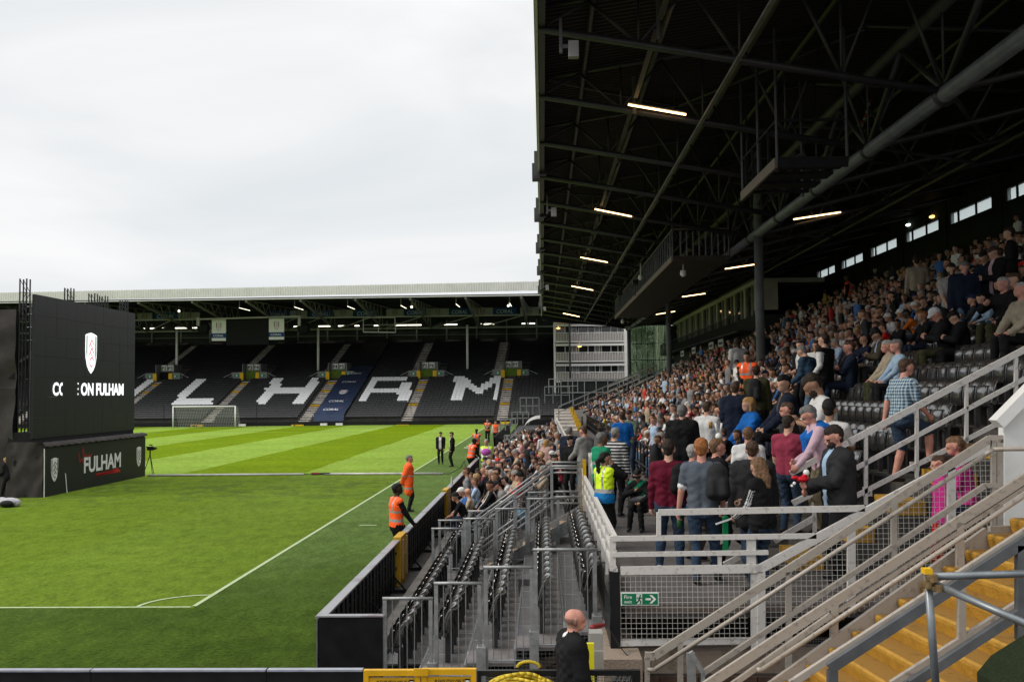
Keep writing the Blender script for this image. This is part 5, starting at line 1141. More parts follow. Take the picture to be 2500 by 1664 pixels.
_n2 = _t.nodes.new('ShaderNodeTexNoise'); _n2.inputs['Scale'].default_value = 5; _n2.inputs['Detail'].default_value = 8; _n2.inputs['Roughness'].default_value = .7; _t.links.new(_tc.outputs['Object'], _n2.inputs['Vector']); _r = _t.nodes.new('ShaderNodeValToRGB')
_r.color_ramp.elements[0].position = .32; _r.color_ramp.elements[0].color = (.17, .09, .025, 1); _r.color_ramp.elements[1].position = .6; _r.color_ramp.elements[1].color = (.50, .27, .03, 1)
_t.links.new(_n2.outputs[0], _r.inputs[0]); _t.links.new(_r.outputs[0], _b.inputs['Base Color']); _b.inputs['Roughness'].default_value = .5
WS = 3.2
m_nose = mat('step_nose_yellow', (.44, .235, .032), .45, var=.25, scale=9, bump=.7, bscale=70, detail=9); m_tread2 = mat('step_tread_worn', (.27, .145, .032), .6, var=.3, scale=7, bump=.9, bscale=90, dirt=(.16, .095, .04), detail=10)
for k in range(-9, 9):
    x, z = _run * k, _z0 + _rise * k; q = MB()
    prof = [(x, z - .02), (x + .02, z), (x + .30, z), (x + .30, z - .03), (x + .075, z - .03), (x + .05, z - .16), (x + .03, z - .16), (x + .0, z - .05)]
    q.prism([(a, -WS, b) for a, b in prof], WS); q.m[3] = 1; q.m[4] = 1; q.build('step', [m_nose, m_tread2], ys)
q = MB(); q.beam((-_run * 10, .04, _z0 - _rise * 10 - .06), (_run * 4.2, .04, _z0 + _rise * 4.2 - .06), .05, .20); q.beam((_run * 4.2, .04, _z0 + _rise * 4.2 - .06), (2.6, .04, _z0 + _rise * 4.2 - .06), .05, .2); q.build('stringer', m_beige, ys)
q = MB(); q.box(-2.3, 4.5, -WS, -.05, -.1, -.05); q.build('under_floor', m_matt_black, ys)
# gangway guard: three white rails climbing in front of the seats
YG = 14.2
gg_ = thing('gangway_guard', 'three parallel white rails with posts climbing in front of the empty seats', 'handrail', (0, 0, 0))
for (ax, ay, bx_, by_, w, h) in ((2075, 1077, 2640, 780, .05, .085), (2080, 1147, 2640, 850, .045, .06), (2085, 1212, 2436, 1033, .045, .06)):
    q = MB(); q.beam(P(ax, ay, YG), P(bx_, by_, YG), w, h); q.build('rail', m_white_rail, gg_)
for px in (2114, 2238, 2359, 2480, 2602):
    yt = 1077 - (px - 2075) * .525; q = MB(); q.beam(P(px, yt, YG), P(px, yt + (150 if px > 2400 else 175), YG), .045, .045, up=(0, 1, 0)); q.build('post', m_white_rail, gg_)
lo_ = thing('lower_gangway_rail', 'broken line of white rails descending behind the standing group', 'handrail', (0, 0, 0))
for (ax, ay, bx_, by_) in ((1757, 1241, 1815, 1213), (1930, 1155, 2070, 1080), (1935, 1228, 1985, 1203), (1768, 1378, 1806, 1358), (1890, 1320, 1990, 1262), (1748, 1325, 1765, 1317)):
    q = MB(); q.beam(P(ax, ay, 14.0), P(bx_, by_, 14.0), .05, .075); q.build('rail', m_white_rail, lo_)
q = MB(); q.beam(P(1987, 1225, 14), P(1990, 1330, 14), .05, .05, up=(0, 1, 0)); q.build('post', m_white_rail, lo_)
q = MB(); q.beam(P(1771, 1270, 14), P(1771, 1345, 14), .07, .05, up=(0, 1, 0)); q.ball(P(1771, 1265, 14), .05); solo(q, 'green_post', mat('bright_green', (.01, .35, .13), .5), 'bright green post behind the wire mesh among the standing group', 'post')
# yellow edged gangway steps
gs = thing('gangway_steps', 'concrete gangway with yellow intermediate steps beside the empty seats', 'steps', (0, 0, 0))
for r in range(0, 10):
    x = row_x(r) - .36; q = MB(); q.box(x + .33, x + .70, 14.32, 15.4, row_z(r) + .002, row_z(r) + .19); q.build('yellow_step', mat('gangway_yellow', (.40, .22, .03), .7, var=.35, scale=6, dirt=(.22, .13, .04)), gs)
for r, ch_ in ((2, 'D'), (3, 'E'), (4, 'F'), (5, 'G')):
    q = MB(); p = Vector((row_x(r) - .1, YN - .12, row_z(r) + .22)); q.box(p.x - .07, p.x + .07, p.y, p.y + .02, p.z - .07, p.z + .07, 0); put_text(q, ch_, p + Vector((0, -.005, 0)), (1, 0, 0), (0, 0, 1), .09, 1, center=True, offset=.01)
    solo(q, 'row_plate', [m_sign_w, m_sign_bk], 'small white row letter plate marked %s at the end of the empty seats' % ch_, 'row sign', 'row letter plates')
# white cladding wall at the right edge
ww = MB(); p0, p1 = P(2452, 1306, 11.7), P(2452, 1045, 11.7); ww.prism([p0, (p0.x + 2.2, 11.7, p0.z), (p0.x + 2.2, 11.7, p1.z + 2.1), p1 + Vector((0, 0, .02))], .15)
ww.beam(P(2432, 1034, 11.6), P(2700, 762, 11.6), .2, .12, 0)
solo(ww, 'white_cladding_wall', [m_white], 'white clad wall with a sloping top at the right edge', 'wall')
# scaffold corner
sf = thing('scaffold_tubes', 'grey scaffold tubes clamped together in the lower right corner', 'scaffold', (0, 0, 0)); YS = 6.4
for nm2, a, b in (('upright_tube', P(2265, 1405, YS), P(2288, 1720, YS)), ('level_tube', P(2268, 1407, YS + .03), P(2640, 1395, YS + .2)), ('diagonal_tube', P(2282, 1425, YS), P(2640, 1580, YS - .6))):
    q = MB(); q.tube(a, b, .0242, 14); q.build(nm2, mat('scaffold_tube', (.20, .22, .235), .4, .5, var=.3, scale=6), sf, True)
q = MB(); p = P(2265, 1397, YS); q.box(p.x - .03, p.x + .02, YS - .03, YS + .03, p.z - .005, p.z + .028); q.build('yellow_cap', m_yel, sf)
for i, (px, py) in enumerate(((2272, 1408), (2258, 1424), (2285, 1432))):
    p = P(px, py, YS - .01); q = MB(); q.tube(p - Vector((.0, .03, .022)), p + Vector((0, -.03, .022)), .03, 10); q.box(p.x - .045, p.x - .01, YS - .06, YS - .03, p.z - .012, p.z + .012); q.build('clamp', mat('brass_clamp', (.24, .16, .07), .5, .5, var=.4, scale=30), sf)
tf_ = MB(); a = [P(2385, 1640, 6.0), P(2420, 1598, 6.0), P(2640, 1460, 6.0), P(2640, 1800, 6.0), P(2390, 1800, 6.0)]; tf_.prism(a, -.6)
solo(tf_, 'turf_covered_block', mat('astroturf', (.020, .032, .010), .95, var=.5, scale=60, bump=1, bscale=220), 'dark green artificial turf covered block in the lower right corner', 'block')

# ================================================================== FOREGROUND BARRIER, HOSE, BLOCKS
YB_ = 10.0; ZT = P(600, 1633, YB_).z
bar = thing('black_barrier', 'low black boarded barrier with a pale top edge across the bottom of the view', 'barrier', (0, 0, 0))
for (xa, xb) in ((-700, 222), (223, 651), (653, 888)):
    a, b = P(xa, 1640, YB_), P(xb, 1640, YB_); q = MB(); q.box(a.x, b.x - .005, YB_, YB_ + .05, 0, ZT - .02); q.build('board', m_black, bar); q = MB(); q.box(a.x, b.x - .01, YB_ - .02, YB_ + .06, ZT - .018, ZT); q.build('cap', mat('pale_cap', (.30, .31, .36), .3, .2, var=.2), bar)
a, b = P(1165, 1640, YB_), P(1563, 1640, YB_); q = MB(); q.box(a.x, b.x, YB_ - .02, YB_ + .03, ZT - .06, ZT - .01); q.box(a.x, a.x + .04, YB_ - .02, YB_ + .03, 0, ZT - .06); q.box(b.x - .08, b.x, YB_ - .02, YB_ + .03, 0, ZT - .06); q.build('frame', m_black, bar)
q = MB(); wire_grid(q, a.x + .05, b.x - .1, lambda x: .1, lambda x: ZT - .06, YB_, .03, .0016); o = q.build('wire_netting', m_wire, bar); o['kind'] = 'stuff'
for i, (xa, xb) in enumerate(((889, 1027), (1030, 1163))):
    a, b = P(xa, 1640, YB_), P(xb, 1640, YB_); zt = ZT + (.01 if i else .0)
    g = thing('yellow_gate', 'yellow steel gate lettered PLEASE STAY OFF THE, %s of the pair' % ('right' if i else 'left'), 'gate', (0, 0, 0), 0, 'yellow gates across the bottom')
    q = MB(); q.box(a.x, b.x, YB_ - .04, YB_ + .02, zt - .055, zt); q.box(a.x, a.x + .05, YB_ - .04, YB_ + .02, .02, zt - .055); q.box(b.x - .05, b.x, YB_ - .04, YB_ + .02, .02, zt - .055); q.build('frame', mat('gate_yellow_paint', (.62, .34, .01), .4, var=.15, scale=5), g)
    q = MB(); q.box(a.x + .05, b.x - .05, YB_ - .02, YB_, .02, zt - .078); q.build('panel', mat('gate_yellow_paint', (.62, .34, .01)), g)
    q = MB(); put_text(q, 'PLEASE STAY OFF THE', (a.x + .13, YB_ - .024, zt - .143), (1, 0, 0), (0, 0, 1), .042, 0, width=.33, offset=.012)
    q.build('lettering', m_sign_bk, g)
    q = MB(); q.box(b.x - .11, b.x - .065, YB_ - .03, YB_ - .02, zt - .19, zt - .095, 0); q.build('badge_plate', m_black, g); q = MB(); crest(q, (b.x - .087, YB_ - .032, zt - .142), (1, 0, 0), (0, 0, 1), .07, (0, -1, 0), 0, 0, 1, 1); q.build('badge', [m_white, m_black], g)
q = MB(); a, b = P(1010, 1632, YB_ - .05), P(1045, 1632, YB_ - .05); q.box(a.x, b.x, YB_ - .06, YB_ - .04, ZT - .05, ZT + .02); solo(q, 'gate_latch', mat('gate_yellow_paint', (.6, .3, .01)), 'yellow latch plate joining the two gates', 'latch')
hz_ = thing('yellow_hose', 'coiled yellow hose hanging over the mesh barrier', 'hose', (0, 0, 0)); m_hose = mat('yellow_hose_rubber', (.55, .40, .03), .4, var=.2, scale=6)
c0 = P(1268, 1690, YB_ - .12)
for k in range(7):
    q = MB(); pts = []; rx = .34 - .04 * (k % 4); rz = .12 - .012 * (k % 3); cx_, cz_ = c0.x + .03 * math.sin(k * 2.1), c0.z + .012 * k
    for j in range(25): t = 2 * math.pi * j / 24; pts.append((cx_ + rx * math.cos(t), YB_ - .1 - .035 * (k % 4) + .05 * math.sin(t * 2 + k), cz_ + rz * math.sin(t)))
    q.path(pts, .017, 8); q.build('coil', m_hose, hz_, True)
q = MB(); pts = []
for j in range(17): t = math.pi * j / 16; pts.append((P(1290, 1640, YB_).x - .11 * math.cos(t) - 0, YB_ + .1, ZT - .01 + .055 * math.sin(t)))
q.path(pts, .017, 8); q.build('loop', m_hose, hz_, True)
# concrete pier, brick wall, electric box, yellow gate behind the bald man
q = MB(); a = P(1470, 1592, 11.7); b = P(1562, 1592, 11.7); q.box(a.x, b.x, 11.4, 12.9, -.15, a.z); q.box(b.x, 9, 12.0, 12.12, -.15, a.z - .015)
solo(q, 'concrete_pier', mat('stained_concrete', (.21, .165, .13), .9, var=.3, scale=5, dirt=(.09, .085, .03), bump=.6, bscale=30), 'stained concrete pier carrying the corner of the railing', 'pier')
bkw = thing('brick_plinth', 'dark weathered brick wall below the wire mesh and stairs', 'wall', (0, 0, 0)); m_brick = mat('dark_brick', (.075, .045, .032), .9, var=.5, scale=9, bump=.5, bscale=40)
qb = MB(); qb.box(0, .215, 0, .05, 0, .062); bm_ = qb.mesh('brick', m_brick)
qm = MB(); qm.box(b.x + .01, b.x + 3.2, 11.95 - .05, 11.99, -.1, .42); qm.build('mortar', mat('dark_mortar', (.035, .03, .026), .95), bkw)
for rw in range(7):
    for k in range(14): link('brick', bm_, bkw, (b.x + .02 + k * .225 + (.11 if rw % 2 else 0), 11.86 + random.uniform(-.006, .006), -.08 + rw * .072))
q = MB(); a, b = P(1440, 1640, 11.0), P(1472, 1545, 11.0); q.box(a.x, b.x, 11.0, 11.2, a.z, b.z); q.box(a.x + .01, b.x, 10.96, 11.0, a.z + .02, b.z - .18); solo(q, 'electric_box', mat('grey_plastic', (.30, .29, .27), .5, var=.15), 'grey electrical box on the pier behind the bald man', 'electrical box')
q = MB(); a, b = P(1433, 1664, 10.8), P(1450, 1570, 10.8); q.box(a.x, b.x, 10.8, 10.85, -.1, b.z); solo(q, 'yellow_notice_board', mat('lime_yellow', (.65, .60, .02), .5), 'yellow notice board behind the bald man', 'board')
q = MB(); p = P(1425, 1530, 11.6); q.tube(p + Vector((.1, 0, 0)), p + Vector((.24, .2, -.02)), .032, 10, r2=.022); q.ball(p + Vector((.1, 0, 0)), .038, sc=(1, 1, .7)); solo(q, 'red_cable_plug', mat('dull_red_plastic', (.22, .03, .03), .5), 'dull red connector behind the bald head', 'connector')
q = MB(); q.path([P(1491, 1480, YA - .05), P(1489, 1535, YA - .1), P(1515, 1580, YA - .3), P(1570, 1640, YA - .4), P(1620, 1700, YA - .4)], .006, 6); solo(q, 'black_cable', m_black, 'thin black cable drooping down from the black corner post', 'cable')
q = MB(); a = P(1690, 1590, 11.0); q.beam(P(1686, 1590, 10.9), P(1716, 1640, 10.9), .05, .05); q.beam(P(1686, 1592, 10.9), P(1690, 1700, 10.9), .09, .03, up=(0, 1, 0)); q.beam(P(1716, 1640, 10.9), P(1716, 1720, 10.9), .04, .04, up=(0, 1, 0)); solo(q, 'short_grey_gate', m_galv, 'short grey gate post and bar under the beige handrails', 'gate')
q = MB(); 
for k in range(5): q.tube(P(1500 + k * 12, 1664, 10.5), P(1508 + k * 11, 1645 - (k % 2) * 8, 10.6), .02, 6)
solo(q, 'camera_kit', m_black, 'pile of dark camera kit at the foot of the concrete pier', 'equipment')
# ================================================================== BIG SCREEN, SCAFFOLD, DRAPES
SX = -18.6; SD = 9.8
scr = thing('video_screen', 'huge black video screen showing the club shield and white ON FULHAM lettering', 'screen', (0, 0, 0))
def SPt(px, py, x=-19.0): return XP(px, py, x)
tl, bl_, tr_, br_ = SPt(84, 717), SPt(82, 1068.6), SPt(330, 763), SPt(328, 1048)
y0, y1, z0, z1 = 36.95, 46.24, 2.17, 7.58
m_screen = mat('screen_face', (.010, .011, .012), .45, var=.25, scale=.8, spec=.3)
nx_, nz_ = 11, 7
sm_ = MB(); sm_.box(-.10, 0, 0, (y1 - y0) / nx_ - .006, 0, (z1 - z0) / nz_ - .006); me = sm_.mesh('screen_module', m_screen)
for i in range(nx_):
    for j in range(nz_): link('screen_module', me, scr, (-19.0 + random.uniform(-.003, .003), y0 + i * (y1 - y0) / nx_, z0 + j * (z1 - z0) / nz_))
m_lit_w = mat('lit_screen_white', (.8, .8, .8), emit=(.96, .98, 1.0), estr=.95); m_lit_r = mat('lit_screen_red', (.8, .1, .1), emit=(.85, .06, .07), estr=.8); m_lit_g = mat('lit_screen_green', (.01, .05, .04), emit=(.006, .05, .035), estr=1)
g = MB(); UX = Vector((0, 1, 0)); UZ = Vector((0, 0, 1)); NXs = Vector((1, 0, 0))
def on_screen(px, py): 
    p = XP(px, py, -18.99); return p
c = on_screen(222, 862); crest(g, (-18.985, c.y, c.z), UX, UZ, 1.72, NXs, 0, 0, 1, 2)
L0, L1 = on_screen(128, 964), on_screen(157, 964); zt, zb_ = on_screen(200, 930).z, on_screen(200, 963).z; hh = .50
zb_ = on_screen(215, 963.5).z
w1 = put_text(g, 'C', (-18.98, L0.y, zb_), UX, UZ, hh, 0, offset=.03); put_text(g, 'O', (-18.98, L0.y + w1 * 1.08, zb_), UX, UZ, hh, 0, offset=.03, clip=(0, .5))
e0 = on_screen(189, 960)
for k in (0, .21, .43): g.quad((-18.98, e0.y, zb_ + k), (-18.98, e0.y + .07, zb_ + k), (-18.98, e0.y + .07, zb_ + k + .07), (-18.98, e0.y, zb_ + k + .07), 0)
o0, o1 = on_screen(197, 960), on_screen(301, 960); put_text(g, 'ON FULHAM', (-18.98, o0.y, zb_), UX, UZ, hh, 0, width=o1.y - o0.y, offset=.035)
g.build('lit_picture', [m_lit_w, m_lit_g, m_lit_r], scr)
# covered stage base with its banner
m_drape = mat('black_drape', (.042, .036, .033), .75, var=.4, scale=1.2, bump=1.0, bscale=2.2)
m_bann = mat('black_banner', (.014, .014, .015), .5, var=.2, scale=1)
bs = thing('screen_base', 'black draped screen base with the white FULHAM banner and two small shields', 'stage base', (0, 0, 0))
# wrinkled drape as a displaced sheet
def drape(name, parent, A, B, zt, zb, n, amp, nrm, seed=0):
    r = random.Random(seed); q = MB(); nz = 14; A = Vector(A); B = Vector(B); nrm = Vector(nrm); V = []
    ph = [r.uniform(0, 6) for _ in range(8)]
    for j in range(nz + 1):
        for i in range(n + 1):
            u, v = i / n, j / nz; w = amp * (math.sin(u * 9 + ph[0] + v * 5) + .6 * math.sin(u * 21 + ph[1] - v * 9) + .7 * math.sin((u + v) * 14 + ph[2]) + .5 * math.sin(v * 17 + u * 4 + ph[3]))
            p = A.lerp(B, u); V.append(p + nrm * w + Vector((0, 0, zt + (zb - zt) * v)))
    F_ = [(j * (n + 1) + i, j * (n + 1) + i + 1, (j + 1) * (n + 1) + i + 1, (j + 1) * (n + 1) + i) for j in range(nz) for i in range(n)]
    q.add(V, F_); return q.build(name, m_drape, parent, True)
drape('side_drape', bs, (SX - 1.4, 36.95, 0), (SX, 36.95, 0), 2.05, .0, 30, .025, (0, -1, 0), 3)
q = MB(); q.box(SX - 1.4, SX - .03, 37.0, 46.5, 0, 2.0); q.box(SX - 1.4, SX - .42, 37.05, 46.2, 2.001, 2.4); q.build('base_body', m_matt_black, bs)
q = MB(); q.box(SX - .03, SX + .01, 36.98, 46.55, .0, 1.82); q.build('banner_board', m_bann, bs)
q = MB(); V = []; n = 60
for i in range(n + 1):
    y = 36.9 + 9.7 * i / n
    for k in range(7):
        a = math.pi * k / 6; V.append((SX - .10 + .18 * math.cos(a) + .02 * math.sin(i * 2.1), y, 1.86 + .16 * math.sin(a) + .02 * math.sin(i * 1.7 + k)))
q.add(V, [(i * 7 + k, i * 7 + k + 1, (i + 1) * 7 + k + 1, (i + 1) * 7 + k) for i in range(n) for k in range(6)]); q.build('top_roll', m_drape, bs, True)
q = MB(); q.tube((SX + .03, 37.0, 0), (SX + .03, 36.97, 1.8), .018, 6); q.tube((SX + .03, 38.8, 0), (SX + .03, 38.65, .75), .018, 6); q.build('thin_white_pole', m_white, bs)
g = MB(); xx = SX + .02
p = XP(133, 1146, xx); crest(g, (xx, p.y, p.z), UX, UZ, .92, NXs, 0, 0, 2, 2); p = XP(339, 1114, xx); crest(g, (xx, p.y, p.z), UX, UZ, .92, NXs, 0, 0, 2, 2)
a, b = XP(205, 1150, xx), XP(295, 1140, xx); put_text(g, 'FULHAM', (xx, a.y, a.z - .05), UX, UZ, .62, 0, width=b.y - a.y, offset=.03)
def stroke(pts, w, mi):
    for (a, b) in zip(pts, pts[1:]):
        A_, B_ = Vector(a), Vector(b); d = B_ - A_; q_ = Vector((0, -d.z, d.y)).normalized() * w / 2; g.quad(A_ - q_, B_ - q_, B_ + q_, A_ + q_, mi)
scr_pts = [(192, 1105), (195, 1128), (200, 1118), (204, 1132), (202, 1090), (207, 1115), (210, 1108), (213, 1116), (218, 1108), (221, 1114), (225, 1106)]
stroke([XP(x, y, xx + .012) for x, y in scr_pts], .03, 1)
for k in range(4): stroke([XP(232 + k, 1160 - k, xx + .01), XP(262, 1155 - k * 1.2, xx + .01), XP(294 - k * 2, 1149 - k * 2, xx + .01)], .055, 1)
g.build('banner_print', [mat('banner_print_white', (.62, .62, .62), .5), mat('banner_print_red', (.42, .012, .02), .5), m_inkdk], bs)
# scaffold towers
m_scaf = mat('black_truss', (.018, .018, .02), .4, .4, var=.2); m_scaf2 = mat('alu_tube', (.16, .165, .17), .35, .8, var=.3, scale=3)
def tower(px, py_top, yy, label, w=.26):
    p = P(px, py_top, yy); t = thing('truss_tower', label, 'truss tower', (0, 0, 0), 0, 'black truss towers behind the screen')
    for sx_ in (0, w):
        for sy in (0, w): q = MB(); q.tube((p.x + sx_, yy + sy, 0), (p.x + sx_, yy + sy, p.z), .028, 6); q.build('chord', m_scaf, t)
    q = MB(); z = .2; k = 0
    while z < p.z - .4:
        for sy in (0, w): q.tube((p.x + (w if k % 2 else 0), yy + sy, z), (p.x + (0 if k % 2 else w), yy + sy, z + .5), .012, 5); q.tube((p.x, yy + sy, z), (p.x + w, yy + sy, z), .01, 5)
        z += .5; k += 1
    o = q.build('lacing', m_scaf, t); o['kind'] = 'stuff'
tower(49, 680, 37.4, 'tallest black truss tower rising left of the screen')
tower(158, 703, 40.5, 'black truss tower top behind the left part of the screen edge'); tower(217, 716, 43.0, 'black truss tower top behind the middle of the screen edge'); tower(243, 722, 44.2, 'black truss tower top just right of the middle of the screen edge'); tower(293, 733, 46.2, 'black truss tower top nearest the right corner of the screen')
sf2 = thing('scaffold_cage', 'cage of silver scaffold tubes between the black drape and the screen', 'scaffold', (0, 0, 0))
for z in (2.3, 3.4, 4.4, 5.2, 5.9, 6.4, 6.9, 7.2):
    q = MB(); q.tube((-19.85, 38.0, z), (-19.1, 38.0, z), .026, 6); q.tube((-19.7, 38.0, z), (-19.3, 46, z + .0), .024, 6); q.build('ledger', m_scaf2, sf2)
for x in (-19.72, -19.55, -19.2): q = MB(); q.tube((x, 38.1, 0), (x, 38.1, 7.2), .028, 6); q.build('standard', m_scaf2, sf2)
for k, (za, zb2) in enumerate(((2.4, 4.2), (4.3, 5.9), (5.2, 6.9))):
    q = MB(); q.tube((-19.8, 38.15, za), (-19.15, 38.15, za + .75), .02, 6, k % 2); q.tube((-19.15, 38.2, za), (-19.8, 38.2, za + .75), .02, 6, 0); q.build('diagonal', [m_scaf2, mat('red_tube', (.3, .03, .03), .5)], sf2)
bd = thing('black_backdrop', 'tall wrinkled black drape hung from scaffold at the left edge', 'drape', (0, 0, 0))
zt = P(30, 757, 37.6).z
drape('drape_sheet', bd, (-25, 37.2, 0), (-19.83, 37.2, 0), zt, 4.0, 60, .045, (0, -1, 0), 5); drape('drape_sheet', bd, (-25, 37.1, 0), (-19.80, 37.1, 0), 4.05, 0.0, 60, .055, (0, -1, 0), 9)
q = MB(); q.box(-25, -19.9, 37.3, 37.5, 0, zt - .1); q.build('backing', m_matt_black, bd)
# camera on its tripod
p = G(366, 1158); tr = thing('tripod_camera', 'black video camera on a tripod beside the screen base', 'camera', (p.x, p.y, 0))
for k in range(3): a = math.radians(90 + 120 * k); q = MB(); q.tube((0, 0, .95), (.30 * math.cos(a), .30 * math.sin(a), 0), .02, 6, r2=.014); q.build('leg', m_black, tr)
q = MB(); q.tube((0, 0, .9), (0, 0, 1.15), .035, 8); q.build('head', m_black, tr)
q = MB(); q.box(-.13, .17, -.08, .08, 1.15, 1.33); q.box(-.05, .1, -.03, .03, 1.38, 1.42); q.box(.08, .1, -.02, .02, 1.33, 1.4); q.tube((.17, 0, 1.24), (.30, 0, 1.24), .06, 10); q.tube((-.13, 0, 1.28), (-.2, 0, 1.33), .03, 8); q.build('camera_body', m_black, tr)
# pipe and cable on the turf
pp = thing('cable_pipe', 'long white pipe lying across the pitch from the screen to the fence', 'pipe', (0, 0, 0)); pw = mat('dirty_white_pipe', (.50, .49, .46), .5, var=.25, scale=3)
a, m1, m2, b = G(361, 1160, .05), G(742, 1157, .05), G(790, 1156.5, .05), G(1082, 1155.5, .05)
q = MB(); q.tube(a, m1, .055, 8); q.build('pipe_length', pw, pp, True); q = MB(); q.tube(m2, b, .055, 8); q.build('pipe_length', pw, pp, True)
q = MB(); q.path([m1, m1.lerp(m2, .5) + Vector((0, -.1, 0)), m2], .02, 6); mm_ = m1.lerp(m2, .5); q.build('cable', m_black, pp); q = MB(); q.tube(mm_ - Vector((.1, 0, -.02)), mm_ + Vector((.25, 0, .02)), .055, 8, 0); q.tube(mm_ + Vector((.25, 0, .02)), mm_ + Vector((.75, 0, .02)), .045, 8, 1); q.build('connector', [mat('red_rope', (.3, .02, .02)), m_black], pp)
q = MB(); pts = [b, b + Vector((.3, -.1, .0)), b + Vector((.8, .2, .25)), b + Vector((.95, .3, .55)), b + Vector((1.05, .0, .2)), b + Vector((1.5, -.6, .05)), b + Vector((1.9, -.9, .3))]; q.path(pts, .018, 6); solo(q, 'loose_cable', m_black, 'loose black cable curling from the pipe end to the fence', 'cable')
# bag at the left
p = G(22, 1236); q = MB(); q.ball((p.x, p.y, .16), .3, 0, 12, 8, (1.2, .9, .5)); q.ball((p.x + .05, p.y - .25, .12), .2, 1, 12, 8, (1.2, .7, .6)); q.ball((p.x - .3, p.y + .1, .18), .2, 0, 10, 6, (1, .8, .7)); q.ball((p.x + .26, p.y, .13), .14, 0, 10, 6)
solo(q, 'kit_bag', [mat('grey_cover_sheet', (.36, .35, .37), .7, var=.2, bump=.6, bscale=9), m_matt_black], 'grey sheet and black bag lying on the grass at the left edge', 'bag', None, True)

# ================================================================== CORNER BUILDING AND TREES
BD = 128.0
bb = thing('balcony_building', 'white three storey balcony building in the far corner between the stands', 'building', (0, 0, 0))
bx0, bx1 = P(1354, 800, BD).x, P(1523, 800, BD).x
m_bw = mat('building_white', (.80, .78, .74), .6, var=.1, scale=.7); m_curtain = mat('curtain', (.35, .37, .36), .8, var=.2, scale=3); m_balcony = mat('balcony_brown_board', (.30, .24, .21), .7, var=.2, scale=1.5)
def zb(py): return P(1440, py, BD).z
q = MB(); q.box(bx0 + .1, bx1, BD + 1.2, BD + 9, 0, zb(788)); q.build('wall', mat('building_dark_interior', (.055, .055, .055), .8, var=.4, scale=.7), bb)
q = MB(); q.box(bx0 - .1, bx1 + .35, BD - .3, BD + 9, zb(788), zb(788) + .3); q.build('roof', m_bw, bb)
q = MB(); q.box(bx1, bx1 + .5, BD - .1, BD + 9, 0, zb(788)); q.build('end_wall', m_bw, bb); q = MB(); q.box(bx0 - .15, bx0 + .08, BD - .1, BD + 1.2, 2, zb(788)); q.build('end_post', m_bw, bb)
fl = [(790, 811, 829), (838, 859, 877), (887, 907, 926)]; nb = 3; bwid = (bx1 - bx0) / nb
for fi, (yt, yr, yb_) in enumerate(fl):
    zt, zr, zf = zb(yt), zb(yr), zb(yb_)
    q = MB(); q.box(bx0, bx1, BD - .1, BD + 1.2, zf - .32, zf - .12); q.build('balcony_slab', m_bw, bb)
    q = MB(); q.box(bx0, bx1, BD + 1.0, BD + 1.2, zt - .15, zt + .05); q.box(bx0, bx1, BD - .1, BD, zt - .3, zt - .02); q.build('lintel', m_bw, bb)
    for k in range(nb):
        xa, xb = bx0 + k * bwid, bx0 + (k + 1) * bwid
        w_ = MB(); w_.box(xa + .15, xb - .15, BD + 1.14, BD + 1.17, zf + .1, zt - .15); wo = w_.build('window', m_glass, bb)
        for u in (0, .45, .78, 1.0): q = MB(); x = xa + .12 + (xb - xa - .24) * u; q.box(x - .06, x + .06, BD + 1.04, BD + 1.13, zf, zt - .15); q.build('frame', m_bw, wo)
        if (fi + k) % 3 != 0: q = MB(); q.box(xa + (xb - xa) * .72, xb - .15, BD + 1.09, BD + 1.12, zf + .1, zt - .2); q.build('curtain', m_curtain, wo)
    r = MB(); r.box(bx0, bx1, BD - .16, BD - .1, zr - .08, zr); r.build('balcony_rail', m_bw, bb); r = MB(); r.box(bx0, bx1, BD - .02, BD, zf - .1, zr - .2); r.build('balcony_panel', m_balcony, bb)  # brownish board behind the balusters
    nbal = 44; me = MB().box(-.035, .035, BD - .15, BD - .10, zf - .1, zr - .08).mesh('baluster', m_bw)
    for k in range(nbal): link('baluster', me, bb, (bx0 + (k + .5) * (bx1 - bx0) / nbal, 0, 0))
for (px, py, ds) in ((1363, 801, 'upper left'), (1415, 845, 'middle')):
    p = P(px, py, BD + 1.0); q = MB(); q.ball(p, .16, sc=(1.6, 1, .7)); q.tube(p, p + Vector((0, 0, .4)), .03, 5); q.xf(Matrix.Identity(4)); solo(q, 'balcony_lamp', mat('amber_lamp', (.8, .6, .3)), 'warm lamp lit under the %s balcony of the white building' % ds, 'lamp', None, True)
random.seed(11)
m_leafs = [mat('leaf_light', (.085, .13, .018), .8, var=.3, scale=3), mat('leaf_dark', (.035, .06, .010), .8, var=.3, scale=3), mat('leaf_mid', (.055, .09, .014), .8, var=.3, scale=3)]; m_bark = mat('bark', (.07, .05, .035), .9, var=.3, scale=6)
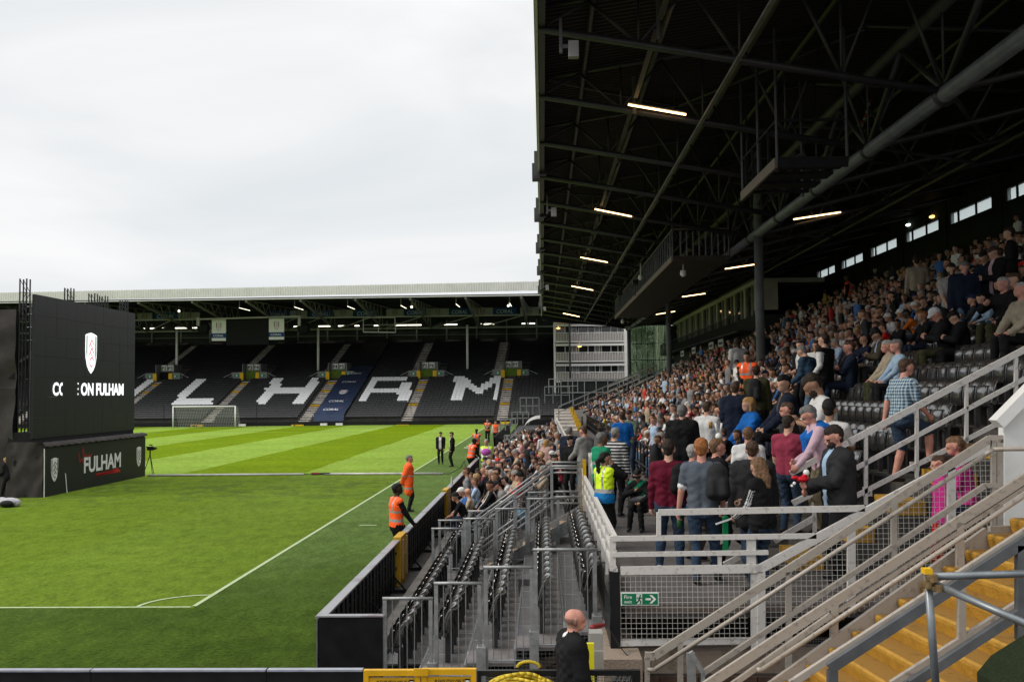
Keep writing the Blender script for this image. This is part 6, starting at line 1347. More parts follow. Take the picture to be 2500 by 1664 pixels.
def tree(x, y, h, r, label):
    t = thing('leafy_tree', label, 'tree', (x, y, 0), 0, 'trees behind the far corner'); q = MB(); q.tube((0, 0, 0), (.1, 0, h * .5), .28, 8, r2=.16)
    for k in range(7):
        a = random.uniform(0, 6.3); q.tube((.05, 0, h * (.3 + .03 * k)), (r * .6 * math.cos(a), r * .6 * math.sin(a), h * random.uniform(.55, .85)), .09, 6, r2=.03)
    q.build('trunk', m_bark, t)
    V = []; Fq = []; mi = []
    cl = [(random.gauss(0, r * .45), random.gauss(0, r * .45), h * random.uniform(.3, .95)) for _ in range(60)]
    for c in cl:
        s = random.uniform(.5, 1.1)
        for _ in range(70):
            p = Vector((c[0] + random.gauss(0, s * .5), c[1] + random.gauss(0, s * .5), c[2] + random.gauss(0, s * .45))); a = Vector((random.gauss(0, 1), random.gauss(0, 1), random.gauss(0, 1))).normalized(); b = a.orthogonal().normalized(); L = random.uniform(.10, .2)
            o = len(V); V += [p - a * L, p + b * L * .55, p + a * L, p - b * L * .55]; Fq.append((o, o + 1, o + 2, o + 3)); mi.append(random.choice((0, 1, 2)))
    me = fast_mesh('crown', np.array([tuple(v) for v in V]), np.array(Fq), m_leafs, False, mi); o = link('crown', me, t); o['kind'] = 'stuff'
tree(14.2, 142, 13, 2.6, 'leafy green tree glimpsed between the balcony building and the column'); tree(16.8, 122, 12, 3.2, 'green tree showing through the left panes of the tinted screen'); tree(20.5, 125, 13, 3.2, 'green tree showing through the right panes of the tinted screen')
q = MB(); q.tube((12.6, 108, 0), (12.6, 108, 12.5), .42, 12); solo(q, 'pale_mast', m_bw, 'pale round mast showing through the tinted screen', 'mast', None, True)
# ================================================================== SEATS AND CROWD
random.seed(21)
def seat_meshes(m, mb_=m_black):
    NXc = 6; prof = [(.055, .43), (.03, .52), (.0, .64), (-.04, .745), (-.075, .785), (-.115, .79), (-.13, .765)]
    def shell(prof, w, cup, th):
        V = []; n = len(prof)
        for s in (0, 1):
            for (y, z) in prof:
                for i in range(NXc + 1):
                    u = i / NXc * 2 - 1; V.append((u * w / 2 * (1 - .06 * max(0, (z - .6) / .2)), y + cup * u * u - s * th, z - (.012 * u ** 4 if z > .7 else 0) - s * .012))
        F_ = []; W = NXc + 1
        for s in (0, 1):
            for j in range(n - 1):
                for i in range(NXc):
                    a = s * n * W + j * W + i; f = (a, a + 1, a + W + 1, a + W); F_.append(f if s else f[::-1])
        for j in range(n - 1):
            for i in (0, NXc): a = j * W + i; b = n * W + a; F_.append((a, a + W, b + W, b))
        return V, F_
    b = MB(); b.add(*shell(prof, .44, .045, .018)); back = b.mesh('backrest', m, True)
    p = MB(); pr2 = [(.13, .36), (.17, .42), (.165, .56), (.15, .66), (.125, .685)]
    p.add(*shell(pr2, .40, -.02, .03)); pan = p.mesh('seat_pan', m, True)
    k = MB()
    for s in (-1, 1): k.box(s * .205 - .012, s * .205 + .012, -.02, .16, .40, .44); k.box(s * .205 - .012, s * .205 + .012, -.03, .0, .40, .62)
    k.box(-.22, .22, .02, .06, .38, .42); k.box(-.03, .03, -.02, .05, .0, .40)
    return back, pan, k.mesh('bracket', mb_)
SEATB = seat_meshes(m_black_seat, m_steel_dk); SEATW = seat_meshes(m_white_seat, m_steel_dk)
SEATN = [0]
def place_seat(x, y, z, meshes, label, group):
    t = thing('tip_up_seat', label, 'seat', (x, y, z), math.radians(90) , group)
    for nm, me in zip(('backrest', 'seat_pan', 'bracket'), meshes): link(nm, me, t)
    SEATN[0] += 1
def seat_stuff(pos):
    V, Fq = seat_block_arrays(np.zeros((1, 3))); pos = np.array(pos)
    v = V.copy(); v2 = np.stack([v[:, 1] - .45, v[:, 0], v[:, 2]], 1)     # facing -X
    n = len(pos); VV = (pos[:, None, :] + v2[None]).reshape(-1, 3); FF = (Fq[None][:, :, ::-1] + (np.arange(n) * len(v))[:, None, None]).reshape(-1, 4); return VV, FF
# occupancy of the big stand
EDGE = [(540, 2600), (700, 2490), (760, 2355), (800, 2210), (850, 2085), (900, 1990), (960, 1910), (1020, 1860), (1100, 1770), (1250, 1650)]
def edge_x(py):
    for (a, xa), (b, xb) in zip(EDGE, EDGE[1:]):
        if py <= b: return xa + (xb - xa) * max(0, (py - a)) / (b - a)
    return EDGE[-1][1]
SP = .485; AISL = [(25.0, 26.3), (38.7, 39.9), (53, 54.2), (66, 67.2), (79, 80.2)]
people = []; empties = []; cnt = {}
for r in range(RN - 1):
    x, z = row_x(r), row_z(r); k = 0; y = YN + .25
    while y < YF - .4:
        n = k; k += 1; y += SP
        if any(a < y < b for a, b in AISL): continue
        if 57 < y and x > 11.6: continue
        px, py = to_px((x, y, z + 1.15)); vis = px < 2540
        occ = False
        if y < 70 and px < edge_x(py) - 5: occ = random.random() < (.92 if y < 58 else .75)
        elif y >= 70 and z > 3: occ = random.random() < .06
        elif y >= 70: occ = random.random() < .6
        if 72 < y < 85 and random.random() < .7: occ = False
        if occ: people.append((y, x, z, r, n))
        elif vis: empties.append((y, x, z, r, n))
# reserve room for the individually built people near the front (x, y, radius)
KEEP = []
# ================================================================== INDIVIDUALLY POSED PEOPLE
PM = {}
def cloth(name, col, rough=.85, **k): return mat('cloth_' + name, col, rough, var=k.pop('var', .28), scale=5, bump=k.pop('bump', 1.0), bscale=k.pop('bscale', 9), spec=.12, **k)  # random darker mottling painted in for shaded creases
SKT = dict(fair=mat('skin_fair', (.50, .29, .21), .5, var=.12, scale=8), pink=mat('skin_pink', (.52, .25, .19), .5, var=.12, scale=8), brown=mat('skin_brown', (.20, .10, .06), .5, var=.12, scale=8), dark=mat('skin_dark', (.045, .026, .019), .45, var=.12, scale=8), olive=mat('skin_olive', (.34, .19, .125), .5, var=.12, scale=8))
HRT = {k: mat('hair_' + k.replace(' ', '_'), c, .55, var=.45, scale=40, bump=.8, bscale=90) for k, c in (('black', (.010, .009, .009)), ('dark', (.028, .018, .013)), ('brown', (.075, .042, .026)), ('light', (.17, .095, .05)), ('grey', (.17, .165, .16)), ('silver', (.36, .35, .34)), ('blond', (.42, .24, .09)), ('ginger', (.33, .125, .04)))}
C_BLACK = cloth('black', (.011, .011, .012)); C_NAVY = cloth('navy', (.012, .018, .035)); C_JEAN = cloth('denim', (.030, .050, .085), bscale=30); C_LJEAN = cloth('light_denim', (.11, .17, .25), bscale=30); C_WHITE = cloth('white', (.60, .60, .60), var=.06); C_GREYT = cloth('slate', (.085, .10, .125)); C_MAROON = cloth('maroon', (.105, .008, .022)); C_WINE = cloth('wine', (.25, .035, .065)); C_BLUE = cloth('royal_blue', (.012, .12, .42)); C_HOOD = cloth('grey_marl', (.24, .235, .225)); C_KHAKI = cloth('khaki', (.17, .14, .085)); C_OLIVE = cloth('olive', (.045, .045, .022)); C_PINKS = cloth('pale_pink', (.52, .36, .42), var=.08); C_CHAR = cloth('charcoal', (.026, .026, .028)); C_ORANGE = mat('hivis_orange', (.95, .115, .02), .6, var=.08, scale=5, bump=.3, bscale=10); C_YELL = mat('hivis_yellow', (.62, .85, .02), .6, var=.06, scale=5, bump=.3, bscale=10); C_REFL = mat('reflective_band', (.32, .32, .31), .3, .2); C_BROWN = cloth('brown_tweed', (.09, .07, .05)); C_SHBLUE = cloth('steward_blue', (.01, .16, .42)); C_PCOAT = cloth('blush_coat', (.42, .27, .24)); C_FUCH = cloth('fuchsia', (.55, .03, .25)); C_GREEN = cloth('steward_green', (.01, .20, .10)); C_SAGE = cloth('sage', (.11, .15, .12)); C_LBLUE = cloth('light_blue', (.30, .42, .56)); C_BEIGE = cloth('beige', (.34, .29, .22)); C_SHOE = mat('dark_shoe', (.02, .02, .022), .5, var=.2); C_WSHOE = mat('white_shoe', (.5, .5, .5), .5, var=.1); C_RED = cloth('red', (.45, .015, .02))
def pattern_cloth(name, kind, c1, c2, scale):
    m = bpy.data.materials.new(name); m.use_nodes = True; t = m.node_tree; b = t.nodes['Principled BSDF']; tcn = t.nodes.new('ShaderNodeTexCoord')
    def wave(d, sc):
        w = t.nodes.new('ShaderNodeTexWave'); w.bands_direction = d; w.inputs['Scale'].default_value = sc; w.inputs['Distortion'].default_value = .4; t.links.new(tcn.outputs['Object'], w.inputs['Vector'])
        r = t.nodes.new('ShaderNodeMath'); r.operation = 'GREATER_THAN'; r.inputs[1].default_value = .62; t.links.new(w.outputs['Fac'], r.inputs[0]); return r.outputs[0]
    z = wave('Z', scale)
    if kind == 'plaid':
        x = wave('DIAGONAL' if False else 'X', scale); ad = t.nodes.new('ShaderNodeMath'); ad.operation = 'ADD'; t.links.new(z, ad.inputs[0]); t.links.new(x, ad.inputs[1]); mu = t.nodes.new('ShaderNodeMath'); mu.operation = 'MULTIPLY'; mu.inputs[1].default_value = .5; t.links.new(ad.outputs[0], mu.inputs[0]); f = mu.outputs[0]
    else: f = z
    mx = t.nodes.new('ShaderNodeMixRGB'); mx.inputs[1].default_value = (*c1, 1); mx.inputs[2].default_value = (*c2, 1); t.links.new(f, mx.inputs[0]); t.links.new(mx.outputs[0], b.inputs['Base Color']); b.inputs['Roughness'].default_value = .85; return m
C_PLAID = pattern_cloth('cloth_blue_plaid', 'plaid', (.015, .06, .13), (.42, .52, .55), 6.5); C_STRIPE = pattern_cloth('cloth_striped', 'stripe', (.012, .012, .012), (.5, .5, .5), 5)
ARM, X1, X2, X3 = 6, 7, 8, 9
def wrinkle(V, Fq, reg, amp):
    n = np.zeros_like(V); fn = np.cross(V[Fq[:, 2]] - V[Fq[:, 0]], V[Fq[:, 3]] - V[Fq[:, 1]])
    for k in range(4): np.add.at(n, Fq[:, k], fn)
    n /= np.linalg.norm(n, axis=1)[:, None] + 1e-9
    w = np.zeros(len(V)); cl = (reg == TP) | (reg == TR) | (reg == ARM); w[Fq[cl].ravel()] = 1; w[Fq[~cl].ravel()] = 0
    ph = RNG.uniform(0, 6, 8); x, y, z = V.T; q = .6 * np.sin(x * 17 + z * 9 + ph[0]) + .5 * np.sin(y * 21 - z * 13 + ph[1])
    f = np.sin(z * 62 + q * 3 + ph[2]) * .45 + np.sin(z * 38 + x * 40 + q * 4 + ph[3]) * .55 + np.sin(z * 55 - x * 45 - y * 30 + ph[4]) * .4
    m = .5 + .5 * np.sin(x * 9 + y * 7 + z * 6 + ph[5])
    return V + n * (amp * f * m * w)[:, None]
def near_person(label, d, px, py, floor, face, pose=None, style='short', fem=False, skin='fair', hair='brown', top=C_BLACK, leg=C_JEAN, shoe=C_SHOE, sleeve='long', legs='long', fat=0.0, jacket=0, seated=False, arm=None, x1=None, x2=None, x3=None, over=None, beard=False, h=.0135, group=None, cap=None, height=None, at=None, fixx=None, collar=False):
    if h == .0135: h = min(max(.00095 * d, .0135), .027)
    hh_ = min(max(.00095 * d, .0125), .022)
    J = skeleton(pose or {}, fem); J['eyes'] = d < 17.5; pr = body_prims(J, fem, fat, 0, sleeve, legs)
    out = []
    for p in pr:
        p = list(p) + ([None] if len(p) < 6 else [])
        a, b, ra, rb, reg, sc = p[:6]
        if reg == TP: ra += .012 + jacket * .014; rb += .012 + jacket * .014
        if reg == TR: ra += .010; rb += .012
        out.append((a, b, ra, rb, reg, sc))
    # sleeves get their own region so vests can differ from them
    pr2 = []
    arms = [(J['S'+q], J['E'+q]) for q in 'lr'] + [(J['E'+q], J['H'+q]) for q in 'lr']
    for p in out:
        reg = p[4]
        if reg == TP and any((Vector(p[0])-a).length < 1e-4 and (Vector(p[1])-b).length < 1e-4 for a, b in arms): reg = ARM
        pr2.append((p[0], p[1], p[2], p[3], reg, p[5]))
    up, sx, pel = J['up'], J['sx'], J['pel']
    if collar: pr2.append((J['neck']+up*.018-sx*.012-J['fwd']*.01, J['neck']+up*.022+sx*.012-J['fwd']*.01, .070, .070, X1, (1, 1, .55)))
    if jacket == 3:
        for s in (-1, 1): pr2.append((pel+sx*s*.08, pel+sx*s*.085-up*.30, .135, .140, TP, (1, .9, 1)))
    if jacket or fem:
        for s in (-1, 1): pr2.append((pel+sx*s*.075+up*.12, pel+sx*s*.075-up*(.06 if jacket < 2 else .20), .105+.010*jacket, .112+.012*jacket, TP, (1, .9, 1)))
    else:
        for s in (-1, 1): pr2.append((pel+sx*s*.07+up*.12, pel+sx*s*.07+up*.02, .105, .116, TP, (1, .9, 1)))
    if sleeve == 'short':
        for q in 'lr': pr2.append((J['S'+q], J['S'+q].lerp(J['E'+q], .75), .072, .062, ARM, None)) ; 
        pr2 = [(a, b, ra - (.02 if reg == ARM and (b - J['El']).length * (b - J['Er']).length < 1e-6 else 0), rb - (.017 if reg == ARM and ((b - J['El']).length < 1e-3 or (b - J['Er']).length < 1e-3) else 0), (SK if reg == ARM and ((b - J['El']).length < 1e-3 or (b - J['Er']).length < 1e-3) else reg), sc) for a, b, ra, rb, reg, sc in pr2]
    if legs == 'shorts':
        for q in 'lr': pr2.append((J['P'+q], J['P'+q].lerp(J['K'+q], .85), .105, .088, TR, None))
    if beard: pr2.append((J['hc']-J['hu']*.062+J['hd']*.055-J['hs']*.02, J['hc']-J['hu']*.062+J['hd']*.055+J['hs']*.02, .043, .043, X3, None))
    V, Fq, reg = region_mesh(pr2, h, .017)
    # orient the body sensibly along the arm region
    hp_ = hair_prims(J, style); top_z = V[:, 2].max()
    if hp_: top_z = max(top_z, max(max(Vector(a).z + ra, Vector(b).z + rb) for a, b, ra, rb, *_ in hp_))
    ctr = V[Fq].mean(1)
    if d < 32: V = wrinkle(V, Fq, reg, .0085 if jacket else .0065)
    if over: reg = over(ctr, reg, J)
    tgt = P(px, py, d); sc = (tgt.z - floor) / top_z if height is None else height / 1.75
    hc = J['hc']; rot = math.radians(face); hx = (hc.x * math.cos(rot) - hc.y * math.sin(rot)) * sc; hy = (hc.x * math.sin(rot) + hc.y * math.cos(rot)) * sc
    loc = Vector((tgt.x - hx, tgt.y - hy, tgt.z - top_z * sc)) if at is None else Vector(at)
    t = thing('person', label, 'person', loc, rot, group)
    mats = [SKT[skin], HRT[hair], top, leg, shoe, cap or top, arm or top, x1 or top, x2 or C_REFL, x3 or HRT[hair]]
    me = fast_mesh('body', V * sc, Fq, mats, True, reg); link('body', me, t)
    if hp_:
        v, lo, M = grow(hp_, hh_, .02)
        g_ = np.stack(np.meshgrid(*[lo[i] + hh_ * np.arange(v.shape[i]) for i in range(3)], indexing='ij'), -1)
        v = v + .0065 * np.sin(g_[..., 0] * 95 + g_[..., 2] * 40) * np.sin(g_[..., 1] * 80 + g_[..., 2] * 60)
        V2, F2 = surf_net(v.astype(np.float32), lo, hh_); ix = np.clip(np.round((V2[F2].mean(1) - lo) / hh_).astype(int), 0, np.array(M.shape) - 1); r2 = M[ix[:, 0], ix[:, 1], ix[:, 2]]
        me = fast_mesh('hair' if style != 'cap' else 'cap', V2 * sc, F2, [HRT[hair], HRT[hair], HRT[hair], HRT[hair], HRT[hair], cap or C_BLACK], True, r2); link('hair' if style not in ('cap',) else 'cap', me, t)
    t['_j'] = 0; del t['_j']
    KEEP.append((loc.x, loc.y, .38)); return t, J, sc
def world_pt(t, v, sc):
    r = t.rotation_euler.z; v = Vector(v) * sc; return Vector((t.location.x + v.x * math.cos(r) - v.y * math.sin(r), t.location.y + v.x * math.sin(r) + v.y * math.cos(r), t.location.z + v.z))
def backpack(t, J, sc, label, col, w=.15, hgt=.42, side=0.0):
    up, fw, sx = J['up'], J['fwd'], J['sx']; c = J['chest'] - fw * .20 + sx * side + up * .02; P1 = []
    for s in (-1, 1): P1.append((c + sx * s * w * .38 - up * hgt * .32, c + sx * s * w * .30 + up * hgt * .30, .085, .07, 0, (1, .8, 1))); P1.append((c - up * hgt * .30, c + up * hgt * .34, .085, .075, 0, (1, .85, 1))); P1.append((c + sx * s * w * .4 - up * hgt * .3 - fw * .06, c + sx * s * w * .4 + up * .0 - fw * .05, .06, .05, 0, None))
    for s, k_ in ((-1, 'l'), (1, 'r')):
        if side and s < 0: continue
        a = c + sx * s * .06 + up * .16 + fw * .06; b = J['S' + k_] - sx * s * .07 + up * .065; P1 += [(a, b, .020, .020, 0, None), (b, b + fw * .14 - up * .10, .020, .018, 0, None)]
    V, Fq, reg = region_mesh(P1, .0145, .035); me = fast_mesh('backpack', V * sc, Fq, [col], True); o = link('backpack', me, None, t.location.copy(), t.rotation_euler.z); tag(o, label, 'backpack')
def prop(mb, name, mats, label, cat, smooth=False): return solo(mb, name, mats, label, cat, None, smooth)
# hi-vis vest colouring: fabric, two bands, shoulder strips
def vest(bands=((.98, 1.03), (1.16, 1.21)), strips=True, jacket=False):
    def f(c, reg, J):
        reg = reg.copy(); z = (c - np.array(J['pel'])) @ np.array(J['up']) + .93; x = (c - np.array(J['pel'])) @ np.array(J['sx'])
        tors = (reg == TP) | ((reg == ARM) if jacket else False)
        reg[tors] = X1
        for a, b in bands: reg[tors & (z > a) & (z < b)] = X2
        if strips and not jacket: reg[tors & (z > bands[-1][1]) & (np.abs(np.abs(x) - .105) < .022)] = X2
        return reg
    return f
ST = dict
hang = ST(hl=(-.25, .05, .80), hr=(.25, .05, .80))
# --- on the turf
near_person('steward in long orange reflective jacket standing on the pitch with hands behind his back', 31.8, 1000, 1110, 0, -80, ST(hl=(-.05, -.17, .90), hr=(.06, -.18, .92), el=(-1, -.6, 0), er=(1, -.6, 0)), 'short', hair='grey', skin='pink', top=C_ORANGE, leg=C_BLACK, jacket=3, x1=C_ORANGE, over=vest(((.72, .76), (1.10, 1.15)), jacket=True), fat=.05)
t, J, sc = near_person('steward in orange vest over black clothes leaning a hand on the yellow fence gate', 21.4, 971, 1178, 0, -62, ST(hr=(.20, .34, .86), hl=(-.20, .20, .84), fl=(-.1, -.02, .085), hp=-.1), 'short', hair='black', skin='dark', top=C_BLACK, leg=C_BLACK, x1=C_ORANGE, over=vest(), fat=.12)
near_person('man in black cardigan over white shirt standing on the grass, left of the two', 53, 1075, 1053, 0, 175, ST(hl=(-.2, .08, .86), hr=(.2, .08, .86), hy=-.3), 'thick', hair='black', top=C_WHITE, leg=C_BLACK, arm=C_BLACK, x1=C_BLACK, over=lambda c, r, J: np.where((r == TP) & ((np.abs(c[:, 0]) > .07) | (c[:, 1] < .0)), X1, r), jacket=1)
near_person('man in black suit standing on the grass, right of the two, facing left', 51, 1102, 1053, 0, 105, ST(hl=(-.2, .1, .86), hr=(.2, .08, .86)), 'thick', hair='dark', top=C_WHITE, leg=C_BLACK, arm=C_BLACK, x1=C_BLACK, over=lambda c, r, J: np.where((r == TP) & ((np.abs(c[:, 0]) > .05) | (c[:, 1] < .02)), X1, r), jacket=1, collar=True)
near_person('steward in orange vest with folded arms behind the fence end, beyond the crowd', 56, 1163, 1046, 0, 170, ST(hl=(.06, .24, 1.12), hr=(-.06, .26, 1.10)), 'short', hair='black', skin='dark', top=C_BLACK, leg=C_BLACK, x1=C_ORANGE, over=vest())
near_person('steward in orange vest bending over the far end of the black fence', 43.5, 1158, 1069, 0, -50, ST(lean=(0, .25, 0), hr=(.12, .38, .95), hl=(-.15, .36, .95)), 'short', hair='black', skin='dark', top=C_BLACK, leg=C_BLACK, x1=C_ORANGE, over=vest())
near_person('steward in yellow vest and white shirt holding a pink bundle by the fence end', 42, 1187, 1071, -.05, 165, ST(hl=(-.06, .28, 1.02), hr=(.06, .28, 1.0)), 'short', hair='silver', skin='pink', top=C_WHITE, leg=C_BLACK, x1=C_YELL, over=vest(), fat=.25)
t, J, sc = near_person('far steward in orange vest standing left of a pair near the corner', 75, 1190, 1022, 0, 175, ST(hl=(-.04, .22, 1.1), hr=(.04, .24, 1.1)), 'short', hair='dark', top=C_BLACK, leg=C_BLACK, x1=C_ORANGE, over=vest())
near_person('far steward in orange vest, white shirt and tie near the corner', 71.5, 1210, 1026, 0, 175, ST(), 'short', hair='brown', top=C_WHITE, leg=C_BLACK, x1=C_ORANGE, over=vest(strips=False))
near_person('blonde woman in black walking past the screen base at the left edge', 37.1, 14, 1115, 0, 78, ST(lean=(0, .22, 0), fl=(-.08, .30, .085), fr=(.08, -.38, .13), hl=(-.12, .36, .98), hr=(.1, .38, 1.02)), 'bob', fem=True, hair='blond', top=C_BLACK, leg=C_BLACK, jacket=1)
q = MB(); p = P(1186, 1103, 41.6); q.ball(p, .16, 0, 10, 6, (1.3, .7, 1)); prop(q, 'pink_bundle', mat('pink_purple_cloth', (.5, .10, .45), .7, var=.3), 'pink and purple bundle held by the yellow vested steward', 'bundle', True)
q = MB(); p = G(1099, 1176, .9); q.tube((FX_ + .02, 31.6, .88), (FX_ + .02, 31.6, 1.06), .035, 8); q.tube((FX_ + .02, 31.6, 1.06), (FX_ + .02, 31.6, 1.12), .015, 8); prop(q, 'plastic_bottle', mat('cloudy_plastic', (.45, .5, .42), .3), 'small plastic bottle standing on the black fence cap', 'bottle')
# --- bald man in front of the barrier
near_person('bald man in a black suit with his back to the camera at the bottom', 9.8, 1403, 1486, .0, -74, ST(hl=(-.24, .12, .84), hr=(.24, .12, .84), hy=-.1), 'bald', hair='light', skin='pink', top=C_BLACK, leg=C_BLACK, jacket=2, fat=.05, x1=C_WHITE, x2=mat('skin_stubble', (.27, .155, .115), .6, var=.25, scale=60), h=.011, collar=True, over=lambda c, r, J: np.where((r == SK) & (((c - np.array(J['hc'])) @ np.array(J['hu'])) < .035) & (((c - np.array(J['hc'])) @ np.array(J['hd'])) < .012) & (((c - np.array(J['hc'])) @ np.array(J['hu'])) > -.07), X2, r))
# --- standing in the lower tier
near_person('man in black leather jacket standing among the lower tier spectators', 34, 1296, 1074, .25, -75, ST(hl=(-.1, .3, 1.0), hr=(.12, .3, 1.0), hp=.2), 'short', hair='dark', top=C_BLACK, leg=C_NAVY, jacket=1)
near_person('long haired blonde woman in a blush pink coat standing in the lower tier', 33, 1335, 1072, .5, -50, ST(hl=(-.14, .26, 1.0), hr=(.2, .2, .95)), 'long', fem=True, hair='blond', top=C_PCOAT, leg=C_NAVY, jacket=2)
near_person('man in white shirt standing beyond the woman in the pink coat', 38.5, 1326, 1055, .6, 20, ST(), 'short', hair='dark', skin='olive', top=C_WHITE, leg=C_BLACK)
near_person('man in grey jacket leaning over a phone at the far end of the lower tier', 45, 1316, 1037, .6, 60, ST(lean=(0, .3, 0), hl=(-.05, .32, 1.0), hr=(.05, .34, 1.0), hp=.4), 'short', hair='brown', top=C_CHAR, leg=C_BLACK, jacket=1)
near_person('person in a cream cap seen from behind above the small staircase', 27.5, 1343, 1122, .55, 60, CP['sit_lap'], 'cap', hair='brown', top=C_BLACK, leg=C_BLACK, jacket=1, cap=C_BEIGE)
near_person('bearded man in black cap and grey hoodie bent over his phone in the lower tier', 27, 1212, 1172, lz(0), 95, ST(**{**CP['sit_phone'], 'lean': (0, .38, 0)}), 'cap', hair='dark', top=C_HOOD, leg=C_BLACK, jacket=1, cap=C_CHAR, beard=True)
near_person('young man in white shirt leaning forward behind the grey hooded man', 28.6, 1232, 1161, lz(1), 80, CP['sit_lean'], 'short', hair='black', top=C_WHITE, leg=C_NAVY)
near_person('dark haired woman in black turning towards the camera in the front lower row', 31, 1195, 1137, lz(0), 150, CP['sit_lookr'], 'long', fem=True, hair='dark', top=C_BLACK, leg=C_BLACK)
near_person('man in black jacket over red top in the front lower row', 30, 1212, 1139, lz(0) + .1, 100, CP['sit_lap'], 'short', hair='dark', top=C_BLACK, leg=C_BLACK, jacket=1, x1=C_RED, over=lambda c, r, J: np.where((r == TP) & (np.abs(c[:, 0]) < .05) & (c[:, 1] > .0), X1, r))
near_person('blonde woman with grey bobble hat among the lower tier spectators', 29.5, 1245, 1150, lz(1) + .1, 70, CP['sit_lap'], 'long', fem=True, hair='light', top=C_CHAR, leg=C_BLACK, jacket=1)
q = MB(); p = P(1275, 1265, 22.3); q.ball(p, .2, 0, 12, 8, (.8, .7, 1.2)); prop(q, 'blue_carrier_bag', mat('blue_plastic', (.02, .16, .28), .4, var=.3, bump=.8, bscale=10), 'crumpled blue carrier bag on the lower tier boards behind the staircase', 'bag', True)
# --- the concourse group
CZ = 1.2
def vw(c, reg, J):
    reg = reg.copy(); z = (c - np.array(J['pel'])) @ np.array(J['up']) + .93; t_ = (reg == TP); x = (c - np.array(J['pel'])) @ np.array(J['sx'])
    reg[t_] = X1; reg[t_ & (z > 1.02) & (z < 1.09)] = X2; reg[t_ & (z > 1.09) & (np.abs(np.abs(x) - .10) < .022)] = X2; reg[t_ & (z <= 1.02)] = X3; return reg
near_person('steward with black ponytail in yellow and blue vest holding a phone to her ear', 16.3, 1478, 1102, CZ, -55, ST(hr=(.14, .12, 1.50), hl=(-.2, .22, .98), er=(.6, .6, -1), hy=-.2), 'tail', fem=True, hair='black', skin='olive', top=C_BLACK, leg=C_BLACK, x1=C_YELL, x3=C_SHBLUE, over=vw, jacket=1, fat=.1, h=.012)
t, J, sc = near_person('seated woman in black and green uniform with sunglasses beside the concourse', 18.4, 1556, 1144, CZ, 160, ST(**{**CP['sit_face'], 'hr': (.05, .34, .86)}), 'short', fem=True, hair='black', skin='olive', top=C_BLACK, leg=C_BLACK, x1=C_GREEN, over=lambda c, r, J: np.where((r == TP) & (((c[:, 0] + c[:, 2]) % .3) < .1), X1, r), jacket=1)
q = MB(); hcw = world_pt(t, J['hc'] + J['hu'] * .022 + J['hd'] * .09, sc); q.box(hcw.x - .07, hcw.x + .07, hcw.y - .03, hcw.y + .01, hcw.z - .02, hcw.z + .02); solo(q, 'sunglasses', m_black, 'dark sunglasses on the seated woman in green and black', 'sunglasses')
for (px, d, zf) in ((1556, 18.4, CZ),):
    p = P(px, 1200, d); ch = thing('folding_seat', 'black seat under the woman in green and black', 'seat', t.location.copy(), math.radians(160)); 
    for nm, me in zip(('backrest', 'seat_pan', 'bracket'), SEATB): link(nm, me, ch)
t, J, sc = near_person('man in a maroon sweatshirt and blue jeans seen from behind at the white railing', 14.2, 1632, 1069, CZ, -12, ST(hl=(-.25, .06, .82), hr=(.25, .06, .82), fl=(-.15, .05, .085), fr=(.13, 0, .085)), 'thick', hair='dark', top=C_MAROON, leg=C_JEAN, shoe=C_WSHOE, fat=.03, h=.012, over=lambda c, r, J: r)
backpack(t, J, sc, 'black backpack hanging from the maroon sweatshirt', C_BLACK, .13, .36, .16)
t, J, sc = near_person('ginger haired man in slate ringer T-shirt seen from behind at the railing', 13.4, 1712, 1066, CZ, -12, ST(hl=(-.30, .06, .84), hr=(.24, .1, .9), fl=(-.08, -.1, .085), fr=(.16, .18, .085)), 'thick', hair='ginger', skin='pink', top=C_GREYT, leg=C_JEAN, sleeve='short', h=.012, x1=C_WHITE, over=lambda c, r, J: np.where((r == ARM) & (np.minimum(np.linalg.norm(c - np.array(J['Sl'].lerp(J['El'], .78)), axis=1), np.linalg.norm(c - np.array(J['Sr'].lerp(J['Er'], .78)), axis=1)) < .065), X1, r))
backpack(t, J, sc, 'large black backpack on the shoulder of the ginger haired man', C_CHAR, .17, .42, .20)
q = MB(); p = world_pt(t, J['Hl'] + Vector((0, .02, -.14)), sc); q.tube(p + Vector((0, 0, .07)), p - Vector((0, 0, .08)), .028, 10); q.tube(p + Vector((0, 0, .14)), p + Vector((0, 0, .07)), .012, 8, r2=.028); solo(q, 'green_bottle', mat('green_bottle_glass', (.03, .12, .03), .15), 'green bottle held low by the ginger haired man', 'bottle', None, True)
near_person('older grey haired man in navy jacket and brown trousers between two younger men', 15.2, 1694, 1083, CZ, -55, ST(), 'short', hair='silver', skin='pink', top=C_NAVY, leg=C_BROWN, jacket=1)
near_person('short haired young man in a black jacket looking right beside the ginger haired man', 14.6, 1752, 1069, CZ, -75, ST(), 'short', hair='light', skin='pink', top=C_BLACK, leg=C_BLACK, jacket=1)
near_person('light haired man in a plain white T-shirt seen from behind in the group', 16.4, 1826, 1041, CZ + .15, -15, hang, 'short', hair='light', skin='pink', top=C_WHITE, leg=cloth('plum', (.10, .02, .04)), sleeve='short')
t, J, sc = near_person('dark haired man in a black jacket standing behind the long haired woman', 13.8, 1836, 1074, CZ, -10, ST(), 'short', hair='brown', top=C_CHAR, leg=C_JEAN, jacket=2, fat=.15)
backpack(t, J, sc, 'black bag hanging behind the man in the black jacket', C_BLACK, .12, .34, .12)
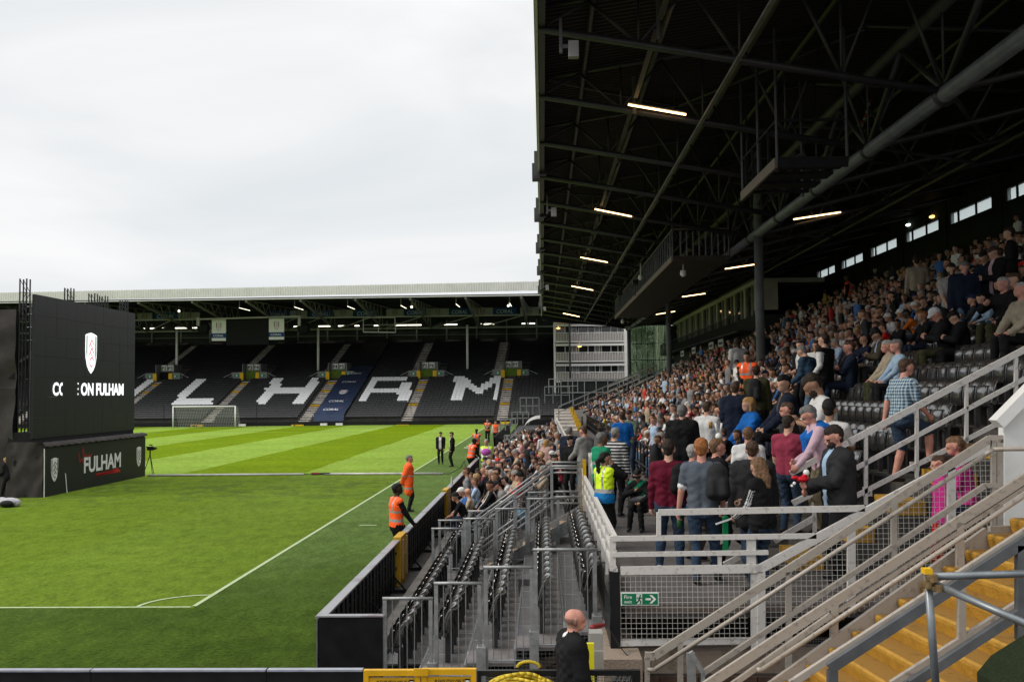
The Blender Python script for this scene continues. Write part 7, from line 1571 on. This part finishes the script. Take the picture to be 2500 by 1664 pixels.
def strp(c, reg, J):
    reg = reg.copy(); S, E, H = [np.array(J[k + 'l']) for k in 'SEH']
    def dist(a, b): ab = b - a; t_ = np.clip(((c - a) @ ab) / (ab @ ab), 0, 1); return t_, c - a - t_[:, None] * ab
    side = np.array([-.66, -.75, 0.0])
    for a, b in ((S, E), (E, H)):
        t_, v = dist(a, b); n_ = np.cross((b - a) / np.linalg.norm(b - a), side); n_ = n_ / np.linalg.norm(n_); w = v @ n_; out_ = (v @ side) > .01; m = (reg == ARM) & out_ & (np.linalg.norm(v, axis=1) < .1)
        reg[m & (np.abs(np.abs(w) - .0) < .007)] = X1; reg[m & (np.abs(np.abs(w) - .027) < .007)] = X1
    return reg
t, J, sc = near_person('young woman with long fair hair in a black tracksuit top with white sleeve stripes', 12.75, 1851, 1114, CZ, 38, ST(hl=(-.16, .30, .98), hr=(.06, .34, 1.12), hp=.35, fl=(-.08, .1, .085)), 'long', fem=True, hair='light', top=C_BLACK, leg=C_JEAN, jacket=1, x1=C_WHITE, over=strp, h=.0115)
q = MB(); p = world_pt(t, J['Hr'] + Vector((-.03, .08, .02)), sc); q.beam(p - Vector((.05, .0, .02)), p + Vector((.05, .02, .02)), .07, .012); solo(q, 'mobile_phone', m_black, 'phone held by the long haired woman', 'phone')
q = MB(); p = world_pt(t, J['Hl'] + Vector((0, .06, -.04)), sc); q.beam(p, p + Vector((-.22, -.02, -.07)), .012, .02); solo(q, 'rolled_paper', m_white, 'thin rolled white paper in the lower hand of the long haired woman', 'paper')
t, J, sc = near_person('man with glasses in a wine red T-shirt descending the steps', 15.4, 1925, 1012, 1.55, -40, ST(hl=(-.24, .1, .84), hr=(.22, .14, .86), hp=.2), 'short', hair='dark', skin='fair', top=C_WINE, leg=C_JEAN, sleeve='short')
near_person('man in a charcoal blazer just behind the wine red T-shirt', 16.6, 1920, 981, 1.75, 75, ST(), 'short', hair='brown', skin='pink', top=C_CHAR, leg=C_CHAR, jacket=2)
t, J, sc = near_person('grey haired man in pink shirt with a blue jumper round his shoulders gripping the rail', 14.1, 1974, 986, 1.72, 92, ST(lean=(0, .18, 0), hl=(-.24, .42, .90), hr=(.15, .30, .98), hp=.2), 'thick', hair='grey', skin='pink', top=C_PINKS, leg=C_KHAKI, h=.012, collar=True)
# jumper draped over the shoulders
P1 = []
up, fw, sx, nk = J['up'], J['fwd'], J['sx'], J['neck']
for s in (-1, 1):
    P1 += [(nk - fw * .08 + up * .0, nk + sx * s * .13 - fw * .05 - up * .03, .075, .075, 0, None), (nk + sx * s * .13 - up * .03 - fw * .04, nk + sx * s * .11 + fw * .13 - up * .12, .07, .055, 0, None), (nk + sx * s * .11 + fw * .13 - up * .12, nk + sx * s * .04 + fw * .17 - up * .34, .052, .04, 0, None), (nk + sx * s * .08 - fw * .12 - up * .04, nk + sx * s * .07 - fw * .16 - up * .38, .08, .10, 0, None)]
V, Fq, rg = region_mesh(P1, .013, .03); o = link('blue_jumper', fast_mesh('blue_jumper', V * sc, Fq, [C_BLUE], True), None, t.location.copy(), t.rotation_euler.z); tag(o, 'bright blue jumper draped over the shoulders of the man in pink', 'jumper')
q = MB(); p = world_pt(t, J['Hl'], sc); q.tube(p - Vector((.0, .0, -.015)), p + Vector((.0, .0, .02)), .036, 10); solo(q, 'wrist_watch', m_white, 'pale wrist watch on the man gripping the rail', 'watch')
def bl_over(c, r, J):
    r = r.copy(); x = (c - np.array(J['pel'])) @ np.array(J['sx']); y = (c - np.array(J['chest'])) @ np.array(J['fwd']); f = (r == TP) & (np.abs(x) < .055) & (y > .03); r[f] = X1; return r
t, J, sc = near_person('bearded man in a black blazer and pale blue shirt holding a small red toy', 12.7, 2035, 1034, 1.35, 98, ST(hl=(-.10, .36, 1.10), hr=(.12, .30, 1.02), fl=(-.14, .05, .085), hp=.22), 'thick', hair='dark', skin='pink', top=C_CHAR, leg=C_BLACK, jacket=2, fat=.28, x1=C_LBLUE, over=bl_over, beard=True, h=.012, collar=True)
p = world_pt(t, J['Hl'] + Vector((.02, .10, .06)), sc); q = MB(); q.ball(p, .055, 0, 10, 6, (1.5, 1, .7)); q.ball(p + Vector((-.09, 0, .02)), .04, 0, 10, 6, (1.3, 1, .6)); q.ball(p + Vector((.05, 0, .08)), .04, 1, 10, 6); q.ball(p + Vector((-.1, 0, -.05)), .022, 1); q.ball(p + Vector((-.13, 0, -.08)), .018, 1); q.tube(p, p + Vector((.06, 0, .09)), .03, 6); solo(q, 'red_and_white_toy', [mat('shiny_red', (.5, .01, .02), .3), m_white], 'small red and white toy in the hand of the bearded man', 'toy', None, True)
near_person('man with short black hair in a white T-shirt seen from behind above the blazer', 15.9, 2025, 971, 1.9, -30, ST(**{**CP['sit_lap']}), 'thick', hair='black', skin='olive', top=C_WHITE, leg=C_JEAN, sleeve='short')
t, J, sc = near_person('young man in white T-shirt sitting alone looking down at his phone', 18.0, 1984, 908, rake(4.85), 88, CP['sit_phone'], 'short', hair='dark', skin='olive', top=C_WHITE, leg=C_JEAN, sleeve='short', beard=True)
p = world_pt(t, J['Hl'] + Vector((.05, .09, .02)), sc); q = MB(); q.beam(p - Vector((.05, .03, .0)), p + Vector((.05, .03, .02)), .06, .012); solo(q, 'mobile_phone', m_black, 'phone held by the seated young man in white', 'phone')
t, J, sc = near_person('man in blue plaid shirt and denim shorts climbing the gangway steps', 15.1, 2212, 866, 2.33, -70, ST(fl=(-.1, -.06, .085), fr=(.1, .38, .30), hl=(-.24, -.10, .86), hr=(.2, .3, .95), lean=(0, .12, 0), kr=(0, 1, .3)), 'short', hair='brown', skin='pink', top=C_PLAID, leg=C_JEAN, sleeve='short', legs='shorts', h=.012, shoe=C_SHOE, height=1.84)
t.location.z = 2.33
near_person('woman with tied back hair in a bright pink top behind the wire mesh', 12.9, 2330, 1063, CZ + .2, 70, ST(hl=(-.1, .28, 1.3), hr=(.08, .3, 1.3), lean=(0, .15, 0)), 'tail', fem=True, hair='light', skin='pink', top=C_FUCH, leg=C_NAVY)
near_person('small child in pink coat standing beside the woman in pink', 13.2, 2292, 1110, CZ, 80, ST(), 'short', fem=True, hair='brown', top=C_FUCH, leg=C_RED, jacket=1)
# --- in and around the aisles of the seated crowd
t, J, sc = near_person('man in khaki jacket and black shorts climbing an aisle with a backpack', 25.6, 1847, 892, rake(5.5), -25, ST(fl=(-.12, .2, .2), fr=(.12, -.05, .085)), 'short', hair='dark', top=C_OLIVE, leg=C_BLACK, legs='shorts', jacket=1)
backpack(t, J, sc, 'grey and black backpack on the back of the man in the khaki jacket', C_CHAR, .16, .45)
near_person('man in a long dark quilted jacket and khaki trousers seen from behind', 23.5, 1795, 932, rake(4.6), -20, ST(), 'short', hair='brown', top=C_NAVY, leg=C_KHAKI, jacket=2)
near_person('grey haired man in a black puffer jacket standing with his back turned', 20.5, 1665, 985, CZ + .2, -15, ST(hl=(-.2, .2, .95), hr=(.2, .2, .95)), 'thick', hair='grey', top=C_BLACK, leg=C_BLACK, jacket=2, fat=.15)
near_person('man in a bright blue T-shirt standing at the black barrier', 27.5, 1518, 1003, CZ, 5, ST(hr=(.18, .24, 1.05)), 'short', hair='brown', top=C_BLUE, leg=C_BROWN, sleeve='short')
near_person('man in sage green T-shirt facing the man in bright blue', 28.5, 1535, 999, CZ + .1, 155, ST(hl=(-.1, .3, 1.0), hr=(.1, .3, 1.0), hp=.4), 'short', hair='brown', top=C_SAGE, leg=C_JEAN, sleeve='short')
t, J, sc = near_person('man in a grey hooded top leaning at the white gate', 23.3, 1424, 1038, CZ, 45, ST(hl=(-.15, .32, 1.0), hr=(.1, .30, 1.0), hp=.35), 'short', hair='brown', skin='pink', top=C_HOOD, leg=C_JEAN, jacket=1, fat=.1)
near_person('steward with receding hair in green tabard and white shirt on the concourse', 18.8, 1470, 1054, CZ, -62, ST(), 'short', hair='grey', skin='brown', top=C_WHITE, leg=C_BLACK, x1=C_GREEN, over=vest(strips=False), jacket=1)
near_person('man in black and white striped top beyond the green tabard', 20.5, 1502, 1042, CZ, -30, ST(), 'cap', hair='grey', top=C_STRIPE, leg=C_BLACK, jacket=1, cap=C_HOOD)
near_person('boy in a black cap and black jacket by the white gate', 23.5, 1391, 1062, CZ, 150, ST(), 'cap', hair='dark', top=C_BLACK, leg=C_BLACK, jacket=1, cap=C_BLACK)
near_person('grey haired man in a navy coat standing beyond the boy in the cap', 26.5, 1391, 1040, CZ, -25, ST(), 'thick', hair='grey', top=C_NAVY, leg=C_BLACK, jacket=2)
near_person('grey haired man in a denim jacket and jeans bending in the aisle', 24.5, 1958, 842, rake(6.6), 45, ST(lean=(0, .35, 0), hl=(-.15, .4, .95), hr=(.1, .42, .95), hp=.3), 'short', hair='grey', top=cloth('denim_jacket', (.03, .06, .10)), leg=C_LJEAN, jacket=1)
near_person('man in a white shirt and black waistcoat standing in the aisle', 24.0, 2010, 814, rake(6.8), 40, ST(hl=(-.22, .14, .95)), 'short', hair='dark', top=C_BLACK, arm=C_WHITE, leg=C_BLACK)
near_person('man in a black jacket and tie standing beside the denim jacket', 26, 1954, 829, rake(7.0), 120, ST(hl=(-.1, .25, 1.05), hr=(.1, .25, 1.05)), 'short', hair='dark', top=C_BLACK, leg=C_BLACK, jacket=1, x1=C_WHITE, over=bl_over)
near_person('dark haired man in a white shirt beside the waistcoat, facing the camera', 25.5, 1992, 830, rake(7.1), 150, ST(), 'short', hair='dark', skin='olive', top=C_WHITE, leg=C_BLACK)
near_person('steward in orange vest over a dark suit standing in the middle of the crowd', 31, 1823, 858, rake(6.5), 150, ST(hl=(-.1, .2, .95), hr=(.1, .2, .95)), 'short', hair='black', skin='olive', top=C_BLACK, leg=C_BLACK, x1=C_ORANGE, over=vest(), jacket=1)
near_person('man in black waistcoat over a white shirt in the far crowd', 40, 1800, 822, rake(7.0), 20, ST(), 'short', hair='dark', skin='dark', top=C_WHITE, leg=C_BLACK)
near_person('white haired man sitting in a beige jacket at the edge of the empty seats', 22.0, 2165, 829, rake(7.45), 86, CP['sit_lap'], 'short', hair='silver', skin='pink', top=C_BEIGE, leg=C_OLIVE, jacket=1)
near_person('grey haired man sitting in a pale blue shirt at the edge of the empty seats', 21.0, 2187, 827, rake(7.4), 86, CP['sit_lap'], 'short', hair='grey', skin='pink', top=C_LBLUE, leg=C_BLACK)
near_person('man in brown blazer and pale shirt looking at his phone in the crowd edge', 24.0, 2140, 800, rake(8.1), 84, CP['sit_phone'], 'thick', hair='black', skin='olive', top=cloth('brown_blazer', (.06, .05, .035)), leg=C_CHAR, jacket=1, x1=C_LBLUE, over=bl_over)
near_person('man in a navy suit seated with head in profile in the crowd edge', 24.0, 2072, 832, rake(7.4), 86, CP['sit_cross'], 'short', hair='brown', skin='pink', top=C_NAVY, leg=C_NAVY, jacket=1)
near_person('man in a white brimmed hat and black top bent over his phone', 22.0, 2285, 748, rake(8.65), 84, CP['sit_phone'], 'cap', hair='grey', skin='pink', top=C_BLACK, leg=C_OLIVE, jacket=1, cap=C_WHITE)
near_person('boy in a black hooded coat looking at his phone beside the white hat', 21.5, 2330, 757, rake(8.8), 82, CP['sit_phone'], 'thick', hair='black', top=C_BLACK, leg=C_BLACK, jacket=2)
near_person('bearded man in a white football shirt standing in the upper rows', 24.5, 2322, 640, rake(9.9), 160, ST(hl=(-.12, .26, .95), hr=(.1, .26, .95), hp=.2), 'short', hair='dark', top=cloth('off_white', (.36, .34, .33)), leg=C_BLACK, sleeve='short', beard=True)
near_person('grey haired man in dark anorak and pale jeans standing in the upper rows', 24.0, 2354, 635, rake(10.0), 170, ST(hp=.35), 'short', hair='grey', skin='pink', top=C_NAVY, leg=C_LJEAN, jacket=2)
near_person('man in a navy jumper standing with a phone near the top right', 24.5, 2402, 610, rake(10.8), 120, CP['stand_phone'], 'thick', hair='dark', top=C_NAVY, leg=C_BLACK)
near_person('fair man in dark blazer and pink shirt standing near the top right', 24.0, 2425, 600, rake(10.8), 100, CP['stand_phone'], 'short', hair='brown', top=C_BLACK, leg=C_BLACK, jacket=1, x1=C_PINKS, over=bl_over, collar=True)
near_person('man in a black shirt standing highest at the right edge', 25.5, 2462, 552, rake(12.0), 60, ST(hl=(-.1, .2, 1.1)), 'thick', hair='dark', top=C_BLACK, leg=C_BLACK)
near_person('bespectacled bald man in a black coat seated at the right edge', 20.5, 2448, 675, rake(9.5), 110, CP['sit_drink'], 'short', hair='silver', skin='pink', top=C_BLACK, leg=C_OLIVE, jacket=1)
near_person('older man in a beige zip jumper leaning back at the right edge', 18.5, 2492, 688, rake(8.9), 100, ST(**{**CP['sit_lap'], 'hp': -.35}), 'short', hair='silver', skin='pink', top=C_BEIGE, leg=C_BLACK, jacket=1)
near_person('auburn haired man in a dark jacket seated between two older men', 20.5, 2473, 665, rake(9.7), 95, CP['sit_lap'], 'short', hair='brown', top=C_BLACK, leg=C_JEAN, jacket=1)
near_person('steward in orange high on the back terrace by the windows', 47, 2068, 668, rake(14.0), 60, ST(), 'short', hair='black', skin='dark', top=C_BLACK, leg=C_BLACK, x1=C_ORANGE, over=vest())
near_person('man in a long navy coat standing at the top of the white handrail', 37, 2098, 728, rake(11.4), 10, ST(), 'short', hair='grey', top=C_NAVY, leg=C_NAVY, jacket=2)
near_person('man in a beige shirt standing with his back turned in the upper crowd', 33, 2237, 622, rake(12.2), -10, ST(), 'thick', hair='dark', top=C_BEIGE, leg=C_BLACK)
near_person('man in blue denim shirt standing near the roof column', 50, 1925, 755, rake(11.0), 20, ST(), 'short', hair='brown', top=C_LJEAN, leg=C_BLACK)
near_person('man in dark polo bending beside the roof column', 40, 1852, 800, rake(7.9), 40, ST(lean=(0, .4, 0), hl=(-.1, .4, .9), hr=(.1, .4, .9)), 'short', hair='brown', top=C_NAVY, leg=C_BLACK, sleeve='short')
near_person('blonde woman sitting in a bright blue coat beside the aisle', 23.0, 1827, 968, rake(4.5), 100, CP['sit_lap'], 'bob', fem=True, hair='blond', top=C_BLUE, leg=C_NAVY, jacket=2)
near_person('young man in white T-shirt with a beer standing near the barrier', 21.5, 1727, 978, CZ + .3, -35, ST(hr=(.12, .28, 1.1)), 'short', hair='brown', top=C_WHITE, leg=C_BLACK, sleeve='short')
near_person('dark haired man with checked scarf in navy jacket seated on the aisle', 21.5, 1912, 912, rake(5.1), 88, CP['sit_lookl'], 'thick', hair='black', top=C_NAVY, leg=C_BLACK, jacket=1, x1=C_BROWN, over=bl_over)
q = MB(); q.ball(P(1755, 1065, 19.5), .07, 0, 10, 6, (1, 1, 1.1))
for s in (-1, 1): a = P(1755, 1055, 19.5); q.tube(a + Vector((s * .03, 0, 0)), a + Vector((s * .06, 0, .18)), .022, 8)
solo(q, 'white_balloon_ears', m_white, 'white balloon with two tall ears held in the crowd', 'balloon', None, True)
q = MB(); p = P(1735, 1045, 20.6); q.tube(p, p + Vector((0, 0, .13)), .035, 10, r2=.042); solo(q, 'beer_cup', mat('beer_amber', (.45, .22, .03), .2), 'plastic cup of beer held by the man in the white T-shirt', 'cup', None, True)
q = MB()
for k in range(5): p = P(1598 + k * 3, 1092 + k * 3, 19.0); q.ball((p.x, p.y + .05 * k, p.z - .25), .13, 0, 8, 6, (.8, .8, 2.6))
solo(q, 'hanging_coats', C_CHAR, 'dark quilted coats hanging over the black barrier', 'coats', None, True)

# ================================================================== THE SEATED CROWD
def clear(x, y, rad=0.0): return not any((x - a) ** 2 + (y - b) ** 2 < (c + rad) ** 2 for a, b, c in KEEP)
low = []
for i in range(5):
    y = 26.0; n = 0
    while y < 60:
        y += .5; n += 1
        if random.random() < (.80 if y < 44 else .45) and not (y < 29 and i > 2 and random.random() < .5): low.append((y, lx(i), lz(i), i, n, 'L'))
allp = [(y, x, z, r, n, 'R') for (y, x, z, r, n) in people] + low
allp = [p for p in allp if clear(p[1], p[0])]
allp.sort(key=lambda p: p[0])
# keep sight lines to the near group plausible: nobody standing directly in front of the camera
NI = 300 - 74
seated = [K for K in CROWD_KINDS if K['seated']]; standing = [K for K in CROWD_KINDS if not K['seated']]
rowcount = {}; stuff_list = []; made = 0
for (y, x, z, r, n, zone) in allp:
    st_ = random.random() < .045
    K = random.choice(standing) if st_ else random.choices(seated, [1.4 if not k['fem'] else .9 for k in seated])[0]; L = look(K)
    rz = math.radians(90 + random.gauss(0, 16)); s = random.uniform(.94, 1.05) * (.95 if K['fem'] else 1); loc = (x + random.uniform(-.05, .05) - (.0 if not st_ else .15), y + random.uniform(-.06, .06), z)
    if made < NI:
        h = .02 if y < 27 else .028
        key = (zone, r); rowcount[key] = rowcount.get(key, 0) + 1; k = rowcount[key] - 1
        where = ('%s row up from the barrier' % ORD[r]) if zone == 'R' else ('%s lower tier row from the fence' % ORD[r])
        lab = '%s haired spectator in %s top, %s, %s along' % (L['hair'][0].replace(' ', '-') if K['style'] != 'bald' else 'thin', L['top'][0], where, ORD[min(k, 58)])
        o = link('spectator', kind_mesh(K, h)[0], None, loc, rz); o.scale = (s, s, s); tag(o, lab, 'person', 'spectators in the right stand' if zone == 'R' else 'spectators in the lower tier'); apply_look(o, L); made += 1
    else: stuff_list.append((loc, rz, s, K, L))
print('crowd', len(allp), 'stuff', len(stuff_list))
def build_stuff(lst, h, name):
    Vs, Fs, Cs = [], [], []; off = 0
    for loc, rz, s, K, L in lst:
        _, V, Fq, reg = kind_mesh(K, h); c, si = math.cos(rz), math.sin(rz); v = V * s; w = np.stack([v[:, 0] * c - v[:, 1] * si + loc[0], v[:, 0] * si + v[:, 1] * c + loc[1], v[:, 2] + loc[2]], 1)
        Vs.append(w.astype(np.float32)); Fs.append(Fq + off); off += len(V)
        pal = np.array([(*L['skin'][1], 1), (*L['hair'][1], 1), (*L['top'][1], 1), (*L['leg'][1], 1), (.03, .03, .03, 1), (*L['cap'][1], 1)], np.float32); Cs.append(pal[reg])
    V = np.concatenate(Vs); Fq = np.concatenate(Fs); C = np.concatenate(Cs)
    m = bpy.data.materials.get('crowd_cloth')
    if not m:
        m = bpy.data.materials.new('crowd_cloth'); m.use_nodes = True; t = m.node_tree; a = t.nodes.new('ShaderNodeAttribute'); a.attribute_name = 'tone'; t.links.new(a.outputs['Color'], t.nodes['Principled BSDF'].inputs['Base Color']); t.nodes['Principled BSDF'].inputs['Roughness'].default_value = .8
    me = fast_mesh(name, V, Fq, m, True); at = me.attributes.new('tone', 'FLOAT_COLOR', 'FACE'); at.data.foreach_set('color', C.ravel()); o = link(name, me); print(name, len(Fq)); return o
a_ = [s for s in stuff_list if s[0][1] < 44]; b_ = [s for s in stuff_list if s[0][1] >= 44]
if a_: tag(build_stuff(a_, .06, 'middle_crowd'), 'dense crowd of seated spectators in the middle of the right stand', 'crowd', kind='stuff')
if b_: tag(build_stuff(b_, .085, 'far_crowd'), 'dense far part of the seated crowd towards the end of the right stand', 'crowd', kind='stuff')

# ---- seats: the nearest three hundred one by one, the rest joined
occupied = [(p[1], p[0]) for p in allp]
em = sorted([e for e in empties if clear(e[1], e[0], .05)], key=lambda e: e[0]); lowseats = []
for i in range(5):
    y = 13.35; n = 0
    while y < 60:
        y += .485; n += 1
        if 20.2 < y < 21.9: continue
        lowseats.append((y, lx(i) + .02, lz(i), i, n))
near_low = [s for s in lowseats if s[0] < 26.5]; rest_low = [s for s in lowseats if s[0] >= 26.5]
for (y, x, z, i, n) in near_low: place_seat(x, y, z, SEATB, 'black tip-up seat in the %s lower row from the fence, %s from the near rail' % (ORD[i], ORD[min(n, 58)]), 'black seats in the lower tier')
left = 300 - SEATN[0]; vis_em = [e for e in em if to_px((e[1], e[0], e[2] + .6))[0] < 2520]
white_pos = []
indiv = set((e[0], e[3]) for e in [q for q in vis_em if q[4] <= 58][:left])
for (y, x, z, r, n) in [q for q in vis_em if q[4] <= 58][:left]:
    px, py = to_px((x, y, z + .6)); wh = (2330 < px < 2420 and 735 < py < 780)
    place_seat(x, y, z, SEATW if wh else SEATB, '%s tip-up seat in the %s row up, %s from the gangway end' % ('white' if wh else 'black', ORD[r], ORD[min(n, 58)]), 'seats beside the gangway')
rest = [(x, y, z) for (y, x, z, r, n) in vis_em if (y, r) not in indiv] + [(x, y, z) for (y, x, z, i, n) in rest_low]
wfar = [p for p in rest if p[1] > 72 and random.random() < .35]; bfar = [p for p in rest if p not in wfar] if len(rest) < 6000 else rest
if bfar: V, Fq = seat_stuff(bfar); o = link('farther_seats', fast_mesh('farther_seats', V, Fq, m_black_seat)); tag(o, 'remaining rows of black seats in the right stand', 'seats', kind='stuff')
if wfar: V, Fq = seat_stuff(wfar); o = link('pale_far_seats', fast_mesh('pale_far_seats', V, Fq, m_white_seat)); tag(o, 'scattered pale seats at the far end of the right stand', 'seats', kind='stuff')
